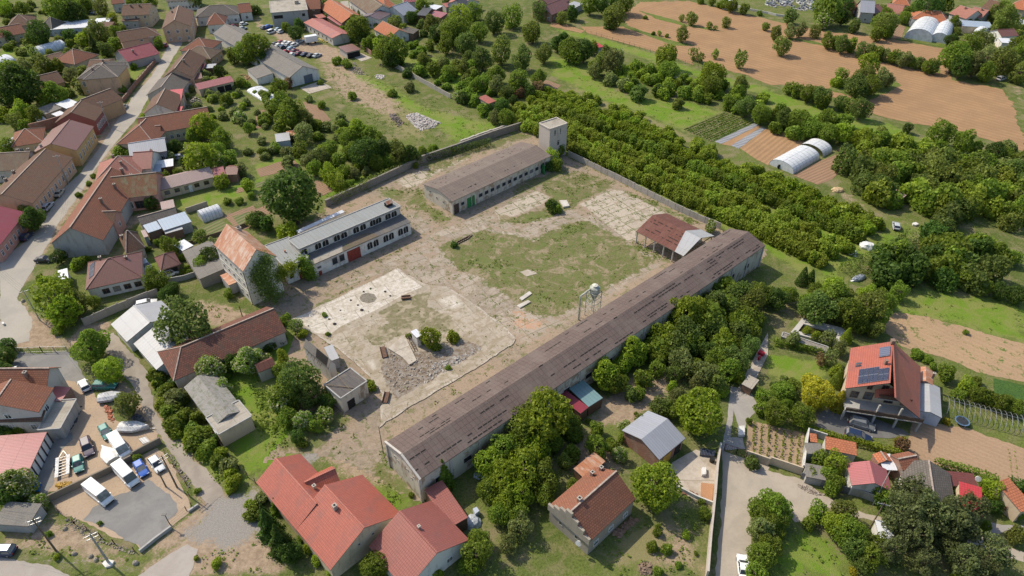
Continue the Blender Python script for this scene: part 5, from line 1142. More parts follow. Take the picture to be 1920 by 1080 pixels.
wall_line('stone_wall','crumbling white stone wall along the bottom edge of the rubble meadow','wall', TL(1,(1535,1075),(1700,1010),(1880,955)),.9,.6, plaster('rubble_wall',(.42,.39,.34)), bays=1.2)
wall_line('concrete_wall','long bare concrete wall between the rubble meadow and the allotments','wall', TL(1,(1040,505),(1350,680),(1460,740)),1.8,.2, GW, bays=3)
wall_line('brick_wall','reddish brick wall behind the brown carport by the parked old cars','wall', TL(1,(780,350),(870,420)),2.0,.2, WM('brick'))
def ruins():
 r = tag(empty('ruined_shed', at(620,690)),'roofless grey shed with collapsed gable half hidden by the big tree','ruin'); pw = WM('dirty')
 m = MB(); A, u, v, L, Wd = frame_of([T(9,215,500), T(9,480,600), T(9,600,575)], 0);
 m2 = MB()
 w = wing(r, [T(9,600,570), T(9,410,410), T(9,265,365)], he=4.2, rise=1.6, rm='asbestos', wm='offwhite', over=.12, win=(), ridgecap=False)
 g, L, Wd = w.g, w.L, w.W; P = [g(x * L, y * Wd, w.top(x * L, y * Wd) + .05) for x, y in ((.1,.5),(.55,.5),(.5,.98),(.08,.98))]; m2.face(P if (P[1] - P[0]).cross(P[2] - P[1]).z > 0 else P[::-1]); m2.build('roof_hole', DARK(), w.roof)
 for k in range(5): m = MB(); s = .3 + .13 * k; m.bar(g(s * L, .5 * Wd, 5.1), g(s * L, 1.15 * Wd, 3.2),.1); m.build('rafter', WOOD(), r)
 r2 = tag(empty('concrete_hut', at(675,760)),'small open concrete hut with sunken flat roof beside the rubble','hut')
 w = wing(r2, [T(9,635,830), T(9,832,700), T(9,705,602)], he=4.0, rise=.01, roof='flat', rm='tarpaper', wm='peeling', over=.02, win=(), ridgecap=False)
 p, d, nr, ln = w.side('f'); put_door(r2, p + d * ln * .32, nr, 1.6,2.2, DARK(),'doorway'); p, d, nr, ln = w.side('a'); put_window(r2, p + d * ln * .5 + Vector((0,0,1.4)), nr, 1.2,1.2,'dark')
 g, L, Wd = w.g, w.L, w.W; m = MB(); m.bar(g(.1, Wd * .9,4.3), g(L * .55,.2,4.15),.12); m.bar(g(L * .5, Wd, 4.3), g(L * .4,.2,4.2),.1); m.build('fallen_pole', WOOD(), w.roof)
 H(9,'tin_hut','little hut with a white corrugated roof at the corner of the concrete platform','hut', [(560,548),(625,525),(572,430)], he=2.6, rise=.25, roof='shed', rm='metal_pale', wm='dirty', over=.1, win=(), ridgecap=False)
 H(9,'ruined_hut','small ruin with red roof remains behind the willow-like tree','ruin', [(20,635),(150,580),(80,530)], he=2.8, rise=.9, rm='hangar', wm='dirty', over=.1, win=(), ridgecap=False)
 r3 = tag(empty('machine_plinth', at(795,650)),'concrete plinth topped by a small white sheet roof in the middle of the platform','plinth')
 w = wing(r3, [T(9,1205,374), T(9,1248,352), T(9,1200,310)], he=3.0, rise=.15, roof='shed', rm='metal_white', wm='offwhite', over=.15, win=(), ridgecap=False)
 w.wall.name = 'body'
 m = MB(); a, b = at(*T(9,1150,400)), at(*T(9,1205,480))
 for o in (-.3,.3): m.bar(a + Vector((o, 0,1.2)), b + Vector((o, 0,.2)),.12)
 for k in range(7): q = (a + Vector((0,0,1.2))).lerp(b + Vector((0,0,.2)), k / 6); m.bar(q - Vector((.3,0,0)), q + Vector((.3,0,0)),.08)
 m.build('steps', plain('rusty_steel',(.12,.09,.07),.8), r3)
 block('concrete_block','thick pale concrete foundation block next to the white-roofed plinth','concrete', TL(9,(990,450),(1095,362),(1130,385),(1205,540),(1150,575),(1100,520)),0,.55, CONC2)
 rubble('rubble_pile','grey and brown demolition rubble spread over the platform', TL(9,(950,620),(1000,450),(1130,560),(1210,480),(1300,500),(1340,560),(1300,640),(1330,680),(1150,780),(1080,820),(980,720)),560,.36, plaster('rubble_mix',(.31,.265,.22),(.15,.09,.06),.95),.3,3)
 rubble('rubble_pile','line of broken concrete lumps along the grey ash patch', TL(9,(1330,560),(1560,500),(1680,430),(1700,460),(1560,550),(1440,620),(1340,680),(1250,730)),260,.55, plaster('rubble_grey',(.33,.30,.27),(.2,.18,.15),.6),.3,4)
 rubble('rubble_pile','wide heap of white broken bricks in the green meadow', TL(1,(1120,870),(1200,845),(1390,925),(1330,960),(1230,980),(1170,930)),1100,.5, plaster('rubble_white',(.50,.46,.42),(.38,.25,.19),.8),.5,5)
 rubble('rubble_pile','scattered planks and bricks in the meadow below the carport', TL(1,(890,560),(960,565),(950,595),(900,590)),60,.7, plaster('rubble_white',()),.4,6)
 rubble('brick_rubble','stony remains in the grass in front of the brown carport', TL(1,(660,480),(740,470),(830,560),(740,560)),240,.4, plaster('rubble_mix',()),.3,8)
 for k,(x, y, q, lab) in enumerate(((945,440,(965,520),'dark wooden chute lying on the concrete platform'),(985,780,(965,860),'rusty brown metal trough lying near the concrete hut'),(1090,75,(1160,70),'flat dark plank lying at the edge of the bright slab'))):
  a, b = at(*T(9, x, y),.4), at(*T(9, *q),.4); m = MB(); m.bar(a, b, 1.0,.08); s = (b - a).normalized().cross(Vector((0,0,1))) * .5; m.bar(a + s + Vector((0,0,.15)), b + s + Vector((0,0,.15)),.08,.35); m.bar(a - s + Vector((0,0,.15)), b - s + Vector((0,0,.15)),.08,.35)
  o = m.build('chute' if k < 2 else 'plank', plain('rusty_wood',(.13,.075,.05),.85), None, origin=a); o.location = a; tag(o, lab,'debris')
 for x, y, s in ((795,170,.55),(842,80,1.25),(592,275,.6),(1008,64,.35),(765,133,.35),(970,32,.4),(395,290,.3),(712,97,.35),(860,8,.35),(808,32,.35),(635,172,.3),(550,238,.4)):
  c = T(9, x, y); k_ = s * (42 if s > 1 else 26); sheet('stain' if s > 1 else 'drain_hole', TL(9, *[(x + k_ * math.cos(.785 * q) * (1.2 if s > 1 else 1), y + k_ * .72 * math.sin(.785 * q)) for q in range(8)]),.19, plain('oil_stain',(.19,.165,.13),.9) if s > 1 else DARK(),.12 if s > 1 else .02,.5)
 o = MB(); a, b = at(*T(5,1500,750)), at(*T(5,1600,700))
 for k in range(7): q = a.lerp(b, k / 6); o.bar(q + Vector((-.6,-1.1,.25)), q + Vector((.6,1.1,.25)),.45,.12)
 x = o.build('plank_stack', WOOD(), None, origin=a); x.location = a; tag(x,'stack of grey planks lying on the worn lawn by a small bush','planks')
 block('concrete_slab','whitish slab lying beside the dark bush near the slab field','slab', TL(6,(355,422),(410,420),(432,462),(385,470)),0,.5, CONC)
 block('concrete_slab','two-step pale slab in the weeds on the yard lawn','slab', TL(10,(35,130),(120,90),(140,102),(60,148)),0,.3, CONC)
 block('concrete_slab','narrow pale slab just above the two-step slab on the yard lawn','slab', TL(10,(55,75),(130,22),(150,40),(75,92)),0,.25, CONC)
ruins()
# ================================================================= THE VILLAGE
def HM(i, name, label, cat, *ws, **k): return building(name, label, cat, *[tw(i, w[0], **w[1]) for w in ws], **k)
def hs(i, label, pts, he=3.2, rise=2.0, rm='tile_brown', wm='offwhite', name='house', cat='house', **k): return H(i, name, label, cat, pts, he=he, rise=rise, rm=rm, wm=wm, **k)
def sh(i, label, pts, he=2.6, rise=.3, rm='metal_pale', wm='grey', roof='shed', name='shed', cat='shed', win=(), **k): return H(i, name, label, cat, pts, he=he, rise=rise, rm=rm, wm=wm, roof=roof, win=win, over=.15, ridgecap=False, **k)
D = dict
sh(0,'long white-roofed shed at the top left among the gardens', [(375,222),(645,205),8.5], 3.2,.2,'metal_white','bluegrey', win=(('f', 5),))
HM(0,'apartment_house','large brown-roofed apartment house where the street bends away at the top','house',
 ([(1250,100),(1212,215),9], D(he=6.3, rise=2.4, rm='tile_brown', wm='peach', chim=((.3,.3),))),([(908,318),(1207,265),8], D(he=5, rise=2.2, rm='tile_brown', wm='peach', win=(('f', 1),), hips=(0,3))),
 ([(905,118),(1120,110),10], D(he=5.5, rise=2.4, rm='tile_brown', wm='beige', chim=((.3,.4),(.6,.4)))),([(905,157),(1035,157),3], D(he=3.5, rise=.8, roof='shed', rm='tile_brown', wm='grey')))
hs(0,'house with a crimson sheet roof just below the brown apartment house', [(955,465),(1200,402),10], 3.2,2.4,'metal_crimson','grey', win=(), chim=((.35,.3),))
HM(0,'villa','old yellow villa with grey-brown hipped roofs above the street garden','house',
 ([(575,592),(885,578),9], D(he=6.3, rise=2.2, roof='hip', rm='tile_grey', wm='yellow', win=(('f', 5,0,1,3.2,(1.1,1.9)),('f', 4,0,1,.8,(1,1))), chim=((.35,.3),))),
 ([(885,578),(948,465),9], D(he=6.3, rise=2.2, roof='hip', rm='tile_grey', wm='peach', win=(), chim=((.6,.5),))),([(645,518),(800,512),8], D(he=5.6, rise=1.2, rm='tile_brown', wm='beige', win=())))
HM(0,'house','orange hipped house with a long low brown shed joined at its left','house',([(560,485),(745,412),9], D(he=3.6, rise=2.8, roof='hip', rm='tile_red', wm='beige')),([(385,455),(495,428),5.5], D(he=2.8, rise=1.0, rm='tile_brown', wm='brown', win=())))
hs(0,'dark brown barn beside the big tree at the left edge', [(310,660),(490,615),8], 3,2.2,'tile_brown','ochre', name='barn', cat='barn', win=())
hs(0,'brown hipped house in the far upper left corner', [(50,205),(245,185),10], 3.6,2.6,'tile_brown','beige', roof='hip')
hs(0,'red-roofed house in front of the brown hipped house in the upper left corner', [(-60,295),(195,245),8], 3.4,2.2,'tile_red','beige')
hs(0,'small grey hipped house left of the white-roofed shed', [(295,208),(388,215),7], 3.4,2.8,'tile_grey','grey', roof='hip')
sh(0,'small white flat shed right of the long white-roofed shed', [(695,174),(812,168),5], 2.8,.2,'metal_white','grey')
sh(0,'little brown garden shed below the small white flat shed', [(735,205),(832,202),4], 2.6,.6,'tile_brown','brown')
tunnel(0,'polytunnel','slim white polytunnel between gardens at the upper left', [(300,415),(505,357),5], 2.3,'film', 8)
tunnel(0,'polytunnel','white polytunnel cut by the left edge of the picture', [(-40,545),(140,485),7.5], 2.9,'film', 8)
HM(0,'street_house','brown-roofed street house with a crimson plaster front','house',
 ([(715,905),(785,815),9.5], D(he=5, rise=2.6, rm='tile_brown', wm='crimson', win=(('f', 6,0,1,1.4,(.9,1.9)),))),([(700,830),(925,742),8], D(he=5, rise=2.2, rm='tile_brown', wm='ochre', win=())))
HM(0,'street_house','yellow street house under a plain brown sheet roof','house',([(575,1128),(705,948),9.5], D(he=5.2, rise=2.2, rm='metal_brown', wm='yellow', win=(('f', 6,0,1,1.5,(1.0,2.0)),), chim=((.1,.8,.8,.5,1),))))
hs(0,'low house with an orange-brown hipped roof at the left below the brick yard wall', [(80,1105),(322,1065),9], 3.2,2.2,'tile_red','beige', roof='hip')
sh(0,'grey sheet-roofed lean-to left of the low orange-brown house', [(0,1075),(75,1095),6], 2.8,.3,'metal_grey','grey')
sh(0,'low fibre-cement shed behind the brick yard wall', [(335,860),(490,800),4.5], 2.6,.4,'asbestos','beige')
sh(0,'white sheet-roofed shed behind the brick yard wall', [(498,815),(605,775),5], 2.8,.3,'metal_white','beige')
sh(0,'tiny white-topped hut in the brick-walled yard', [(430,875),(495,850),2.5], 2.2,.2,'metal_white','grey')
sh(0,'tiny pale-roofed hut at the left end of the brick-walled yard', [(288,918),(352,900),3], 2.2,.2,'metal_pale','grey')
wall_line('brick_wall','high weathered brick yard wall behind the yellow street house','wall', TL(0,(240,1000),(400,960),(560,905)),3.2,.4, WM('brick'))
wall_line('garden_wall','long brick and iron garden wall on the pavement below the yellow villa','wall', TL(0,(925,770),(1010,660),(1110,540),(1185,455)),1.5,.3, WM('brick'), CHIM(), bays=3.2, postm=WM('crimson'), ph=2.0)
HM(4,'street_house','very long brown-tiled street house with parked cars at its front','house',
 ([(245,445),(548,100),10], D(he=4.5, rise=2.5, rm='tile_brown', wm='peach', win=(('f', 11,0,1,1.3,(1.0,1.8)),), chim=((.25,.9),(.45,.9),(.62,.9)))),([(-80,208),(195,192),9], D(he=3.8, rise=2.3, rm='tile_old', wm='offwhite', chim=((.6,.6),(.9,.6)))))
hs(4,'pink street house with a crimson sheet roof at the left edge', [(-20,785),(195,512),9.5], 4.2,2.2,'metal_crimson','pink', win=(('f', 7,0,1,1.2,(1.0,1.6)),))
HM(0,'house','L-shaped white house with grey and orange roofs at the top bend of the street','house',([(1465,132),(1795,105),10], D(he=4, rise=2.4, roof='hip', rm='tile_grey', wm='white')),
 ([(1548,190),(1690,180),9], D(he=3.8, rise=2.8, roof='hip', rm='tile_red', wm='white', win=(('f', 2),))),([(1795,98),(1892,88),8], D(he=3.8, rise=2.2, rm='tile_red', wm='white')))
hs(0,'long white building with many windows on the top edge left of centre', [(1245,12),(1475,0),9], 4.6,2.2,'tile_grey','white', win=(('f', 9),), name='school_building', cat='building')
hs(0,'white cottage with a red roof on the top edge left of the apartment house', [(835,32),(935,22),8], 4.0,2.2,'tile_red','white')
hs(0,'red-roofed house on the top edge above the long white-roofed shed', [(605,22),(690,14),8], 4.0,2.2,'tile_red','offwhite')
hs(0,'orange hipped house on the curve beside the long grey barn', [(1345,380),(1562,388),10], 3.6,2.6,'tile_red','offwhite', roof='hip', chim=((.2,.4),))
hs(0,'grey-brown hipped house below the orange hipped one', [(1350,430),(1578,442),8], 3.6,2.3,'tile_old','peach', roof='hip')
hs(0,'peach gabled house with a narrow brown roof facing the street', [(1213,590),(1330,440),-8.5], 4.2,2.8,'tile_brown','peach', chim=((.4,.6),))
sh(0,'crimson-roofed lean-to behind the peach gabled house', [(1392,530),(1522,524),4], 3.0,.5,'metal_crimson','brown')
sh(0,'little pale-roofed shelter right of the crimson-roofed lean-to', [(1540,512),(1612,508),3], 2.6,.2,'metal_pale','wood')
sh(0,'low brown shed in the yard above the rose-roofed outbuilding', [(1412,602),(1520,586),4], 2.8,.3,'metal_brown','ochre')
H(0,'outbuilding','long rose and grey roofed outbuilding with an open veranda','outbuilding', [(1490,674),(1757,610),5], he=2.9, rise=1.0, rm='metal_rose', wm='beige', win=(), doors=(('f', .3),('f', .6,2.4,2.1, DARK()),('f', .82,2.4,2.1, DARK())), ridgecap=False)
hs(0,'decaying grey-roofed house with holes in its tiles', [(1095,716),(1190,596),-9], 3.4,2.2,'tile_grey','dirty', name='old_house')
sh(0,'bright scarlet sheet roof squeezed between two old brown houses', [(1245,802),(1352,792),9], 3.4,1.2,'metal_scarlet','peach', name='house_extension', cat='house')
sh(0,'small scarlet lean-to in front of the bright scarlet roof', [(1278,855),(1352,851),3.5], 2.7,.5,'metal_scarlet','brick')
hs(0,'old brown-tiled cottage with a blank white gable', [(1072,855),(1140,735),-8], 3.8,2.5,'tile_brown','white', win=())
HM(0,'house','long red-tiled house with a cream front reaching back from the street','house',([(1060,1018),(1590,925),9.5], D(he=4, rise=2.6, rm='tile_red', wm='cream', win=(('f', 3,.05,.28,1.2),('f', 6,.35,.9,1.2)), chim=((.05,.3,.8,.5,1),))),
 ([(870,1082),(985,965),-9], D(he=4, rise=2.8, hips=(4.5,0), rm='tile_red', wm='cream')),([(1148,1010),(1205,1005),4], D(he=4.0, rise=1.4, rm='tile_red', wm='cream', win=())))
hs(4,'grey sheet-roofed house with pale lilac walls behind the clipped hedge', [(972,98),(1252,52),8], 4.2,1.6,'metal_grey','lilac', win=(('f', 3,.2,1,1.6),))
HM(4,'house','house with light rose and brick-red hipped roofs facing the street','house',([(712,278),(1062,225),9], D(he=4, rise=3, rm='tile_rose', wm='white', hips=(5,4), win=(), chim=((.42,.6),(.6,.3)))),([(985,195),(1135,185),8], D(he=4, rise=2.4, rm='metal_brick', wm='white', win=(), chim=((.7,.8),))))
HM(4,'farmhouse','big L-shaped farmhouse with mottled mossy tiles and pink courtyard walls','house',
 ([(372,752),(700,288),-9.5], D(he=4.4, rise=3.4, rm='tile_red', wm='grey', win=(), chim=((.45,.7,1.5),(.72,.75,1.5),(.98,.72,1.6)))),
 ([(830,420),(1180,380),9], D(he=4.3, rise=3.0, rm='tile_moss', wm='pink', win=(('f', 2,.05,.4,.9,(2.2,2.0)),('f', 2,.45,.85,.6,(2.2,2.3),'brown')), chim=((.3,.95,1.1),))),
 ([(712,605),(858,600),4.4], D(he=4.3, rise=1.7, rm='tile_brown', wm='pink', win=(('c', 1,0,1,2.0,(.9,1.2)),))))
HM(4,'house','long low cream house with a pale pinkish sheet roof by the lawn','house',([(1185,354),(1606,247),6], D(he=2.9, rise=1.2, rm='metal_pink', wm='cream', win=(('f', 5,.03,.95,1.0,(1.4,1.2),'brown'),), ridgecap=False, doors=(('f', .55,.9,2.1, FRAME()),))),
 ([(1606,245),(1692,228),4.5], D(he=2.9, rise=.8, rm='metal_rose', wm='cream', win=(), ridgecap=False)),([(1682,232),(1778,228),4.5], D(he=2.7, rise=.8, rm='metal_brown', wm='brick', win=(), ridgecap=False)))
sh(4,'white carport roof behind the long cream house', [(1168,185),(1300,164),3.5], 2.7,.2,'metal_white','wood')
sh(4,'small translucent lean-to against the brick-red hipped house', [(1130,215),(1205,205),3], 2.6,.4,'metal_blue','white')
H(4,'outbuilding','narrow grey-tiled outbuilding with white gable ends in the courtyard','outbuilding', [(1055,608),(1335,530),3.6], he=2.9, rise=.9, rm='tile_grey', wm='white', win=(), over=.1)
sh(4,'small pinkish-roofed shed behind the grey-tiled outbuilding', [(1212,492),(1312,470),3], 2.5,.2,'metal_pink','dirty')
HM(4,'outbuilding','courtyard outbuilding with two light blue sheet roofs','outbuilding',([(1228,650),(1437,583),4.3], D(he=3, rise=.3, roof='shed', rm='metal_blue', wm='grey', win=(), over=.15, ridgecap=False)),([(1110,667),(1212,633),3.2], D(he=3, rise=.2, roof='shed', rm='metal_blue', wm='brown', win=(), over=.15, ridgecap=False)),
 ([(1080,702),(1113,692),2.6], D(he=2.6, rise=.2, roof='shed', rm='metal_pink', wm='grey', win=(), over=.1, ridgecap=False)),([(1240,674),(1372,637),1.8], D(he=2.5, rise=.2, roof='shed', rm='metal_pale', wm='brown', win=(), over=.1, ridgecap=False)))
sh(4,'small white flat roof beside the long stone shed', [(1368,802),(1452,760),3.2], 2.4,.1,'metal_white','grey')
hs(4,'brown-tiled summer kitchen with a steep hipped roof', [(945,820),(1090,775),6.3], 3.2,2.8,'tile_brown','dirty', roof='hip', name='summer_kitchen', win=(), chim=((.15,.7,.7),))
bh,(bhw,) = HM(4,'bungalow','white bungalow with a wide brown metal-tile hipped roof and solar panels','house',([(640,1095),(1070,1000),8.8], D(he=3.2, rise=2.7, roof='hip', hips=(4.2,4.4), rm='metal_brown', wm='white', win=(('f', 4,.2,1,.8,(1.5,1.4),'brown'),), chim=((.3,.7),(.75,.6,.5)))))
PV = roofing('solar_cells',(.02,.025,.05),(.016,.02,.04),(.22,.23,.26),.5,.25, rough=.25, ms=.012, bump=.05, off=0, spec=.6, tilev=0)
def pv_on_hip():
 g, L, Wd = bhw.g, bhw.L, bhw.W; m = MB()
 for k in range(3):
  P = [g(x, y * Wd, bhw.top(x, y * Wd) + .1) for x, y in ((.7,.3 + .17 * k),(.7,.46 + .17 * k),(2.0,.46 + .17 * k),(2.0,.3 + .17 * k))]; m.face(P if (P[1] - P[0]).cross(P[2] - P[1]).z > 0 else P[::-1], [(0,0),(1,0),(1,1),(0,1)])
 m.build('solar_panel', PV, bhw.roof)
pv_on_hip()
H(4,'garage','small open garage with a brown hipped roof on the bungalow lawn','garage', [(1205,950),(1358,900),5], he=2.5, rise=1.7, roof='hip', rm='metal_brown', wm='brown', win=(), doors=(('f', .5,2.6,2.0, DARK()),))
sh(4,'long old stone shed with a grey sheet roof next to the mill', [(1365,808),(1495,1015),5.5], 2.8,.5,'asbestos','stone')
tunnel(4,'greenhouse','small clear greenhouse beside the vegetable beds', [(1530,592),(1678,540),3.4], 2.2,'clear', 6)
sh(4,'white garden gazebo roof beside the black car at the junction', [(440,1022),(514,1002),3.2], 2.3,.1,'metal_white','white', name='gazebo', cat='gazebo')
HM(8,'outbuilding','white outbuilding with two stepped pale grey gable roofs','outbuilding',([(830,272),(950,404),8.4], D(he=3.3, rise=1.5, rm='metal_pale', wm='white', win=())),([(1000,418),(1172,614),6.8], D(he=2.8, rise=1.2, rm='metal_pale', wm='white', win=())))
H(8,'tiled_barn','long barn with dark red-brown tiles between the round tree and the ruins','barn', [(1300,698),(2150,326),8.0], he=3.5, rise=2.3, rm='tile_barn', wm='dirty', hips=(3,0), win=())
rb, rws = HM(8,'ruined_outbuilding','long derelict outbuilding with broken fibre-cement roof and concrete block end','ruin',([(1378,745),(1600,1045),4.6], D(he=3.3, rise=.9, rm='asbestos_light', wm='dirty', win=(), ridgecap=False)),([(1545,975),(1640,1100),4.8], D(he=3.6, rise=.01, roof='flat', rm='concrete', wm='beige', win=(('f', 1),), over=.1)))
HM(8,'house','house with two orange-tiled roofs beside the fenced gravel forecourt','house',([(290,932),(405,748),10], D(he=5.2, rise=2.2, rm='tile_red', wm='offwhite', win=(('f', 1,.2,.6,3.0,(1.2,1.3)),('a', 1,.3,.8,3.6,(1.2,1.2))))),
 ([(-60,742),(352,740),4], D(he=5.0, rise=1.8, rm='tile_red', wm='offwhite', win=(), chim=((.6,.3),))),([(-40,1008),(312,1002),1.6], D(he=3.3, rise=.6, roof='shed', rm='tile_brown', wm='offwhite', win=(('f', 2),))),
 ([(455,852),(536,744),3.4], D(he=2.9, rise=.2, roof='shed', rm='metal_rose', wm='brick', win=(), over=.1, ridgecap=False)),([(452,1055),(574,834),3.0], D(he=2.8, rise=.01, roof='flat', rm='concrete', wm='grey', win=(), over=.1)))
ms,(msw,) = HM(12,'storage_shed','maroon-roofed storage shed with white panels and dark posts','shed',([(208,312),(352,0),8.6], D(he=2.9, rise=.7, roof='shed', rm='metal_rose', wm='white', win=(), over=.1, ridgecap=False)))
def ms_posts():
 p, d, nr, ln = msw.side('f')
 for k in range(7): q = p + d * ln * k / 6 + nr * .05; m = MB(); m.box(q.x - .1, q.x + .1, q.y - .1, q.y + .1,-.1,2.8); m.build('post', plain('post_dark',(.03,.03,.03),.5), ms)
ms_posts()
sh(12,'low grey-roofed shed behind the flowering bush at the lower left', [(-60,690),(208,708),3], 2.2,.3,'asbestos','grey')
gb,(gbw,) = HM(1,'derelict_building','derelict two-storey grey concrete building above the scrap cars','building',([(110,98),(388,74),15], D(he=6.6, rise=.01, roof='flat', rm='concrete', wm='grey', over=.2, win=(('f', 1,.05,.3,3.8,(4,1.6),'dark'),('f', 1,.8,.95,3.9,(1.5,1.4),'dark'),('a', 3,0,1,3.4,(1.6,1.5),'dark'),('a', 3,0,1,.6,(1.6,1.5),'dark')), chim=((.75,.6,.8,2.0,1),))))
hs(1,'reddish-brown roofed house behind the derelict concrete building', [(375,72),(485,66),10], 4.6,2.6,'tile_red','brown')
hs(1,'long orange-roofed house running towards the allotments', [(470,55),(642,175),9], 3.8,2.4,'tile_orange','brick', name='long_house', win=(('f', 3),))
sh(1,'rose-coloured lean-to along the long orange-roofed house', [(530,128),(627,192),3.2], 2.7,.5,'metal_rose','wood')
sh(1,'small bright red roof at the upper end of the rose lean-to', [(468,138),(527,127),3.5], 2.6,.3,'metal_red','wood')
H(1,'garage_row','long workshop row with a red sheet roof beside the scrap cars','garage', [(355,168),(570,287),7], he=3.3, rise=.8, rm='metal_red', wm='offwhite', over=.3, win=(('f', 7,0,1,1.2,(.9,.9),'brown'),), ridgecap=False)
hs(1,'large weathered brown-roofed house with white walls on the top edge', [(690,0),(852,112),10], 4.4,2.6,'tile_old','white', win=(('f', 6),))
hs(1,'white house with a flat-looking dark violet roof', [(925,150),(1012,105),8], 4.4,1.0,'metal_violet','white')
hs(1,'ochre house with an orange hipped roof on the top edge', [(965,62),(1057,47),11], 4.6,2.6,'tile_orange','ochre', roof='hip')
hs(1,'house with a light grey sheet roof right of the dark violet roof', [(1105,118),(1215,78),10], 4.0,2.4,'metal_grey','white')
sh(1,'tall dark wooden barn beside the light grey house', [(1200,112),(1272,118),7], 4.0,.6,'metal_dark','wood', name='barn', cat='barn')
hs(1,'small white house with an orange and grey roof beside the broad dark trees', [(880,218),(1002,284),7.5], 3.0,2.1,'tile_orange','white')
sh(1,'white flat-roofed brick hut between the trees near the top', [(1350,72),(1402,44),6.5], 3.2,.2,'metal_white','brick')
sh(1,'small dull red roofed hut below the white flat-roofed brick hut', [(1385,134),(1438,98),5], 2.8,.4,'metal_rose','brick')
hs(1,'red sheet-roofed house at the left of the tall hedge trees', [(1445,12),(1535,45),9], 3.8,1.8,'metal_red','white')
sh(1,'low red roof in front of the red sheet-roofed house', [(1425,55),(1482,47),4], 2.6,.4,'metal_red','grey')
hs(1,'dark grey gabled house right of the red sheet-roofed house', [(1562,66),(1630,44),9], 3.8,2.2,'metal_dark','offwhite')
hs(1,'crimson-roofed house on the top edge right of the ochre house', [(1108,18),(1200,12),8], 3.8,2.0,'metal_crimson','offwhite')
sh(1,'white lean-to block on the top edge left of the weathered house', [(640,62),(700,58),8], 4.2,.3,'concrete','white', name='outbuilding', cat='outbuilding')
H(1,'carport','brown flat carport at the end of the scrap yard','carport', [(680,394),(787,369),6], he=2.8, rise=.2, roof='shed', rm='metal_brown', wm='dirty', over=.4, win=(), ridgecap=False, doors=(('f', .25,3,2.2, DARK()),('f', .72,3,2.2, DARK())))
sh(1,'square brown-roofed field shed beside the track', [(1180,254),(1224,220),5], 3.0,.5,'tile_grey','brown')
sh(1,'tiny red-roofed hut alone in the allotment greenery', [(1742,778),(1802,757),4.5], 2.3,.4,'metal_red','beige', name='hut', cat='hut')
sh(1,'silver-roofed garden hut among the bushes left of the meadow', [(150,1065),(258,1050),4], 2.3,.3,'metal_pale','bluegrey', name='hut', cat='hut')
sh(1,'rusty little roof beside the silver-roofed garden hut', [(245,1022),(310,1008),2.6], 2.2,.2,'rust','wood')
building('grey_barn','long grey fibre-cement roofed barn next to the rows of scrap cars','barn',([(399,63),(542,146),9.6], D(he=3.8, rise=2.3, rm='asbestos', wm='white', over=.3, win=(), doors=(('c', .62,3.6,3.0, plain('gate_bluegrey',(.12,.14,.17),.6)),))))
tunnel(1,'cold_frame','flat white film tunnel beside the grey barn', [(85,785),(-70,690),-5], 1.0,'film', 8)
sh(0,'white-framed little stable left of the grey barn', [(1850,520),(1925,590),5], 2.5,.6,'asbestos','white')
hs(2,'long brown-roofed house just right of the tall trees on the top edge', [(300,112),(452,52),9], 3.6,2.2,'metal_brown','brick')
hs(2,'second brown-roofed house behind the long one on the top edge', [(300,55),(440,0),9], 3.6,2.2,'metal_brown','brick')
sh(2,'small pale shed roof at the right end of the brown-roofed houses', [(455,68),(535,28),4], 2.8,.3,'metal_pale','grey')
sh(2,'tiny crimson-roofed field hut in the green strip', [(630,362),(690,348),3.6], 2.2,.3,'metal_scarlet','grey', name='hut', cat='hut')
sh(2,'white chapel-like cube on the top edge beside the cemetery', [(1590,22),(1665,24),4], 3.2,.3,'metal_white','white', name='chapel', cat='chapel')
hs(3,'tall house with a steep light grey roof beyond the cemetery', [(690,92),(800,100),10], 4.6,3.0,'metal_grey','grey')
hs(3,'dark brown-roofed annex right of the steep grey roof', [(805,100),(885,88),8], 3.6,1.6,'metal_brown','brown')
hs(3,'reddish-tiled house with a skylight above the thicket', [(875,95),(1000,112),9], 3.6,2.2,'tile_rose','white')
hs(3,'orange-roofed house on the top edge behind the reddish-tiled house', [(930,28),(1065,44),8], 3.6,2.4,'tile_orange','offwhite', roof='hip')
hs(3,'brick terrace behind the cemetery left of the steep grey roof', [(600,68),(685,52),7], 3.8,2,'tile_red','brick')
hs(3,'vivid orange hipped house directly behind the two polytunnels', [(1072,140),(1352,172),8], 3.4,2.6,'tile_orange','white', roof='hip', hips=(4,3), chim=((.55,.4),))
HM(3,'house','twin pinkish-roofed house right of the vivid orange one','house',([(1355,100),(1485,142),9], D(he=3.8, rise=2.4, rm='tile_rose', wm='white', chim=((.4,.4),))),([(1488,112),(1602,138),8], D(he=3.6, rise=2.2, rm='tile_rose', wm='grey', chim=((.6,.4),))))
hs(3,'ochre house with a brown roof on the top edge at the right', [(1600,55),(1692,76),8], 4.4,2.2,'tile_brown','ochre')
hs(3,'orange hipped house in the upper right corner', [(1790,52),(1925,78),9], 3.8,2.4,'tile_orange','beige', roof='hip')
sh(3,'long light blue sheet-roofed shed right of the polytunnels', [(1460,195),(1690,210),5], 3.0,.6,'metal_blue','beige')
sh(3,'white-roofed open shelter below the brown-roofed cottage', [(1755,320),(1880,328),4.5], 2.8,.2,'metal_white','white')
hs(3,'brown-roofed cottage above the white-roofed shelter', [(1752,274),(1882,268),6], 3.6,1.4,'metal_brown','white')
sh(3,'pale shed on the right edge below the orange corner house', [(1870,175),(1930,185),5], 2.8,.3,'metal_pale','white')
tunnel(3,'polytunnel','large white polytunnel with a framed front beyond the ploughed field', [(1018,285),(1085,190),-8.5], 4.2,'film', 8)
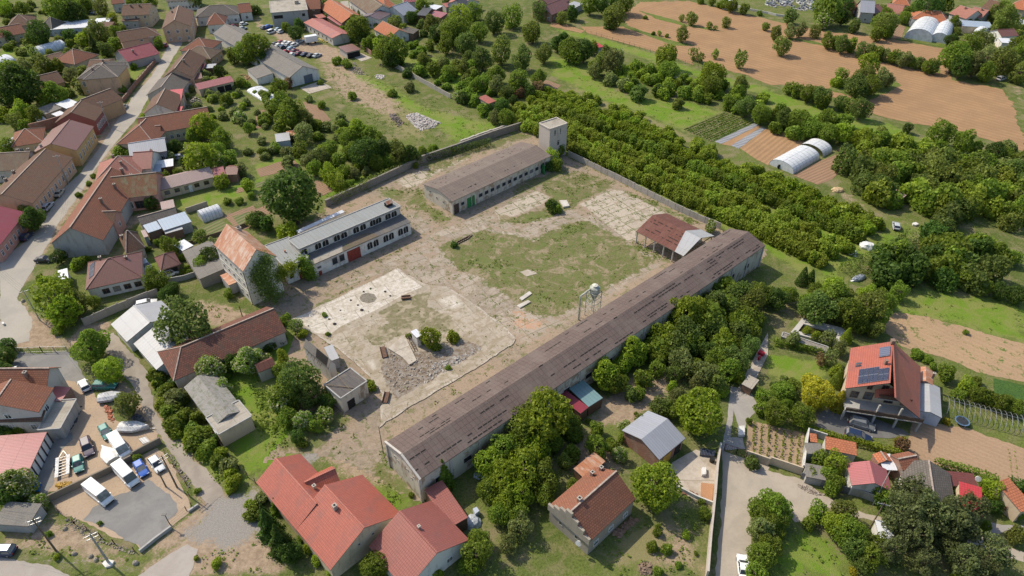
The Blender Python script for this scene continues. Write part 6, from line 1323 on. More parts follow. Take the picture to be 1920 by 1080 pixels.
tunnel(3,'polytunnel','narrower white polytunnel right of the large one', [(1203,308),(1258,205),-5.6], 3.6,'film', 8)
tunnel(3,'polytunnel','small pale polytunnel under the blue-roofed shed', [(1515,292),(1535,245),-4.6], 3.0,'film', 5)
tn = tunnel(7,'polytunnel','long clear polytunnel with a torn middle section beside the strip fields', [(190,228),(478,62),6.4], 2.35,'clear', 12, gaps=(8,))
sh(7,'small dark pink roof lost in the bushes at the right', [(868,385),(985,430),4], 2.4,.3,'metal_pink','brown')
def red_house():
 r = tag(empty('family_house', at(1660,760)),'tall family house with a bright red metal roof, solar panels and balconies','house')
 P = lambda x, y, z: at(*T(11, x, y), z)
 K1, K0, Kf = P(935,400,9.2), P(918,712,9.2), P(955,826,9.2); L1, L0 = P(620,450,6.6), P(580,752,6.6); R1, R0 = P(1145,592,4.2), P(1140,978,4.2)
 up = Vector((0,0,1)); m = MB()
 def slope(q, uv):
  if (q[1] - q[0]).cross(q[2] - q[1]).z < 0: q = q[::-1]; uv = uv[::-1]
  m.face(q, uv); m.face([p - up * .16 for p in q[::-1]], None, 1)
  for i in range(len(q)): a, b = q[i], q[(i + 1) % len(q)]; m.face([b, a, a - up * .16, b - up * .16], None, 1)
 lw = (K1 - L1).length; slope([L0, L1, K1, K0], [(0,0),(9.5,0),(9.5, lw),(0, lw)]); rw = (K1 - R1).length; slope([R0, R1, K1], [(0,0),(12,0),(12, rw)]); slope([R0, K1, Kf], [(0,0),(12, rw),(0, rw)])
 m.bar(K1 + up * .04, Kf + up * .04,.25,.12,0); roof = m.build('roof', [RM('metal_red'), plain('fascia_dark',(.09,.06,.05),.6)], r)
 a, b, c, d = [Vector((p.x, p.y, 0)) for p in (L1, R1, R0, L0)]; ctr = (a + b + c + d) / 4; q = [ctr + (p - ctr) * .93 for p in (a, b, c, d)]; fl = q[3].lerp(q[0], .12); fr = q[2].lerp(q[1], .26)
 ring_ = [q[0], q[1], fr, fl]; zt = [5.6,3.4,3.4,5.6]; m = MB()
 fR = max(.2, min(.8,(K1 - L1).dot(R1 - L1) / (R1 - L1).length_squared))
 for i in range(4):
  p, s = ring_[i], ring_[(i + 1) % 4]; za, zb = zt[i], zt[(i + 1) % 4]; pts = [p - up * .3, s - up * .3, s + up * zb]
  if i in (0,2): md = p.lerp(s, fR if i == 0 else 1 - fR); pts.append(md + up * 8.3)
  pts.append(p + up * za); m.face(pts)
 m.build('wall', WM('beige'), r)
 fd = (fr - fl).normalized(); nn = Vector((fd.y, -fd.x, 0)); nn = nn if nn.y < 0 else -nn; FL = (fr - fl).length; dk = plain('balcony_wood',(.10,.065,.045),.7)
 for z, d0, lo, hi in ((2.6,3.4,0,1.05),(5.2,1.5,.42,.86)):
  m = MB(); A_,B_ = fl + fd * FL * lo, fl + fd * FL * hi; pts = [A_,B_,B_ + nn * d0, A_ + nn * d0]; m.poly([tuple(x[:2]) for x in pts], z - .2, z); m.build('balcony_floor', WM('grey'), r)
  m = MB(); n = int((B_ - A_).length / .9)
  m.bar(A_ + nn * d0 + up * (z + .95),B_ + nn * d0 + up * (z + .95),.09)
  for k in range(n + 1): p = (A_ + nn * d0).lerp(B_ + nn * d0, k / n); m.bar(p + up * z, p + up * (z + .95),.06)
  X = Matrix.Translation(A_ + nn * d0) @ Matrix.Rotation(math.atan2(fd.y, fd.x),4,'Z'); m.box(0,(B_ - A_).length, -.02,.02, z + .1, z + .8, X); m.build('balustrade', dk, r)
 for f in (0,.42,.72,1.03): m = MB(); p = fl + fd * FL * f + nn * 3.2; m.box(p.x - .15, p.x + .15, p.y - .15, p.y + .15,-.2,5.2 if .3 < f < 1 else 2.8); m.build('post', WM('grey'), r)
 for f, z, w_, h_ in ((.14,3.1,1.4,1.6),(.33,3.1,1.6,1.9),(.62,3.0,1.6,2.1),(.85,3.0,1.6,1.9),(.3,5.7,.9,1.1),(.5,6.0,1.2,1.3),(.12,.5,1.4,1.6),(.5,.3,2.6,2.0),(.82,.3,2.6,2.0)): put_window(r, fl + fd * FL * f + up * z, nn, w_, h_,'brown' if z > 1 else 'grey')
 m = MB(); sr = [P(800,822,5.6), P(952,812,5.6), P(955,752,7.0), P(805,760,7.0)]; m.face(sr if (sr[1] - sr[0]).cross(sr[2] - sr[1]).z > 0 else sr[::-1], [(0,0),(3,0),(3,2),(0,2)]); m.face([p - up * .12 for p in (sr[::-1] if (sr[1] - sr[0]).cross(sr[2] - sr[1]).z > 0 else sr)]); m.build('awning_roof', RM('metal_red'), r)
 eS = (L0 - L1); eT = (K1 - L1); on = lambda s, t, o=.1: L1 + eS * s + eT * t + up * o
 def quad(nm, s0, s1, t0, t1, mt, o=.1):
  m = MB(); q = [on(s0, t0, o), on(s1, t0, o), on(s1, t1, o), on(s0, t1, o)]; fl_ = (q[1] - q[0]).cross(q[2] - q[1]).z < 0; q = q[::-1] if fl_ else q; m.face(q, [(0,0),(1,0),(1,1.5),(0,1.5)]);
  for i in range(4): a, b = q[i], q[(i + 1) % 4]; m.face([b, a, a - up * .1, b - up * .1], None, 1)
  m.build(nm, [mt, STEEL()], roof)
 for k in range(6): quad('solar_panel', .60 if k < 4 else .66,.95,.27 + .115 * k, .375 + .115 * k, PV, .14)
 for k in range(2): quad('skylight', .42 + .06 * k, .46 + .06 * k, .17,.30, GLASS())
 quad('water_heater', .13,.37,.70,.95, roofing('collector',(.10,.11,.16),(.09,.1,.14),(.2,.2,.22),.2,3, rough=.3, ms=.02, bump=.1, off=0, tilev=0),.2)
 for s, t, w_ in ((.55,.86,.45),(.06,1.02,.6)): p = on(s, min(t, .98),0); m = MB(); m.box(p.x - w_ / 2, p.x + w_ / 2, p.y - w_ / 2, p.y + w_ / 2, p.z - .8, p.z + .9); m.box(p.x - w_ / 2 - .08, p.x + w_ / 2 + .08, p.y - w_ / 2 - .08, p.y + w_ / 2 + .08, p.z + .9, p.z + 1.02); m.build('chimney', CHIM(), roof)
red_house()
HM(11,'outbuilding','rusty-roofed garden outbuilding with a ribbed glass house in front','outbuilding',([(1238,732),(1235,622),2.2], D(he=3, rise=.5, rm='rust', wm='brick', win=(), over=.1, ridgecap=False, chim=((.5,.05,1.2,.4),))),([(1305,975),(1290,748),3.2], D(he=2.6, rise=.5, rm='metal_pale', wm='bluegrey', win=(), over=.1, ridgecap=False)))
tunnel(11,'hoop_frame','bare hoop frame of a long polytunnel running off the right edge', [(1330,965),(2050,1160),3.6], 2.0, None, 18)
HM(14,'stone_house','old stone-walled house with a stepped gable and red-brown tiles','house',([(580,828),(928,502),6.7], D(he=4.0, rise=2.4, rm='tile_red', wm='stone', over=.2, win=(('a', 2,.1,.9,1.6,(.8,1.0),'grey'),('f', 3)), chim=((.25,.55,.8),(.8,.85,.9,.5),(.95,.8,.8,.5)))))
def steps():
 r,(w,) = ALLB[-1]; m = MB(); g, Wd = w.g, w.W
 for k in range(7):
  t = (k + .5) / 7; z = 4.0 + 3.0 * (1 - abs(t - .5) * 2) + .25; a, b = g(.1, Wd * k / 7,0), g(.1, Wd * (k + 1) / 7,0); X = Matrix.Translation(a) @ Matrix.Rotation(math.atan2(b.y - a.y, b.x - a.x),4,'Z'); m.box(0,(b - a).length - .01,-.2,.2,3.2, z, X)
 m.build('stepped_gable', WM('stone'), w.wall)
steps()
sh(14,'rusty lean-to roof behind the old stone-walled house', [(545,352),(702,220),2.0], 2.4,.2,'rust','wood')
H(14,'brick_barn','brick barn with a smooth light grey gable roof beside the paved court','barn', [(1105,210),(1302,48),6.6], he=3.1, rise=1.2, rm='metal_grey', wm='brick', win=(), over=.25, doors=(('f', .35,2.2,2.3, plain('door_ochre',(.45,.27,.05),.7)),('f', .8,1.6,2.2, DARK())), ridgecap=False)
HM(10,'lean_to','lean-to shed half crimson and half teal against the very long barn','shed',([(575,892),(682,824),4.2], D(he=2.7, rise=.3, roof='shed', rm='metal_teal', wm='wood', win=(), over=.1, ridgecap=False)),([(515,942),(574,893),5.0], D(he=2.7, rise=.3, roof='shed', rm='metal_crimson', wm='wood', win=(), over=.1, ridgecap=False)))
HM(13,'red_roofed_house','large house with bright red ribbed roof and cream gable in the bottom centre','house',([(0,378),(300,735),6.4], D(he=3.4, rise=2.0, rm='metal_red', wm='cream', win=(), chim=((.72,.7,.7,.45,1),))),
 ([(268,694),(556,1038),10.2], D(he=3.4, rise=2.9, rm='metal_red', wm='cream', win=(('c', 2,.3,.7,3.6,(.4,.5),'dark'),), over=.25, chim=((.42,.42,.9,.55,1),))),([(420,520),(648,412),3.8], D(he=3.5, rise=1.7, rm='metal_red', wm='cream', win=())))
HM(13,'brown_roofed_house','white house with brown-red metal-tile roof right of the bright red one','house',([(845,858),(1122,1192),9.2], D(he=3.4, rise=2.5, rm='metal_brick', wm='white', win=(('c', 2,.1,.9,1.2,(1.2,1.1)),), chim=((.45,.55,.5,.35,1),))),
 ([(1452,720),(1590,640),6.3], D(he=3.2, rise=.3, roof='shed', rm='metal_brick', wm='wood', win=(), over=.1, ridgecap=False)))
hs(15,'small white house with a dusty rose roof inside the walled yard', [(590,232),(626,400),4.9], 2.9,1.2,'metal_rose','white', win=(('c', 1,0,1,.9,(.8,.8)),), name='cottage', ridgecap=False)
HM(15,'cottage','cottage with a patched grey and orange tile roof behind the dark pines','house',([(985,215),(1015,500),6.0], D(he=3, rise=1.5, rm='tile_grey', wm='offwhite', win=())),([(782,168),(828,235),2.0], D(he=2.8, rise=.5, rm='tile_orange', wm='brick', win=(), over=.1)),([(1010,290),(1150,262),2.6], D(he=3.3, rise=.8, rm='tile_red', wm='brick', win=(), over=.1)))
sh(15,'white canopy roof between the two cottages', [(868,284),(974,288),2.6], 2.7,.1,'metal_white', None, name='canopy', cat='canopy')
sh(15,'long dark maroon flat roof by the clipped hedge', [(1300,395),(1585,424),2.2], 2.5,.2,'metal_maroon','brown')
sh(15,'bright scarlet metal roof with cream wall behind the pines', [(1440,592),(1614,642),4.0], 3.0,.9,'metal_scarlet','cream', name='house', cat='house')
H(15,'outbuilding','narrow orange-tiled outbuilding at the top of the walled yard','outbuilding', [(430,128),(666,178),2.0], he=2.5, rise=.4, roof='shed', rm='tile_orange', wm='offwhite', win=(), over=.1, doors=(('f', .45,1.0,1.9, plain('door_green',(.03,.2,.12),.5)),))
sh(15,'low grey sheet shelter left of the orange-tiled outbuilding', [(298,162),(422,168),1.8], 2.1,.1,'asbestos','grey')
sh(15,'grey sheet shelter below the vines in the walled yard', [(285,335),(436,364),2.2], 1.9,.1,'asbestos','grey')
sh(15,'little orange-topped hutch at the corner of the walled yard', [(318,72),(372,80),1.4], 1.6,.2,'tile_orange','brown', name='hutch', cat='shed')
sh(15,'white sheet roof hidden under the big pines', [(835,792),(955,810),2.4], 2.3,.1,'metal_white','white')
sh(15,'beige house corner on the right edge beside the curved path', [(1900,602),(2000,560),4], 3,.8,'tile_orange','beige', name='house', cat='house')
CW = plaster('wall_render',(.46,.40,.34),(.28,.22,.18),.5)
wall_line('lane_wall','long pale rendered wall along the lane at the bottom right','wall', TL(14,(1552,135),(1528,300),(1510,520),(1478,820),(1455,1100)),2.2,.3, CW, bays=5)
wall_line('yard_wall','low wall closing the paved court beside the round tree','wall', TL(14,(1225,420),(1380,500),(1500,548)),.9,.25, WM('offwhite'))
wall_line('garden_wall','tan wall along the lane below the vine plot','wall', TL(14,(1750,190),(1920,250)) + TL(15,(0,235),(245,318)),1.9,.25, WM('beige'))
wall_line('garden_wall','white wall between the vine plot and the walled yard','wall', TL(15,(250,300),(288,20)),1.9,.22, WM('white'))
wall_line('garden_wall','thin pale wall along the top of the walled yard','wall', TL(15,(292,15),(430,60)),1.6,.2, WM('offwhite'))
wall_line('panel_fence','dark panel fence along the lane in front of the walled yard','fence', TL(15,(240,345),(430,420),(620,470)),1.6,.12, plain('panel_grey',(.15,.15,.16),.6), bays=2.2)
wall_line('panel_fence','grey wavy-topped fence in front of the dusty rose cottage','fence', TL(15,(612,470),(700,490),(790,525)),1.8,.12, WM('grey'), bays=2)
fence_line('gate','rusty red bar gate at the lane beside the vine plot', TL(14,(1590,135),(1680,165),(1752,195)),1.7,'bars', plain('gate_rust',(.15,.06,.05),.6))
wall_line('panel_wall','grey concrete panel wall between the bungalow and the white outbuilding','wall', TL(8,(640,285),(900,170),(1195,55)),2.1,.16, GW, bays=2.4, postm=GW)
fence_line('iron_fence','grey iron gate and fence closing the gravel forecourt', TL(8,(140,488),(320,482),(510,478)),1.5,'bars')
wall_line('retaining_wall','low dark wall between the upper yard and the parking place','wall', TL(12,(375,520),(610,408),(800,320),(1000,215)),1.5,.3, plaster('wall_dark',(.2,.17,.13)))
wall_line('retaining_wall','dark wall behind the blue and white small cars','wall', TL(12,(1010,190),(1100,140),(1215,80)),1.5,.3, plaster('wall_dark',()))
wall_line('kerb_wall','low concrete wall at the lower corner of the parking place','wall', TL(12,(1052,905),(1170,810),(1290,722)),.7,.3, WM('grey'))
wall_line('kerb_wall','short concrete kerb beside the parking gate','wall', TL(12,(1420,600),(1490,552)),.5,.3, WM('grey'))
fence_line('parking_gate','thin metal swing gate of the parking place', TL(12,(1272,690),(1400,590)),1.1,'wire', WOODF())
fence_line('wire_fence','wire fence with thin posts along the stony edge of the parking place', TL(12,(440,600),(560,690),(760,790),(860,840),(1010,895)),1.2,'wire', WOODF(), gap=3)
fence_line('wire_fence','wire fence with thin posts between the parking place and the dirt lane', TL(12,(1240,160),(1310,270),(1400,400),(1440,560)),1.2,'wire', WOODF(), gap=3)
fence_line('field_fence','row of thin posts along the edge of the ploughed strip', [(1098,60),(1180,85),(1260,112),(1322,130)], 1.2,'wire', WOOD(), gap=3)
wall_line('garden_wall','old stone wall between the lawn and the clear greenhouse','wall', TL(4,(1400,520),(1560,465)),1.6,.3, WM('stone'))
wall_line('plank_fence','weathered plank fence beside the lawn and the beds','fence', TL(4,(1400,760),(1590,700),(1740,655),(1860,610)),1.0,.1, WOOD())
wall_line('garden_wall','thin brown wall between the farmhouse and the summer kitchen','wall', TL(4,(715,715),(870,680)),2.0,.2, WM('brown'))
wall_line('garden_wall','bungalow yard wall in front of the grey garage drive','wall', TL(4,(1260,1045),(1390,1020),(1480,990)),1.4,.2, WM('grey'))
fence_line('plank_fence','leaning line of posts beside the derelict outbuilding', TL(12,(1580,0),(1690,150),(1800,290),(1920,390)),1.6,'wire', WOOD())
wall_line('cemetery_wall','low pale wall along the cemetery at the top','wall', TL(2,(1640,40),(1760,75),(1920,105)) + TL(3,(60,120),(200,140)),1.0,.3, WM('offwhite'))
# ================================================================= VEHICLES, POLES AND SMALL THINGS
car(*T(12,755,485), *T(12,850,560),'van','white','white panel van nearer the wire fence, front facing the gravel','vans in the parking place')
car(*T(12,960,345), *T(12,1040,430),'van','white','white panel van parked against the dark wall next to the blue car','vans in the parking place')
car(*T(12,912,130), *T(12,980,230),'van','white','old white minibus with a row of windows beside the covered boat')
for x, y, hx, hy, sh_, cl, lab in ((1065,290,1095,340,'hatch','blue','small bright blue hatchback beside a white van'),(1183,258,1220,310,'hatch','white','small white car under the leaning pole'),(665,130,680,180,'suv','purple','dark purple off-road car in the sandy yard'),
 (597,255,605,310,'hatch','green','green hatchback beside the car trailer'),(800,15,825,60,'hatch','green','green car at the top of the sandy yard'),(15,905,-60,905,'estate','navy','dark blue car cut by the left edge on the bottom road')):
 car(*T(12, x, y), *T(12, hx, hy), sh_, cl, lab)
for x, y, hx, hy, sh_, cl, lab in ((640,745,610,690,'hatch','white','white hatchback on the gravel forecourt'),(85,655,30,670,'hatch','white','white car behind the house with orange roofs'),(795,745,830,745,'estate','green','grey-green car under the round bright tree'),(1105,130,1170,115,'estate','white','white car hidden behind the panel wall')):
 car(*T(8, x, y), *T(8, hx, hy), sh_, cl, lab)
for x, y, hx, hy, sh_, cl, lab in ((448,380,470,350,'sedan','beige','beige sedan in front of the very long street house'),(362,480,385,455,'estate','silver','silver estate car nearer the junction on the street'),(208,705,235,680,'hatch','navy','dark blue car in front of the pink street house'),
 (340,880,390,880,'sedan','black','black car beside the round bush at the junction'),(1100,930,1120,960,'suv','silver','silver car on the bungalow lawn'),(1272,985,1300,975,'minivan','white','white minivan in front of the small garage'),(1358,110,1390,105,'hatch','silver','silver car under the trees near the white carport')):
 car(*T(4, x, y), *T(4, hx, hy), sh_, cl, lab)
car(*T(0,932,812), *T(0,955,790),'hatch','silver','silver-blue car on the upper street')
car(*T(0,1242,348), *T(0,1248,320),'hatch','red','red car on the upper street below the apartment house')
car(*T(0,1260,278), *T(0,1262,250),'hatch','lightblue','light blue car parked at the apartment house')
car(*T(0,712,108), *T(0,745,112),'sedan','navy','dark car behind the little white shed at the top left')
car(*T(11,700,1036), *T(11,780,1061),'suv','grey','grey off-road car in front of the tall red house')
car(*T(15,672,46), *T(15,762,73),'estate','navy','dark blue estate car closer to the flower garden of the red house')
car(*T(7,955,628), *T(7,950,600),'hatch','silver','silver car parked alone in the clearing by the rubble bags')
car(*T(14,1730,1030), *T(14,1720,950),'sedan','white','white car at the bottom edge of the lane')
car(*T(3,1745,600), *T(3,1775,590),'suv','silver','grey off-road car at the edge of the ploughed field')
car(*T(0,1770,222), *T(0,1800,235),'hatch','black','black car by the white house at the top bend', small=True)
SC = [(95,208,'blue','estate', 1),(118,248,'white','minivan', 1),(170,230,'lightblue','hatch', 1),(190,245,'white','hatch', 1),(65,215,'grey','hatch', 1),
  (150,340,'black','hatch', 0),(190,325,'red','hatch', 0),(225,330,'white','sedan', 0),(260,335,'white','hatch', 0),(205,365,'navy','hatch', 0),(240,350,'silver','sedan', 0),(175,350,'white','hatch', 0),
  (265,375,'lightblue','hatch', 0),(225,400,'red','hatch', 0),(290,392,'maroon','sedan', 0),(325,408,'maroon','sedan', 0),(275,420,'white','sedan', 0),(370,416,'navy','sedan', 0),(415,425,'black','sedan', 0),(460,425,'silver','sedan', 0),(330,320,'silver','estate', 1),(290,345,'white','hatch', 0)]
where = ['by the derelict concrete building','in the crowded row beside the long grey barn']
for k,(x, y, cl, sh_, u_) in enumerate(SC):
 word = {'hatch': 'hatchback','minivan': 'van','estate': 'estate car','sedan': 'sedan'}[sh_]
 nb = SC[k - 1][2] if k else 'derelict wall'
 rank = sorted([q for q in SC if q[2] == cl and q[3] == sh_ and q[4] == u_], key=lambda q: q[0]).index(SC[k]); tot = len([q for q in SC if q[2] == cl and q[3] == sh_ and q[4] == u_])
 od = '' if tot == 1 else ('leftmost ','second from left ','third from left ','fourth from left ','fifth from left ')[rank]
 car(*T(1, x, y), *T(1, x + 30, y - 12), sh_, cl,'%sscrap %s %s %s' % (od, cl, word, where[1 - u_]),'scrap cars beside the grey barn', small=True)
for x, y, cl, rk in ((1760,205,'maroon','maroon scrap car at the left of the white house yard'),(1830,188,'white','upper white scrap car right of the white house yard'),(1825,222,'silver','silver scrap car right of the white house yard')): car(*T(0, x, y), *T(0, x + 30, y - 8),'hatch', cl, rk,'scrap cars beside the grey barn', small=True)
def truck_box():
 p = at(*T(1,418,325)); r = tag(empty('box_trailer',(p.x, p.y, 0),.5),'white box trailer standing in front of the red-roofed workshop row','trailer'); m = MB(); m.box(-2.6,2.6,-1.15,1.15,.9,3.3, None, 0); link('box', m.mesh('box', paint('white',())), r)
 for s in (-1.6,1.5):
  for t in (-.95,.95): w = link('wheel', car_meshes('van')['wheel'], r,(s, t, .4))
 m = MB(); m.bar((2.6,0,.7),(4,0,.6),.15); link('drawbar', m.mesh('drawbar', STEEL()), r)
truck_box()
def boat(px, py, qx, qy, L, label, mt):
 p = at(px, py); o = tag(empty('boat',(p.x, p.y, .5), rect_heading(px, py, qx, qy)), label,'boat'); m = MB(); st = []
 for k in range(9):
  t = k / 8; x = L * (t - .5); w = 1.3 * math.sin(min(1,(1 - t) * 1.6 + .02) * math.pi / 2) * (.85 + .15 * t * 2 if t < .5 else 1); hh = .75 + .25 * math.sin(t * 7) * .3
  st.append([Vector((x, -w, 0)), Vector((x, -w * .98, hh * .6)), Vector((x, -w * .45, hh)), Vector((x, w * .45, hh)), Vector((x, w * .98, hh * .6)), Vector((x, w, 0)), Vector((x, w * .5,-.45)), Vector((x, -w * .5,-.45))])
 loft(m, st, 0); link('tarpaulin', m.mesh('tarpaulin', mt, smooth=False), o)
 for sy in (-.9,.9): link('wheel', car_meshes('hatch')['wheel'], o,(-.4, sy, -.2))
 m = MB(); m.bar((L * .3,0,-.2),(L * .5 + 1,0,-.2),.12); link('drawbar', m.mesh('drawbar', STEEL()), o); return o
boat(*T(12,822,182), *T(12,775,120),4.4,'boat under a white tarpaulin beside the old minibus', plain('tarpaulin',(.66,.65,.62),.5, var=.08))
def car_trailer():
 p = at(*T(12,478,265)); o = tag(empty('car_trailer',(p.x, p.y, .55), rect_heading(*T(12,478,265), *T(12,482,180))),'empty silver car transporter trailer on the gravel yard','trailer')
 for s in (-.85,.85): m = MB(); m.box(-2.4,2.2, s - .28, s + .28,-.04,.06); link('ramp', m.mesh('ramp', plain('galvanised',(.5,.5,.5),.5)), o)
 m = MB(); [m.bar((x, -.8,-.05),(x, .8,-.05),.08) for x in np.arange(-2.2,2.2,.7)]; m.bar((2.2,-.6,-.05),(3.6,0,-.05),.1); m.bar((2.2,.6,-.05),(3.6,0,-.05),.1); link('chassis', m.mesh('chassis', STEEL()), o)
 for x in (-.6,.2):
  for s in (-1.2,1.2): link('wheel', car_meshes('hatch')['wheel'], o,(x, s, -.2))
car_trailer()
P1, t1 = pole(*T(12,820,985),8.0,'tall concrete pole with crossarms standing on a white base at the lower left', 2, heading=.6, r=.2)
block('pole_base','white painted concrete base of the tall pole','base', TL(12,(765,985),(800,950),(855,965),(835,1000),(790,1015)),0,.35, WM('white'))
P2, t2 = pole(*T(12,420,890),8.6,'darker wooden pole carrying wires at the lower left', 2, heading=.5, r=.17, mat=WOOD())
P3, t3 = pole(*T(12,1330,418),8.5,'dark pole rising between the small white car and the dirt lane', 2, heading=.9, r=.16, mat=WOOD())
P4, t4 = pole(*T(12,1246,412),4.6,'short brace pole next to the parking place cars', 0, r=.14, mat=WOOD())
P5, t5 = pole(*T(4,515,295),9.0,'concrete street pole in front of the very long street house', 1, heading=.3, r=.16)
P6, t6 = pole(*T(8,300,245),8.5,'slim pole on the green patch at the road junction', 1, heading=.6, r=.12)
pole(*T(0,822,955),9.0,'concrete street pole in front of the crimson street house', 1, heading=.3, r=.15)
pole(*T(0,1185,440),9.0,'concrete street pole at the end of the brick garden wall', 1, heading=.3, r=.15)
pole(*T(8,1828,245),4.2,'lone wooden post in the dry grass by the mill', 0, r=.13, mat=WOOD(), ins=False)
pole(*T(15,762,722),6.5,'leaning wooden pole beside the lane and the pines', 1, lean=(.3,.2), heading=2.8, r=.14, mat=WOOD())
pole(*T(15,785,548),7.0,'thin pale pole in front of the dusty rose cottage', 0, lean=(1.2,1.6), r=.1, ins=False)
pole(*T(13,590,1065),3.0,'dark short post at the corner of the large red-roofed house', 0, r=.12, mat=WOOD(), ins=False)
up3 = at(300,760,8)
wires(t2, t1,4,.8,.6,.4,'wires between the two tall poles at the lower left')
wires(t2, at(-60,945,8.5),4,.9,1.9,.5,'wires running off the left edge at the bottom')
wires(t3, at(*T(8,640,640),7.5),4,.8,.4,.8,'wires from the dark pole up across the forecourt trees')
wires(at(*T(8,640,640),7.5), t6,4,.8,.4,.8,'wires crossing from the forecourt trees to the junction pole')
wires(t6, at(-40,470,8),4,.8,.9,.8,'wires from the junction pole over the street corner')
SP = [at(*T(8,300,245),8), at(*T(4,515,295),8.6), at(*T(0,822,955),8.6), at(*T(0,1185,440),8.6), at(*T(0,1330,120),8.6)]
for k, lb in enumerate(('wires from the junction pole to the pole of the very long street house','wires along the middle of the village street','wires along the upper street beside the brick garden wall','wires at the top bend of the street')): wires(SP[k], SP[k + 1], 3,.7,.3,.7, lb)
def lamp(px, py, label):
 p = at(px, py); o = tag(empty('street_lamp',(p.x, p.y, 0)), label,'lamp'); m = MB(); m.tube((p.x, p.y, 0),(p.x - .3, p.y + .3,3.2),.06, n=8); m.build('post', plain('lamp_post',(.04,.04,.045),.5), o); m = MB(); m.box(p.x - .75, p.x - .05, p.y + .1, p.y + .5,3.2,3.3); m.build('lamp_head', plain('lamp_head',(.03,.03,.035),.4), o)
lamp(*T(12,1290,720),'solar lamp post with a flat black panel at the parking gate')
for k,(x, y, r_, lab) in enumerate(((558,915,.42,'grey boulder left of the white pole base'),(683,935,.38,'small boulder nearer the white pole base'),(722,960,.42,'brownish boulder just left of the tall concrete pole'),(1018,985,.5,'pale boulder beside the side road'),(490,728,.4,'stone at the foot of the wire fence posts'),(175,100,.5,'white round stone on the grass of the junction'))):
 tl = 12 if k < 5 else 8; mound('boulder', lab,'boulder', *T(tl, x, y), r_, r_ * 1.1, WM('stone'),.8, k, seed=k)
block('fountain_base','white round stone basin alone on the junction paving','basin', TL(8,(10,262),(18,252),(30,255),(32,266),(22,272)),0,.5, WM('white'))
mound('white_bags','heap of white bulk bags in the clearing below the silver car','bags', *T(7,738,775),1.9,1.5, plain('bag_white',(.68,.68,.66),.6),.75,-.4, seed=2)
rubble('rubble_bags','long pile of white sacks and planks at the edge of the clearing', [T(7, *p) for p in ((1140,700),(1180,660),(1260,620),(1360,650),(1280,690),(1200,712))], 130,1.3, plaster('bags_mix',(.52,.48,.43),(.25,.2,.15),.5),1.3,11)
rubble('paper_scraps','white scraps scattered on the grass below the bulk bags', [T(7, *p) for p in ((600,820),(660,800),(720,830),(690,870),(640,850))], 16,.35, WM('white'),.1,12)
for x0_, y0_, x1_, y1_ in ((1265,600,1370,645),(1280,590,1385,640)):
 pass
a, b = at(*T(7,1265,600),.6), at(*T(7,1385,645),.6); m = MB(); [m.bar(a + Vector((0,.35 * k, .1 * k)), b + Vector((0,.35 * k, .1 * k)),.3,.2) for k in range(4)]; o = m.build('timber_stack', WOOD(), None, origin=a); o.location = a; tag(o,'stack of long pale timbers behind the pile of sacks','timber')
mound('sawdust_pile','yellowish heap of sawdust and boards at the edge of the seed bed','pile', *T(7,520,350),1.8,.9, plain('sawdust',(.5,.36,.2),.9),.7,0, seed=5)
block('skiff','small white dinghy lying on the grass right of the silver car','boat', TL(7,(1085,590),(1110,585),(1132,600),(1110,607),(1088,602)),.05,.5, WM('white'))
mound('covered_pile','silvery tarpaulin pile beside the dark hedge','pile', *T(7,675,1012),2.2,.9, plain('tarp_silver',(.42,.44,.46),.4),.4,.45, seed=6)
boat(*T(8,1015,1060), *T(8,1100,1060),5.5,'grey-white tarpaulin covered trailer in the yard corner', plain('tarp_grey',(.48,.48,.47),.5))
boat(*T(8,845,830), *T(8,900,820),4.6,'dull white covered boat under the olive tree in the yard', plain('tarp_dull',(.42,.42,.43),.5))
block('white_crate','white flat crate in the corner of the sandy yard','crate', TL(12,(1040,50),(1090,35),(1125,70),(1075,90)),0,.8, WM('white'))
rubble('scrap_heap','dark scrap metal heap along the grey flat roof', TL(8,(480,1060),(560,900),(610,890),(580,980),(520,1075)),110,.6, plain('scrap_dark',(.05,.05,.055),.6),.9,21)
rubble('scrap_heap','mixed scrap with orange and teal pieces beside the olive tree', TL(8,(780,880),(830,900),(860,1010),(830,1000)),60,.5, plain('scrap_orange',(.35,.12,.06),.6),.6,22)
rubble('scrap_heap','dark scrap heap right of the olive tree', TL(8,(970,960),(1050,940),(1090,1000),(1020,1030)),70,.5, plain('scrap_mixed',(.12,.12,.12),.6),.7,23)
rubble('waste_heap','colourful waste heap by the retaining wall near the trailer', TL(12,(410,400),(500,370),(560,390),(440,450)),50,.5, plain('waste_ochre',(.42,.26,.05),.7),.6,24)
for x, y, c_, lab in ((270,390,(.6,.6,.58),'white plastic barrel beside the flowering bush'),(295,402,(.02,.14,.42),'blue plastic barrel in the middle of three'),(285,435,(.03,.2,.5),'brighter blue plastic barrel lowest of three')):
 p = at(*T(12, x, y)); m = MB(); m.tube((p.x, p.y, 0),(p.x, p.y, .9),.38, n=12); m.tube((p.x, p.y, .9),(p.x, p.y, .98),.34, n=12); m.tube((p.x, p.y, .42),(p.x, p.y, .48),.41, n=12); o = m.build('barrel', plain('barrel_%d' % x, c_, .4), None, origin=(p.x, p.y, 0)); o.location = (p.x, p.y, 0); tag(o, lab,'barrel','barrels by the storage shed')
rubble('stones','rocky edge with loose stones below the parking wire fence', TL(12,(440,590),(560,640),(760,790),(1030,900),(1000,920),(720,830),(500,700)),150,.3, plaster('stones_dull',(.26,.22,.18)),.2,25)
rubble('stones','loose stones between the wire fence and the dirt lane', TL(12,(1250,130),(1290,180),(1440,380),(1420,420),(1300,260)),80,.3, plaster('stones_dull',()),.15,26)
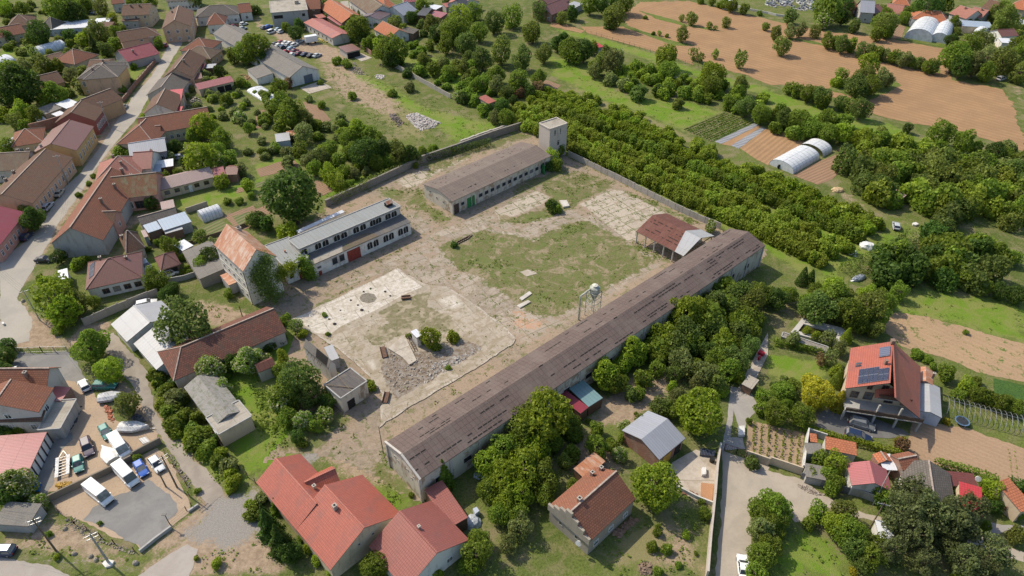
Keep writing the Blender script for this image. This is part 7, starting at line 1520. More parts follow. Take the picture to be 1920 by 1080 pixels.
rubble('stones','stony pile by the lane corner below the panel fence', TL(15,(220,390),(300,410),(420,470),(380,480),(240,430)),90,.4, plaster('rubble_mix',()),.3,27)
rubble('clutter','pots and tools along the low wall of the paved court', TL(14,(1240,425),(1330,440),(1390,470),(1370,495),(1270,450)),36,.5, plain('clutter',(.26,.12,.08),.7),.5,28)
block('tile_stack','neat field of orange roof tiles stacked in the corner of the paved court','tiles', TL(14,(1420,378),(1515,390),(1502,520),(1418,480)),0,.5, roofing('tile_stack',(.55,.30,.16),(.5,.27,.14),(.25,.12,.06),.3,.15, tilev=.2))
block('big_bag','white sack by the paved court wall','sack', TL(14,(1425,265),(1455,260),(1458,315),(1425,318)),0,.7, WM('white'))
block('glass_stack','stack of old window frames in the top corner of the paved court','frames', TL(14,(1415,120),(1530,140),(1520,180),(1410,165)),0,.6, PV)
p = at(*T(14,1498,222)); m = MB(); m.tube((p.x, p.y, 0),(p.x, p.y, .9),.45, n=12); m.tube((p.x, p.y, .9),(p.x, p.y, .91),.38, n=12, m=0); o = m.build('black_tub', plain('black_plastic',(.02,.02,.02),.5), None, origin=p); o.location = p; tag(o,'round black tub standing in the paved court','tub')
rubble('firewood','firewood and bricks piled along the stone house', TL(14,(760,760),(900,640),(940,660),(860,740),(800,800)),90,.55, plaster('firewood',(.3,.18,.12),(.15,.09,.06),.6),.6,29)
rubble('brush_heap','brownish brush heap in the grass at the bottom centre', TL(14,(950,1000),(1000,970),(1050,1000),(1040,1070),(960,1070)),90,.5, plaster('brush',(.2,.14,.1),(.1,.07,.05),.6),.5,30)
block('white_van_part','white tarpaulin bundle behind the brown-roofed house','bundle', TL(13,(1625,575),(1655,560),(1675,590),(1645,615)),0,1.1, WM('bluegrey'))
mound('silver_tarp','silver tarpaulin heap next to the white bundle','pile', *T(13,1618,680),1.5,1.0, plain('tarp_silver',()),.9, seed=8)
rubble('clutter','small white things under the trees beside the very long barn', TL(13,(1650,320),(1700,290),(1720,330),(1680,350)),8,.9, WM('bluegrey'),.8,31)
def trampoline():
 p = at(*T(11,1445,1018)); o = tag(empty('trampoline',(p.x, p.y, 0)),'round trampoline with a dark mat beside the bare hoop frame','trampoline'); K = 20; Rr = 1.15; z = .8
 m = MB(); m.face([(p.x + Rr * .88 * math.cos(6.283 * k / K), p.y + Rr * .88 * math.sin(6.283 * k / K), z) for k in range(K)]); m.build('mat', plain('mat_black',(.03,.035,.04),.6), o)
 m = MB(); q = [Vector((p.x + Rr * math.cos(6.283 * k / K), p.y + Rr * math.sin(6.283 * k / K), z)) for k in range(K)]; [m.bar(q[k], q[(k + 1) % K], .22,.08) for k in range(K)]; m.build('rim', plain('rim_blue',(.10,.17,.27),.5), o)
 for k in range(0, K, 5): m = MB(); m.bar(q[k], q[k] - Vector((0,0, z)),.06); m.build('leg', STEEL(), o)
trampoline()
def pond():
 o = tag(empty('pool', at(*T(11,380,360))),'old rectangular concrete pool with green water behind the red house','pool'); out = ring(TL(11,(165,345),(250,240),(582,318),(535,445))); inn = ring(TL(11,(222,335),(262,282),(520,350),(490,412)))
 m = MB()
 for k in range(4):
  a, b, c, d = out[k], out[(k + 1) % 4], inn[(k + 1) % 4], inn[k]; m.face([(a[0], a[1], .5),(b[0], b[1], .5),(c[0], c[1], .5),(d[0], d[1], .5)][::(1 if (b[0] - a[0]) * (c[1] - b[1]) - (b[1] - a[1]) * (c[0] - b[0]) > 0 else -1)])
  m.face([(a[0], a[1], -.1),(b[0], b[1], -.1),(b[0], b[1], .5),(a[0], a[1], .5)]); m.face([(d[0], d[1], -.1),(c[0], c[1], -.1),(c[0], c[1], .5),(d[0], d[1], .5)])
 m.build('rim', plaster('pool_concrete',(.45,.43,.40),(.3,.28,.25),.5), o); m = MB(); m.poly(inn, .0,.12); m.build('water', plain('pond_water',(.07,.075,.015),.15, var=.3, sc=1.0, spec=.6), o)
pond()
H(11,'stone_terrace','rough stone terrace wall between the pool and the clipped hedge','wall', [(100,365),(440,478),1.2], he=1.2, rise=.01, roof='flat', rm='stone', wm='stone', over=.02, win=())
for k,(x, y, x2, y2, lab) in enumerate(((1845,480,1900,500,'red cushion set on the terrace beside the lawn'),(1845,520,1870,530,'smaller red cushion on the terrace'))):
 block('cushion', lab,'cushion', TL(10,(x, y),(x + 15, y - 22),(x2, y2 - 15),(x2 - 12, y2)),0,.7, plain('red_cloth',(.5,.03,.05),.7))
block('paved_terrace','narrow white paved terrace strip left of the lawn','terrace', TL(10,(1690,760),(1860,440),(1920,330),(1920,500),(1780,780)),0,.12, CONC2)
sh(10,'small open pergola box beside the lawn terrace', [(1722,720),(1800,760),2.4], 2.0,.1,'concrete','brown', name='pergola', cat='pergola')
block('white_boat','white car-sized tarp box on the driveway beside the vine plot','box', TL(10,(1700,1035),(1745,1030),(1748,1100),(1700,1100)),0,.6, WM('white'))
p = at(*T(15,1572,345),2.8); m = MB(); m.tube(p, p + Vector((-.15,-.35,.18)),.35,.48,14); m.tube(p, p + Vector((.2,.2,-.6)),.04, n=6); o = m.build('satellite_dish', WM('white'), None, origin=p); o.location = p; tag(o,'white satellite dish above the maroon flat roof','dish')
p = at(*T(14,505,825),2.6); m = MB(); m.tube(p, p + Vector((-.2,-.35,.12)),.3,.5,14); o = m.build('satellite_dish', WM('white'), None, origin=p); o.location = p; tag(o,'satellite dish on the stepped gable of the stone house','dish')
p = at(*T(7,90,172),.6); m = MB(); m.tube(p, p + Vector((0,.35,0)),.75, n=16); o = m.build('tractor_tyre', plain('rubber',()), None, origin=p); o.location = p; tag(o,'big black tyre at the mouth of the clear polytunnel','tyre')
rubble('brush_heap','heap of reddish branches at the corner of the seed bed', TL(7,(520,50),(560,30),(650,60),(640,90),(570,80)),70,.7, plaster('branches',(.2,.09,.07),(.1,.06,.05),.5),.7,33)
rubble('brush_heap','greyish branch heap beside the white rubble in the meadow', TL(1,(1000,860),(1040,850),(1110,920),(1070,960),(1020,900)),80,.7, plaster('branches_grey',(.2,.16,.14),(.12,.09,.08),.5),.7,34)
rubble('log_pile','logs stacked in the yard below the long outbuilding', TL(0,(1790,560),(1850,560),(1900,600),(1850,600)),40,.6, plaster('logs',(.35,.22,.12),(.2,.12,.07),.5),.5,35)
rubble('log_pile','logs and bricks beside the square field shed', TL(1,(1085,270),(1120,255),(1180,290),(1130,300)),60,.6, plaster('logs',()),.6,36)
rubble('clutter','yellow and white materials along the red-roofed workshop row', TL(1,(480,290),(560,320),(550,335),(470,300)),18,.9, plain('waste_yellow',(.5,.4,.1),.7),.5,37)
rubble('clutter','junk in the yard between the scarlet roofs and the outbuilding', TL(0,(1360,740),(1500,720),(1520,820),(1380,850)),90,.7, plaster('rubble_mix',()),.5,38)
def graves():
 ms_ = []
 for k,(w_, h_, c_) in enumerate(((.9,1.3,(.45,.44,.42)),(1.1,.9,(.3,.29,.29)),(.7,1.6,(.6,.59,.56)),(1.3,.7,(.2,.2,.21)))):
  m = MB(); m.box(-w_ / 2, w_ / 2,-.12,.12,0, h_, None, 0,.04); m.box(-w_ / 2 - .1, w_ / 2 + .1,-2.0,.2,0,.25, None, 0,.03); ms_.append(m.mesh('gravestone', plain('granite_%d' % k, c_, .5)))
 rg = random.Random(8); n = 0
 for k in range(130):
  x, y = T(3, rg.uniform(-20,345), rg.uniform(-30,72)); y -= 0
  if x < T(3,180,0)[0] and y > 12: continue
  p = at(x, y); o = link('gravestone', ms_[k % 4], None, p, rg.uniform(-.1,.1) + .3); tag(o,'grey and white gravestone in the crowded cemetery beyond the field','gravestone','gravestones in the cemetery')
graves()
# ================================================================= TREES, BUSHES, HEDGES
def TT(i, rows, **k):
 for r in rows:
  x, y, rad = r[:3]
  if rad < 1: continue
  px, py = T(i, x, y); kd = r[3] if len(r) > 3 else 'round'; lf = r[4] if len(r) > 4 else 'green'; tree(px, py, rad / 4, kd, lf, **k)
R_,L_,S_,B_,T_ = 'round','loose','small','bush','thin'
TT(0, [(450,60,120,R_,'green'),(560,100,90,R_,'dark'),(640,30,60,R_),(750,50,60,L_,'olive'),(290,250,95,R_,'dark'),(240,300,50,S_),(520,275,50,S_,'dark'),(610,295,50,S_,'bright'),(740,240,80,L_,'olive'),(840,140,45,S_,'bright'),(700,340,50,'conifer','deep'),(860,240,45,S_),
 (60,275,50,S_,'dark'),(30,60,60,R_,'bright'),(160,60,50,R_),(240,380,50,T_,'olive'),(110,500,40,S_),(190,500,50,L_,'grey'),(150,640,165,R_,'dark'),(60,560,110,R_),(30,720,90,R_,'dark'),(410,700,95,R_),(360,760,60,S_,'bright'),(320,490,70,L_,'olive'),(420,500,55,S_),(520,560,55,L_,'grey'),(400,590,40,S_,'bright'),
 (610,660,60,B_,'grey'),(820,660,60,B_,'olive'),(920,670,40,B_),(870,330,50,S_),(800,370,55,S_,'deep'),(920,220,35,S_),(1180,320,45,S_),(150,830,70,L_,'bright'),(260,860,70,L_),(110,900,60,L_,'olive'),(30,860,70,B_,'bright'),(180,950,60,B_),(1470,0,60,R_),(1010,20,70,R_),(1130,20,50,R_),(1840,390,90,R_),(1750,420,60,S_),(1560,470,35,S_),
 (1640,540,45,S_,'dark'),(1790,880,55,B_,'flower'),(1540,950,110,R_,'bright'),(1450,1010,60,R_),(1660,1040,80,L_),(1700,750,55,B_),(1600,740,40,B_,'olive'),(1550,620,30,B_),(1080,880,40,B_,'bright'),(1120,875,35,B_),(490,650,30,B_),(1430,560,25,B_),(1860,960,45,L_),(1800,620,50,B_),(1000,500,30,B_),(960,600,40,B_),(1100,330,30,B_),(0,30,50,R_),(520,330,40,B_),(660,260,45,L_,'olive'),(780,290,35,B_,'dark')])
TT(0, [(1900,360,120,R_,'green')])
TT(1, [(0,360,70,R_),(220,205,35,S_,'green'),(320,185,45,S_,'dark'),(290,250,60,R_,'dark'),(770,220,100,R_),(740,170,60,R_,'green'),(790,270,60,R_,'deep'),(840,330,50,S_),(1050,180,65,R_,'olive'),(1100,220,45,S_),(1160,130,50,R_,'dark'),(1250,50,60,R_),(960,380,90,R_),(1050,370,100,L_),(1010,450,60,L_,'dark'),(920,340,50,S_,'bright'),
 (1330,190,70,L_,'olive'),(1400,240,70,L_,'grey'),(1500,230,110,R_,'green'),(1580,330,90,R_,'deep'),(1550,130,90,L_,'bright'),(1480,290,70,R_),(1420,330,70,L_),(1600,440,60,R_,'deep'),(1350,260,60,S_,'dark'),(1250,450,55,L_,'olive'),(1330,520,55,S_),(1390,480,50,S_,'grey'),(1450,540,55,L_),(1300,340,40,S_),(1550,500,50,L_,'olive'),(1640,560,40,S_),
 (1520,720,45,'small','flower'),(1560,740,45,S_,'dark'),(1700,620,60,L_),(1800,640,65,L_,'grey'),(1880,690,55,R_,'deep'),(1850,800,60,R_,'dark'),(1740,820,40,S_,'dark'),(1790,880,50,L_,'grey'),(1880,880,60,L_),(1640,640,50,L_),(1620,500,50,S_),(240,620,40,S_,'brown'),(180,650,60,L_),(400,740,35,B_,'flower'),(250,850,120,R_,'green'),(180,780,80,L_),(370,900,80,L_,'olive'),(350,1000,80,L_,'grey'),(120,830,40,S_),
 (630,880,45,B_,'grey'),(490,790,40,B_),(770,980,95,R_,'bright'),(700,1040,80,R_),(860,1020,80,R_),(920,1060,60,L_),(480,950,50,B_),(640,1000,50,B_,'bright'),(80,760,40,B_),(730,720,40,B_),(1160,660,45,B_,'grey'),(680,480,45,B_),(610,460,40,B_),(60,450,60,R_,'dark'),(100,560,35,B_),(1130,550,45,B_,'dark'),(1020,700,40,B_),(480,620,25,B_)])
for x, y, r in ((897,60,18),(925,40,22),(960,30,20),(1000,60,20),(905,110,20),(940,95,24),(980,110,22),(1020,100,18),(930,140,18),(970,150,20),(1010,145,16),(890,20,16),(1015,20,16)): tree(x, y, r, random.choice((R_,L_)), random.choice(('green','deep','olive')))
TT(2, [(370,130,45,L_,'olive'),(450,100,55,S_,'dark'),(590,40,70,R_),(700,20,90,R_,'dark'),(830,20,80,R_),(770,120,90,L_,'olive'),(740,160,60,S_,'dark'),(390,270,40,B_,'dark'),(340,330,60,R_,'dark'),(430,370,90,R_),(540,380,90,R_,'dark'),(480,430,60,S_),(600,360,50,S_),(710,380,40,L_,'olive'),(650,480,75,L_,'olive'),(620,530,55,L_,'grey'),(760,470,95,L_,'grey'),(800,430,60,L_,'flower'),(860,560,50,B_),
 (1170,430,95,R_,'walnut'),(1170,530,80,R_,'green'),(1490,560,105,R_,'walnut'),(1500,640,80,R_,'green'),(1280,255,55,L_,'olive'),(1275,130,28,T_,'olive'),(1350,140,45,L_,'olive'),(1480,185,28,T_),(1525,205,18,T_),(1610,165,38,L_),(1060,250,18,B_),(1105,245,20,T_),(1160,270,18,B_),(1365,400,45,T_,'olive'),(1415,430,35,T_,'olive'),(1530,400,35,T_),(1715,440,62,T_,'olive'),(1900,200,30,S_,'olive'),
 (1715,640,75,L_,'olive'),(1700,700,60,S_),(1640,770,60,S_),(1760,800,80,R_,'deep'),(1860,850,80,R_),(1590,640,40,S_),(1000,130,20,B_),(1290,580,35,B_),(910,610,40,B_),(940,700,75,B_,'deep'),(1110,690,55,B_,'dark'),(1190,670,60,B_),(1250,640,50,B_),(1040,530,60,B_),(940,500,55,B_),(1060,600,60,B_),(1180,600,50,B_,'flower'),(1300,700,60,B_),(1400,720,60,B_),(1460,740,50,B_),(1240,780,50,B_,'olive'),(850,640,60,B_,'grey'),(740,600,60,B_,'grey'),(1380,650,45,B_),
 (1600,30,40,R_),(1500,10,30,R_),(1740,70,40,S_),(1860,100,25,B_),(1420,10,30,B_),(1650,40,50,R_),(1560,40,30,B_),(40,620,60,L_,'grey'),(90,620,40,L_),(60,700,40,'small','brown'),(200,660,50,S_,'brown'),(10,750,40,R_,'dark'),(140,680,50,S_,'dark')])
TT(3, [(170,125,55,S_,'deep'),(60,250,55,L_,'olive'),(110,345,65,L_,'olive'),(170,235,50,L_,'grey'),(245,225,50,L_,'grey'),(360,235,45,L_,'olive'),(455,75,110,R_,'green'),(570,40,70,R_,'dark'),(420,160,60,S_,'flower'),(560,130,60,R_,'dark'),(650,195,50,S_,'deep'),(880,100,50,R_),(880,180,95,R_,'olive'),(900,230,60,S_),(830,170,50,S_),(1020,130,50,R_),(1200,40,110,R_,'dark'),(1310,20,80,R_),(1120,60,50,R_),(820,260,50,S_),
 (450,305,55,L_),(560,330,65,L_,'deep'),(620,335,55,S_),(510,320,45,S_),(760,480,85,R_,'walnut'),(555,560,52,L_),(730,570,80,R_,'olive'),(660,640,90,R_,'deep'),(780,640,80,R_),(850,590,70,L_,'grey'),(900,600,50,L_,'grey'),(700,700,60,S_,'dark'),(1400,430,115,R_,'green'),(1450,500,90,R_,'dark'),(1560,480,90,L_,'grey'),(1650,430,90,L_,'grey'),(1520,340,80,L_),(1640,300,60,L_,'grey'),(1640,540,70,L_),(1780,470,100,L_,'olive'),(1860,420,90,L_),(1900,540,80,L_,'olive'),(1870,340,70,L_),
 (1700,110,60,L_,'olive'),(1800,140,90,L_,'olive'),(1660,60,40,L_),(1780,70,60,L_),(1380,300,50,R_,'dark'),(1400,170,50,L_),(1580,280,60,L_),(160,665,45,S_),(230,680,55,S_),(300,700,65,R_),(400,720,75,R_,'deep'),(420,760,60,S_),(350,700,50,S_),(550,770,60,R_,'deep'),(620,790,60,L_,'olive'),(700,820,80,R_,'deep'),(1045,965,38,S_,'dark'),(1300,1000,100,R_,'green'),(40,870,60,R_),(130,880,80,R_,'deep'),(230,900,90,R_),(340,960,80,R_),(460,890,70,L_),(440,1000,80,R_),(560,1000,80,R_,'bright'),(700,1040,80,L_,'bright'),(880,1060,70,L_),(1470,1060,90,L_),(60,960,60,B_),(200,1000,70,B_),(520,620,50,B_,'bright')])
for k, x in enumerate(range(720,1290,44)): y = 370 + (x - 720) * .26; tree(*T(3, x + random.uniform(-6,6), y), random.uniform(10,14),L_,('deep','grey','green')[k % 3])
TT(4, [(60,20,70,R_),(215,190,40,B_),(240,560,95,R_,'dark'),(200,500,60,R_,'olive'),(440,845,62,R_,'dark'),(900,70,58,B_),(960,80,40,B_),(1280,100,42,S_,'flower'),(1400,130,50,S_,'dark'),(1310,20,60,R_,'dark'),(1500,110,130,R_,'bright'),(1620,60,80,R_),(1640,130,65,S_,'flower'),(1720,110,60,S_),(1800,190,55,S_,'grey'),(1660,285,55,S_,'bright'),(1140,440,55,S_,'dark'),(885,525,25,S_),(935,530,22,S_),(590,380,26,B_),(665,295,25,B_),(700,240,22,B_),
 (585,900,60,B_),(560,920,45,B_,'bright'),(640,870,40,B_),(1275,765,75,L_),(1170,1010,90,L_,'green'),(1130,1060,50,L_),(1570,850,85,R_,'dark'),(1600,760,55,L_,'flower'),(1520,900,70,R_),(1890,570,50,S_),(1850,310,50,S_,'bright'),(1330,220,40,B_),(1250,245,45,B_),(1560,235,0.1,B_),(1370,850,35,B_,'bright'),(1500,690,60,T_,'olive'),(360,1050,70,B_,'bright'),(500,1060,60,B_),(300,1000,30,B_),(1700,430,35,B_),(1800,430,35,B_),(1880,390,35,B_),(60,370,30,B_),(150,450,45,B_),(30,400,35,S_),(1400,930,30,B_),(1430,960,30,B_),(1380,960,30,B_),(1110,790,25,B_),(1180,740,30,S_)])
TT(5, [(270,400,215,R_,'dark'),(500,100,70,R_,'deep'),(400,130,60,L_,'grey'),(620,130,60,S_),(560,40,70,R_),(830,70,120,R_,'dark'),(720,50,70,R_),(960,60,100,R_,'dark'),(1060,70,90,L_,'olive'),(1150,80,80,R_,'dark'),(1000,130,60,S_),(920,140,60,L_),(560,230,80,L_,'bright'),(620,290,70,L_,'bright'),(740,225,45,S_,'grey'),(825,205,35,S_,'grey'),(660,210,50,S_),(700,300,45,B_),(860,260,35,B_),(20,570,70,R_,'dark'),(80,600,60,S_,'dark'),(330,50,60,S_),(440,180,60,L_),(60,60,50,B_),(230,60,50,B_,'grey'),(150,30,50,B_),(320,330,0.1,B_),
 (1195,165,30,B_),(1100,150,35,B_),(1090,190,25,B_),(260,665,95,B_,'bright'),(190,680,45,B_,'bright'),(1480,755,30,B_,'dark'),(60,180,0.1,B_),(1250,60,50,L_),(1330,40,40,B_)])
TT(6, [(310,470,60,B_,'dark'),(340,490,45,B_),(290,430,30,T_),(1490,620,50,'small','flower'),(290,100,60,L_,'bright'),(330,160,60,B_),(270,160,55,B_,'dark'),(360,40,50,S_)])
TT(7, [(1300,20,50,S_),(1700,60,80,R_,'dark'),(1780,80,60,R_),(1560,30,60,R_),(1840,200,90,R_,'deep'),(1880,120,60,L_),(1640,170,80,L_),(1100,60,60,B_),(1900,230,60,L_),(260,1010,50,'cone','dark'),(320,1010,40,'cone','dark'),(1720,800,80,R_),(1840,850,60,S_),(1770,870,70,B_),(1640,820,60,B_)])
TT(8, [(400,80,150,L_,'walnut'),(480,180,120,L_,'walnut'),(560,100,100,L_,'olive'),(680,430,140,R_,'green'),(815,630,112,R_,'bright'),(1410,290,215,'willow','willow'),(950,870,105,L_,'olive'),(50,430,60,R_,'dark'),(40,520,80,R_,'dark'),(20,600,60,R_,'deep'),(1580,610,115,R_,'flower'),(1660,750,80,L_,'flower'),(1850,540,115,R_,'flower'),(1740,560,80,R_,'dark'),(1300,730,50,B_,'dark'),(1300,830,100,B_,'grey'),(1260,930,80,B_),(1380,960,60,B_),(1180,700,50,B_,'bright'),(1230,880,60,B_,'bright'),(1330,1030,90,B_),(1450,1060,70,B_),(1240,760,50,B_),(1710,40,40,S_),(1250,50,60,R_,'dark'),(1300,10,60,R_,'dark'),(440,320,45,B_,'bright'),(160,1050,50,B_),(60,1060,60,B_,'dark'),(1880,400,60,B_,'dark'),(700,100,50,L_),(1170,580,25,B_),(1690,660,40,B_)])
TT(9, [(60,560,60,'small','flower'),(20,430,50,B_,'dark'),(300,280,55,L_,'flower'),(230,240,50,B_),(350,340,45,B_,'bright'),(170,380,70,B_,'dark'),(90,440,60,B_,'dark'),(300,700,170,'willow','deep'),(230,790,130,L_,'green'),(420,800,110,L_,'deep'),(180,870,90,'small','flower'),(350,1000,80,'small','flower'),(510,960,70,'small','flower'),(530,850,70,R_,'dark'),(230,960,80,R_),(450,1040,60,L_),(860,740,45,B_,'bright'),(840,700,25,B_),(1310,370,85,L_,'bright'),(1240,380,50,B_),(1350,440,45,B_),(1490,370,55,B_,'bright'),(1150,360,30,B_),(540,345,22,B_),(515,200,25,B_),(200,520,60,L_,'bright'),(1440,600,25,B_),(160,620,60,L_)])
TT(10, [(1310,190,150,R_,'bright'),(1450,200,70,R_),(1540,120,110,L_,'deep'),(1700,60,110,L_,'deep'),(1800,120,110,L_,'olive'),(1860,40,90,R_),(1400,60,80,R_,'deep'),(900,460,130,R_,'bright'),(700,640,130,R_,'bright'),(640,580,60,S_,'bright'),(780,720,90,R_),(990,680,75,S_),(960,790,55,S_),(900,800,60,S_,'deep'),(1150,380,110,L_,'walnut'),(1240,450,110,L_,'deep'),(1320,330,110,L_,'deep'),(1280,560,100,L_,'grey'),(1120,520,80,L_),(1050,330,50,S_),(1480,320,90,R_,'dark'),(1600,400,90,L_,'bright'),(1560,300,80,L_,'deep'),(1700,330,90,L_,'deep'),(1780,440,90,'willow','willow'),(1700,540,100,'willow','willow'),(1540,540,90,L_),(1620,620,90,L_,'green'),(1450,640,100,L_,'grey'),(1400,720,70,L_,'grey'),(1700,660,60,S_,'bright'),(1540,720,80,L_,'olive'),(1350,470,70,R_,'dark'),(1850,250,60,L_),(1800,320,70,L_),(1720,200,90,L_),
 (1440,930,190,R_,'walnut'),(1250,810,75,L_,'grey'),(1110,890,80,S_,'deep'),(1200,920,70,S_),(1200,740,45,S_,'bright'),(980,1000,60,L_,'olive'),(850,1050,50,'small','flower'),(640,1060,60,S_),(930,940,20,B_),(580,1000,25,B_),(1570,780,60,'bush','bright'),(250,960,230,R_,'walnut'),(130,1040,170,R_,'green'),(420,1010,110,R_,'green'),(1880,820,60,S_),(1870,900,60,S_),(1780,1000,30,S_)])
TT(10, [(1180,260,75,L_,'deep'),(1380,400,85,L_,'green'),(1460,470,80,L_,'dark'),(1380,600,80,L_,'green'),(1220,640,70,L_,'deep'),(1080,600,70,L_),(1640,150,95,R_,'deep'),(1750,250,80,L_,'green'),(1620,500,80,L_,'deep'),(1500,600,75,L_,'green'),(1090,440,70,R_,'bright'),(840,560,90,R_,'bright')])
TT(11, [(60,80,90,R_,'dark'),(160,50,70,R_),(370,150,130,R_,'deep'),(300,110,80,R_),(480,60,110,L_),(560,150,90,L_,'deep'),(640,200,120,L_),(760,140,130,L_,'olive'),(820,220,90,L_),(700,270,80,R_),(800,320,65,S_,'olive'),(900,110,70,L_),(980,30,70,L_),(860,60,60,L_),(740,40,70,L_,'bright'),(500,0,90,L_,'bright'),(350,20,60,L_),(590,370,45,'cone','bright'),(450,380,60,S_,'grey'),(360,360,38,S_,'bright'),(290,320,34,S_,'bright'),(190,385,60,S_,'grey'),(540,450,60,L_,'grey'),(470,520,70,'thin','grey'),(400,530,50,'thin','brown'),(510,620,50,S_,'bright'),(520,690,55,'cone','green'),(350,790,130,'round','gold'),(300,700,60,'small','gold'),(530,860,60,'cone','gold'),(120,790,90,R_,'green'),(60,740,45,S_,'dark'),(180,740,60,S_),(120,685,34,'bush','flower'),(60,930,100,R_),(250,960,95,R_,'green'),(130,880,60,R_),(160,830,60,S_,'deep'),
 (1340,640,70,S_),(1490,740,70,S_,'bright'),(1590,800,75,R_),(1660,830,60,S_),(1760,860,75,R_),(1860,890,70,R_),(1420,800,50,S_),(1200,540,40,B_),(1120,500,50,B_),(1340,1000,35,B_,'gold'),(1550,700,50,B_),(1240,590,35,B_),(1480,330,25,B_),(1750,20,70,R_,'dark'),(1860,50,80,R_,'dark'),(1640,0,60,R_)])
TT(12, [(110,390,150,'round','flower'),(60,470,110,R_,'dark'),(300,520,70,'small','flower'),(1040,195,40,B_),(1480,60,100,B_),(1560,150,90,B_,'green'),(1420,40,60,B_,'bright'),(1620,210,60,B_),(1700,260,80,B_,'grey'),(1740,380,70,B_,'bright'),(1890,620,70,B_),(1880,540,50,B_,'bright'),(1470,950,25,B_,'bright'),(1620,990,50,B_,'bright'),(1480,440,30,B_),(750,680,22,B_),(370,760,30,B_),(420,940,30,B_,'bright'),(1600,60,60,B_,'dark'),(60,20,40,B_),(1540,20,70,B_)])
TT(13, [(30,500,60,B_,'grey'),(150,560,60,'conifer','green'),(90,700,110,'conifer','dark'),(180,820,120,'conifer','dark'),(60,620,70,'conifer','dark'),(260,900,90,L_,'dark'),(390,870,50,B_,'bright'),(450,960,50,B_,'bright'),(340,790,40,B_),(1405,330,105,'conifer','green'),(1740,230,130,R_,'walnut'),(1860,150,140,R_,'green'),(1850,330,140,R_,'walnut'),(1750,430,100,R_,'green'),(1880,500,110,R_,'walnut'),(1820,620,90,R_,'green'),(900,1020,120,R_,'green'),(840,1000,60,L_),(1350,1070,60,B_,'bright'),(1650,900,130,L_,'green'),(1690,800,80,L_),(1600,1010,80,L_),(1890,840,80,L_,'grey'),(550,1060,30,B_,'bright'),(300,40,60,R_,'dark'),(350,90,40,B_),(1160,470,25,B_),(150,20,0.1,B_)])
TT(14, [(90,260,160,R_,'walnut'),(230,330,130,R_,'green'),(180,120,120,R_,'walnut'),(60,460,120,R_,'walnut'),(250,460,100,R_),(60,80,120,R_),(300,80,80,R_),(400,220,60,L_,'olive'),(460,420,70,L_),(640,110,95,L_,'green'),(760,110,50,S_),(800,170,65,S_,'flower'),(830,40,40,S_),(1060,390,190,R_,'walnut'),(600,60,50,S_),(1450,610,55,L_),(1415,520,30,B_),(60,720,100,L_,'grey'),(50,620,90,L_),(1085,750,40,B_),(1090,710,25,B_),(1850,600,100,R_,'green'),(1880,740,110,L_,'grey'),(1860,920,110,R_,'green'),(1830,1040,90,L_),(1380,910,20,B_),(1310,770,40,B_,'bright'),(1160,890,50,B_),(1060,870,50,B_),(1000,60,0.1,B_),(1800,240,60,B_,'willow'),(1740,270,0.1,B_),(1100,1050,40,B_),(1250,1000,30,B_),(160,40,0.1,B_)])
TT(15, [(60,560,130,R_,'green'),(30,700,110,R_),(10,850,100,R_),(380,600,80,S_,'green'),(300,690,60,B_),(560,590,105,R_,'olive'),(520,700,110,R_,'bright'),(600,760,130,R_,'green'),(640,850,110,R_,'deep'),(760,930,110,L_,'green'),(820,840,80,L_),(720,990,80,R_,'deep'),(380,195,70,S_),(500,240,90,L_,'bright'),(460,320,70,S_),(510,380,70,L_),(470,420,60,S_),(330,310,50,'thin','olive'),(850,470,80,S_),(880,540,70,S_,'dark'),
 (1100,480,150,'pine','pine'),(1010,620,160,'pine','pine'),(1200,600,170,'pine','pine'),(1100,740,160,'pine','pine'),(1380,640,170,'pine','pine'),(1520,560,120,'pine','pine'),(1480,700,120,'pine','pine'),(940,880,110,'pine','pine'),(1180,960,120,'pine','pine'),(1480,960,130,'pine','pine'),(1680,920,140,'pine','pine'),(1620,1030,110,'pine','pine'),(1350,860,90,'pine','pine'),(1680,430,90,L_,'bright'),(1640,380,60,R_),(1700,560,60,R_,'dark'),(1790,540,60,S_,'brown'),(1820,490,50,S_,'bright'),(1880,620,45,S_),(1860,770,70,S_,'olive'),(1640,710,45,S_),(1860,430,60,B_,'dark'),(1380,470,50,S_,'olive'),(1000,100,60,'small','brown'),(990,70,40,'bush','gold'),(640,1050,40,'bush','gold'),(1240,720,110,'pine','pine'),(1440,1060,60,B_,'bright'),(200,60,0.1,B_)])
def hedge(pts, w, h, leaf, label, dens=26, name='hedge', cat='hedge'):
 P = [at(x, y) for x, y in pts]; rng = np.random.default_rng(hash_(label)); Q = []; Nn = []
 for a, b in zip(P[:-1], P[1:]):
  d = (b - a); L = d.length; u = d / L; v = Vector((-u.y, u.x, 0)); n = int(L * dens * (w + 2 * h))
  s = rng.uniform(0, L, n); k = rng.uniform(0, w + 2 * h, n); side = np.where(k < h, -1, np.where(k > h + w, 1,0)); z = np.where(side == 0, h, np.where(k < h, k, k - h - w)); t = np.where(side == 0, k - h - w / 2, side * w / 2)
  A_ = np.array(a)[None] + s[:, None] * np.array(u)[None] + t[:, None] * np.array(v)[None]; A_[:, 2] = z; A_ += rng.normal(0,.07, A_.shape); Q.append(A_); Nn.append(side[:, None] * np.array(v)[None] + (side == 0)[:, None] * np.array([[0,0,1.]]))
 V, F = cards(np.concatenate(Q), np.concatenate(Nn),.17, rng, .7); c = np.array(P[0]); o = link(name, mesh_np(name, V - c, F, [LEAF[leaf]()])); o.location = P[0]; tag(o, label, cat); return o
hedge(TL(11,(40,425),(200,455),(400,505)),.9,1.5,'green','clipped box hedge above the lawn of the red house')
hedge(TL(15,(320,5),(560,70),(800,130),(990,178)),.9,1.3,'bright','long clipped hedge behind the walled yard')
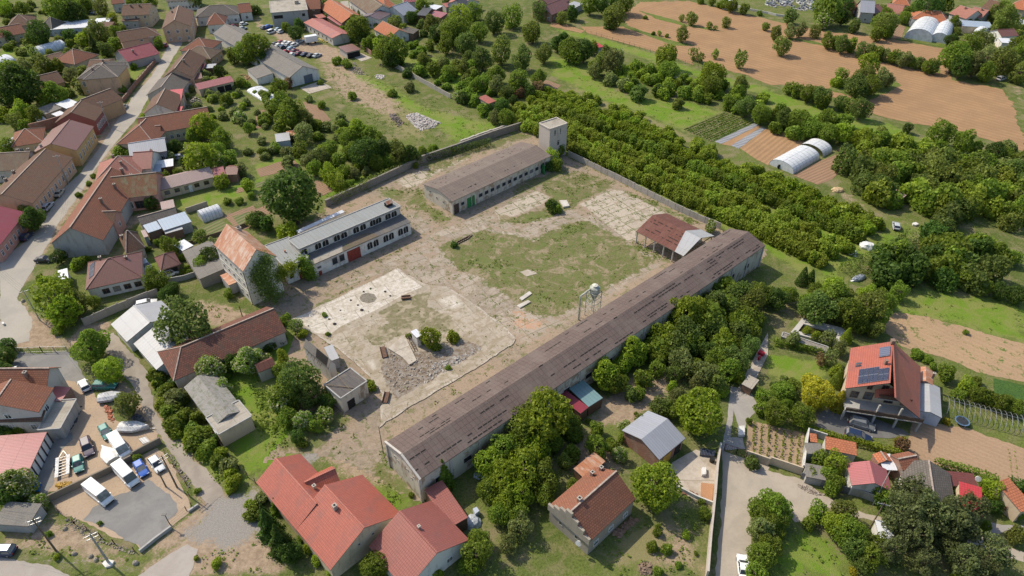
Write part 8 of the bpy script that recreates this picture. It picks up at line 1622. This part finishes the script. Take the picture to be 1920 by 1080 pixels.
hedge(TL(15,(1245,240),(1420,285),(1600,340),(1720,380)),1.0,1.3,'green','clipped hedge along the brown field at the lower right')
hedge(TL(15,(1780,400),(1940,445)),1.6,1.6,'dark','dark hedge on the right edge beside the brown field')
hedge(TL(11,(240,1060),(440,1120)),.9,1.2,'bright','short clipped hedge in front of the gold shrubs')
hedge(TL(7,(560,990),(700,930),(900,840),(1080,720)),3.4,2.6,'deep','thick dark green hedge dividing the two meadows', 12)
hedge(TL(5,(1255,130),(1400,95),(1560,60),(1760,5)),1.6,2.2,'dark','dark ivy hedge on the wall above the slab strip', 14)
hedge(TL(5,(560,455),(790,350),(960,260),(1110,195),(1240,140)),1.3,2.35,'olive','overgrown green band on the dark stone wall', 9)
hedge(TL(2,(0,440),(30,445)),1,1.5,'deep','short hedge right of the tall trees near the top')
def ivy(pts_h, label, leaf='bright', size=.16, n=900):
 Q = []; rng = np.random.default_rng(hash_(label))
 for (x, y, z, r) in pts_h: c = np.array(at(*T(*[5] + [x, y]), z)); Q.append(c + rng.normal(0,1,(n, 3)) * np.array([r, r * .5, r * 1.1]) * .5)
 Q = np.concatenate(Q); Q = Q[Q[:, 2] > 0]; V, F = cards(Q, np.tile([[-.2,-.8,.4]],(len(Q),1)), size, rng, .7); c = Q.mean(0); c[2] = 0; o = link('ivy', mesh_np('ivy', V - c, F, [LEAF[leaf]()])); o.location = c; return tag(o, label,'ivy')
ivy([(30,870,6,2.0),(60,960,3.5,2.2),(100,1020,2,2.2)],'ivy climbing the corner of the tall cream mill','green')
ivy([(70,880,10.2,2.0),(50,950,8.6,2.4),(60,1020,6.6,2.6),(90,1080,4.6,2.6),(110,1130,2.6,2.6),(20,1010,7.0,2.0)],'dark creeper covering the yard-side gable wall of the mill','deep')
ivy([(200,960,5.2,1.6),(260,925,5.4,1.6),(160,985,4.8,1.5)],'yellow-green creeper along the eaves of the connecting block')
ivy([(350,880,4.8,1.4),(385,940,3,1.6),(400,980,1.5,1.6)],'creeper hanging at the left corner of the white factory hall','green')
a0, b0 = at(1062,288), at(1470,478); od = (b0 - a0).normalized(); on = Vector((-od.y, od.x, 0)); on = on if on.y > 0 else -on
ORCH = [(925,238),(975,200),(1030,172),(1062,176),(1120,205),(1230,255),(1330,305),(1480,358),(1600,405),(1660,425),(1610,460),(1545,505),(1500,510),(1440,470),(1350,425),(1200,352),(1065,285)]
orr = ring(ORCH); cand = []; rg = random.Random(12); t = 2.6; ri = 0
def place_bush(p, r, kind, leaf, name, group, label, cat='bush', up=.62):
 o = link(name, crown(kind, leaf, rg.randrange(3))); o.location = (p.x, p.y, r * up); o.scale = (r, r, r * rg.uniform(.9,1.25)); o.rotation_euler = (0,0, rg.uniform(0,6.28)); return tag(o, label, cat, group)
while t < 90:
 outer = ri >= 7; s = -110; step = 2.1 if not outer else 4.6
 while s < 230:
  s += step * rg.uniform(.85,1.15); p = a0 + od * s + on * (t + rg.uniform(-.3,.3))
  if rg.random() < (.04 if not outer else .12): continue
  if sdist([(p.x, p.y)], orr)[0] > .3: cand.append((p, ri, outer))
 t += (5.0 if ri not in (2,5) else 6.6) if not outer else 6.0; ri += 1
cand.sort(key=lambda c: c[0].y)
LFR = ('hazel','hazel','hazel','green','walnut','walnut','hazel','hazel','hazel')
def orch_spec(c):
 p, k, o = c; return (rg.uniform(1.6,2.2),'small','bright' if rg.random() < .6 else 'grey') if o else (rg.uniform(1.8,2.35), rg.choice(('small','bush')), LFR[k % 9])
for c in cand[:285]:
 r, kd, lf = orch_spec(c); k = c[1]; x_, y_ = proj(c[0])
 place_bush(c[0], r, kd, lf,'fruit_bush' if c[2] else 'hazel_bush','hazel rows east of the yard wall',('light green young bush in the loose outer rows of the thicket' if c[2] else '%s bush in row %s of the dense thicket counted from the concrete panel wall' % ({'hazel': 'fresh green','walnut': 'yellow-green','green': 'mid-green','olive': 'dull olive'}[lf],('one','two','three','four','five','six','seven','eight','nine')[min(k, 8)])))
for lf, sel in (('hazel', lambda c: not c[2] and LFR[c[1] % 9] in ('hazel','green')),('walnut', lambda c: not c[2] and LFR[c[1] % 9] not in ('hazel','green')),('bright', lambda c: c[2])):
 it = [(c[0].x, c[0].y, rg.uniform(1.5,2.1) if c[2] else rg.uniform(1.8,2.3)) for c in cand[285:] if sel(c)]
 if it: stuff_bushes('thicket_far_part', it, lf, {'hazel': 'far fresh green rows of the hazel thicket','walnut': 'far yellow-green rows of the hazel thicket','bright': 'far outer rows of light green young bushes'}[lf])
def scatter(poly, step, rmin, rmax, seed):
 step *= 1.2; rmin *= 1.25; rmax *= 1.25
 r_ = ring(poly); a = np.array(r_); lo, hi = a.min(0), a.max(0); g = random.Random(seed); out = []
 y = lo[1]
 while y < hi[1]:
  x = lo[0] + g.uniform(0, step)
  while x < hi[0]:
   q = (x + g.uniform(-1,1) * step * .4, y + g.uniform(-1,1) * step * .4)
   if sdist([q], r_)[0] > 0: out.append((q[0], q[1], g.uniform(rmin, rmax)))
   x += step
  y += step
 return out
W1 = TL(7,(640,90),(760,20),(1000,0),(1160,60),(1320,130),(1700,240),(1920,300),(1920,560),(1860,640),(1700,640),(1400,620),(1330,620),(1180,570),(900,500),(700,420),(560,300),(500,230))
w1 = scatter(W1,4.3,2.2,3.6,5)
for q in w1: place_bush(Vector((q[0], q[1], 0)), q[2], rg.choice(('small','small','bush','loose')), rg.choice(('green','green','deep','olive','hazel')),'scrub_tree','young trees of the scrub wood at the right','young tree in the closed scrub wood at the right','tree')
W2 = TL(7,(760,940),(1000,830),(1150,690),(1400,690),(1600,720),(1700,860),(1560,940),(1760,1060),(1700,1160),(1300,1150),(1060,1080),(820,1060))
for q in scatter(W2,4.0,2.2,3.4,6): place_bush(Vector((q[0], q[1], 0)), q[2], rg.choice(('small','bush','small')), rg.choice(('deep','green','green','dark')),'scrub_tree','scrub trees below the sack pile','dark green scrub tree in the mass below the sack pile','tree')
for k,(pl, st_, r0, r1, lf, nm, lab) in enumerate((
 ([(1030,200),(1062,172),(1120,190),(1250,245),(1330,290),(1380,310),(1480,352),(1560,390),(1640,420),(1620,428),(1500,385),(1380,335),(1250,275),(1130,222),(1060,200)], 4.0,1.5,2.3,'hazel','bramble_belt','belt of light green brambles along the far edge of the thicket'),
 (TL(7,(1560,20),(1920,60),(1920,300),(1700,230),(1800,150),(1700,60)),4.5,2,3,'grey','scrub_belt','greyish scrub at the right edge below the big field'),
 (TL(2,(860,500),(1100,560),(1400,640),(1640,680),(1900,760),(1900,900),(1700,860),(1500,790),(1280,760),(1100,760),(900,720),(640,600),(700,560)),5.5,1.4,2.4,'hazel','bramble_belt','low bramble thicket on the old railway bank'),
 (TL(3,(0,820),(300,880),(600,960),(900,1060),(700,1100),(400,1080),(0,960)),5,2,3,'green','scrub_belt','dense green scrub belt between the strip field and the meadow'),
 (TL(1,(1100,380),(1480,460),(1640,560),(1900,640),(1900,900),(1700,800),(1480,700),(1300,560),(1120,480)),6.5,1.2,2.2,'olive','allotment_scrub','scattered shrubs of the overgrown allotments'),
 (TL(1,(0,800),(140,700),(420,900),(640,900),(760,1060),(980,1080),(560,1100),(0,1080)),6,1.0,2.0,'green','garden_scrub','overgrown garden shrubs left of the meadow'),
 (TL(5,(0,0),(400,20),(1200,0),(1240,130),(1000,200),(600,260),(440,220),(300,60),(0,80)),6.5,1.0,1.8,'hazel','garden_scrub','overgrown garden shrubs above the stone wall'),
 (TL(0,(0,330),(260,420),(500,420),(560,560),(300,560),(0,600)),7,1.0,1.8,'green','garden_scrub','garden shrubs around the tunnels at the left edge'),
 (TL(0,(1450,480),(1920,560),(1920,1080),(1600,1000),(1400,700)),8,.8,1.6,'hazel','garden_scrub','shrubs between the small houses east of the street'),
 (TL(10,(900,420),(1300,120),(1700,0),(1900,0),(1820,300),(1650,560),(1400,650),(1150,600)),5,2.3,3.6,'green','wood_undergrowth','undergrowth of the tree belt beside the very long barn'),
 (TL(8,(1130,640),(1240,650),(1330,760),(1400,900),(1500,1000),(1560,1120),(1400,1120),(1220,960)) , 2.6,.8,1.5,'green','lane_undergrowth','overgrown bank between the lane and the derelict outbuilding'),
 (TL(12,(1290,10),(1560,40),(1720,200),(1880,390),(1740,430),(1640,330),(1480,170)),2.8,.7,1.4,'bright','lane_undergrowth','lower part of the overgrown lane bank'),
 ([(480,30),(540,60),(600,40),(700,60),(800,90),(860,60),(887,30),(887,0),(480,0)], 12,1.5,2.6,'deep','village_scrub','garden shrubs between the houses on the top edge'),
 ([(1600,5),(1920,40),(1920,90),(1760,60),(1600,40)], 8,1.5,2.8,'olive','village_scrub','garden shrubs between the houses in the upper right'),
 ([(0,0),(150,0),(220,60),(215,130),(150,190),(90,220),(0,260)], 6.5,.9,1.9,'olive','garden_scrub','garden shrubs between the houses west of the street'),
 ([(330,120),(400,110),(470,170),(540,200),(600,240),(700,260),(760,290),(620,350),(480,330),(440,240),(330,200)], 6,.9,1.8,'grey','garden_scrub','mixed garden shrubs in the middle of the village gardens'),
 ([(640,60),(760,70),(860,130),(1000,190),(930,230),(860,190),(740,120),(680,90)], 6,1.2,2.4,'green','allotment_scrub','thick shrubs behind the long bare concrete wall'),
 (TL(15,(1640,360),(1920,420),(1920,640),(1680,640)),3.4,.6,1.2,'green','garden_scrub','flower garden shrubs at the right edge'),
 (TL(14,(380,100),(540,0),(860,60),(900,250),(780,240),(640,180),(480,330)),4,.8,1.6,'green','garden_scrub','shrubs behind the old stone-walled house'),
 (TL(11,(600,0),(1000,20),(1060,60),(900,130),(960,200),(860,330),(700,340),(480,260),(420,240),(260,200),(300,60)),4.5,1.4,2.4,'olive','pool_scrub','scrub behind the pool'))):
 it = scatter(pl, st_, r0, r1,40 + k)
 if it: stuff_bushes(nm, it, lf, lab)
def rows(name, label, pts, nrow, leaf, size, h, dens=10, tile=None):
 e = [T(tile, *p) for p in pts] if tile is not None else pts; A, B, Cc, Dd = [at(*p) for p in e]; rng = np.random.default_rng(nrow); Q = []
 for k in range(nrow):
  f = (k + .5) / nrow; a, b = A.lerp(B, f), Dd.lerp(Cc, f); n = int((b - a).length * dens); s = rng.uniform(0,1, n); q = np.array(a)[None] * (1 - s[:, None]) + np.array(b)[None] * s[:, None]; q += rng.normal(0, size * .5, q.shape); q[:, 2] = np.abs(rng.normal(h * .6, h * .3, n)); Q.append(q)
 Q = np.concatenate(Q); V, F = cards(Q, np.tile([[0,0,1.]],(len(Q),1)), size, rng, .8); o = link(name, mesh_np(name, V, F, [LEAF[leaf]()])); o['kind'] = 'stuff'; o['label'] = label; return o
rows('vine_rows','rows of young vines in the walled plot', [(1408,790),(1505,816),(1500,878),(1404,850)], 7,'green', .2,.7,9)
rows('crop_rows','rows of low beans in the strip field', TL(2,(1285,970),(1500,1062),(1805,922),(1590,845)),12,'green', .22,.35,9)
rows('seedlings','thin rows of seedlings in the brown garden field', TL(15,(1780,120),(1870,130),(1890,350),(1810,340)),2,'green', .12,.2,4)
up_ = [ring([(822,466),(905,432),(1080,412),(1240,490),(1080,590),(1000,590),(862,505)]), ring(COMPOUND)]
def rg_(i, *p): return ring(TL(i, *p))
tufts('bank_growth', [(rg_(8,(1130,640),(1400,850),(1560,1100),(1300,1100)),3),(rg_(9,(0,640),(300,960),(600,1000),(400,1100),(0,1100)),3),(rg_(12,(1300,0),(1900,300),(1700,440),(1500,200)),3),(rg_(9,(1400,380),(1540,400),(1400,460)),2)],'green','leafy weeds on the banks around the ruins', .7,.4,.35,9)
tufts('yard_weeds', [(ring(COMPOUND),.35),(rg_(6,(200,310),(480,200),(760,280),(500,440)),1.5),(rg_(6,(-80,590),(240,480),(300,420),(500,430),(300,560),(20,610)),2),(rg_(6,(260,690),(420,600),(560,585),(560,660),(330,730)),3),(rg_(5,(1560,900),(1680,830),(1900,900),(1860,980),(1760,960)),4),(rg_(10,(60,60),(300,0),(320,90),(200,150),(100,120)),3),(rg_(6,(830,740),(960,740),(1200,870),(1180,900),(900,800)),4),
 (rg_(6,(830,340),(1200,480),(1420,600),(1400,620),(1150,510),(850,370)),3),(rg_(13,(900,150),(1000,150),(1190,480),(1180,520),(960,560),(880,480)),3),(rg_(5,(540,1040),(1060,800),(1240,700),(1250,720),(900,900),(600,1040)),2),(rg_(5,(900,320),(1040,330),(1280,330),(1290,450),(1470,560),(1420,600),(1180,480),(1090,400)),1.6)],'grass','weeds growing over the factory yard', .55,.26,.12)
tufts('meadow_growth', [(rg_(1,(430,470),(1000,600),(1900,930),(1500,1070),(1000,1040),(600,760)),.8),(rg_(9,(0,620),(260,1080),(0,1080)),3),(rg_(12,(1440,60),(1900,300),(1640,380),(1240,60)),2),(rg_(13,(0,0),(500,0),(400,60),(130,200),(0,100)),2.5),(rg_(14,(700,800),(1100,620),(1460,640),(1440,1080),(600,1080)),1.4),(rg_(15,(60,780),(420,800),(700,1080),(0,1080)),1.2),(rg_(12,(0,720),(600,860),(1000,940),(900,1020),(0,900)),1.0),(rg_(8,(1300,60),(1900,200),(1560,300)),1.0),
 (ring([(1540,480),(1700,420),(1740,430),(1540,550)]),.8),(ring([(1680,545),(1920,570),(1920,640),(1700,590)]),.5),(rg_(2,(300,430),(700,640),(1300,760),(1560,840),(1280,980),(640,730)),.35),(rg_(5,(440,60),(1200,0),(1240,130),(520,420),(440,220)),.8),(rg_(1,(1100,380),(1900,700),(1900,930),(1300,640)),.5),(rg_(13,(0,1000),(300,1000),(500,1080),(0,1080)),1),(rg_(12,(1440,850),(1900,820),(1900,1080),(1500,1080)),.8)],'grass','tall grass and weeds of the meadows', .5,.3,.16,4)
# ================================================================= every tree and bush gets words of its own
def describe():
 LM = []
 for o in C.objects:
  if o.parent is None and o.get('label') and o.get('category') not in (None,'tree','bush','gravestone','power line') and o.get('kind') is None and 'group' not in o.keys():
   x, y = proj(o.location); LM.append((x, y, o['label']))
 for px, py, nm in ((880,520,'worn lawn of the factory yard'),): LM.append((px, py, nm))
 groups = {}
 for t in TREES:
  o, px, py, r, kind, leaf, g, lab = t
  if lab: o['label'] = lab; continue
  x, y = proj(o.location); c = sorted(LM, key=lambda q: (q[0] - x) ** 2 + (q[1] - y) ** 2)[0]; dx, dy = x - c[0], y - c[1]
  rel = ('right of' if dx > 0 else 'left of') if abs(dx) > abs(dy) else ('below' if dy > 0 else 'above'); size = 'tiny ' if r < 8 else 'small ' if r < 14 else 'big ' if r > 26 else ''
  noun = 'bush' if kind == 'bush' else 'conifer' if kind in ('conifer','cone') else 'pine' if kind == 'pine' else 'tree'
  w_ = '%s%s %s' % (size, CWORD[leaf], {'round': 'round-crowned tree','loose': 'loose-crowned tree','small': 'small-crowned tree','thin': 'sparse tree','willow': 'feathery tree','bush': 'bush','conifer': 'conical fir','cone': 'slim conical shrub','pine': 'tall pine'}[kind])
  lm = ' '.join(c[2].split()[:8]); lm = lm[:-1] if lm.endswith(',') else lm
  while lm.split()[-1] in ('a','the','with','and','of','in','on','at','by','to','its','from','beside','behind','above','below','next','right','left','between','near','under','over','an','two','small','long','very','wide','red','white','brown','dark','grey'): lm = ' '.join(lm.split()[:-1])
  groups.setdefault((w_, rel,' '.join(lm.split()[:7])), []).append((x, y, o, t))
 used = {}
 for (w_, rel, lm), L in groups.items():
  if len(L) == 1: L[0][2]['label'] = ' '.join(('%s %s the %s' % (w_, rel, lm)).split()[:16]); continue
  L.sort(key=lambda q: q[0]); nm = ('leftmost','second from left','third from left','fourth from left','fifth from left','sixth from left','seventh from left')
  for k, q in enumerate(L): q[2]['label'] = ' '.join(('%s %s %s the %s' % (nm[min(k, 6)], w_, rel, lm)).split()[:16])
describe()
for o in list(C.objects):
 if o.parent is not None and 'category' in o.keys(): del o['category']
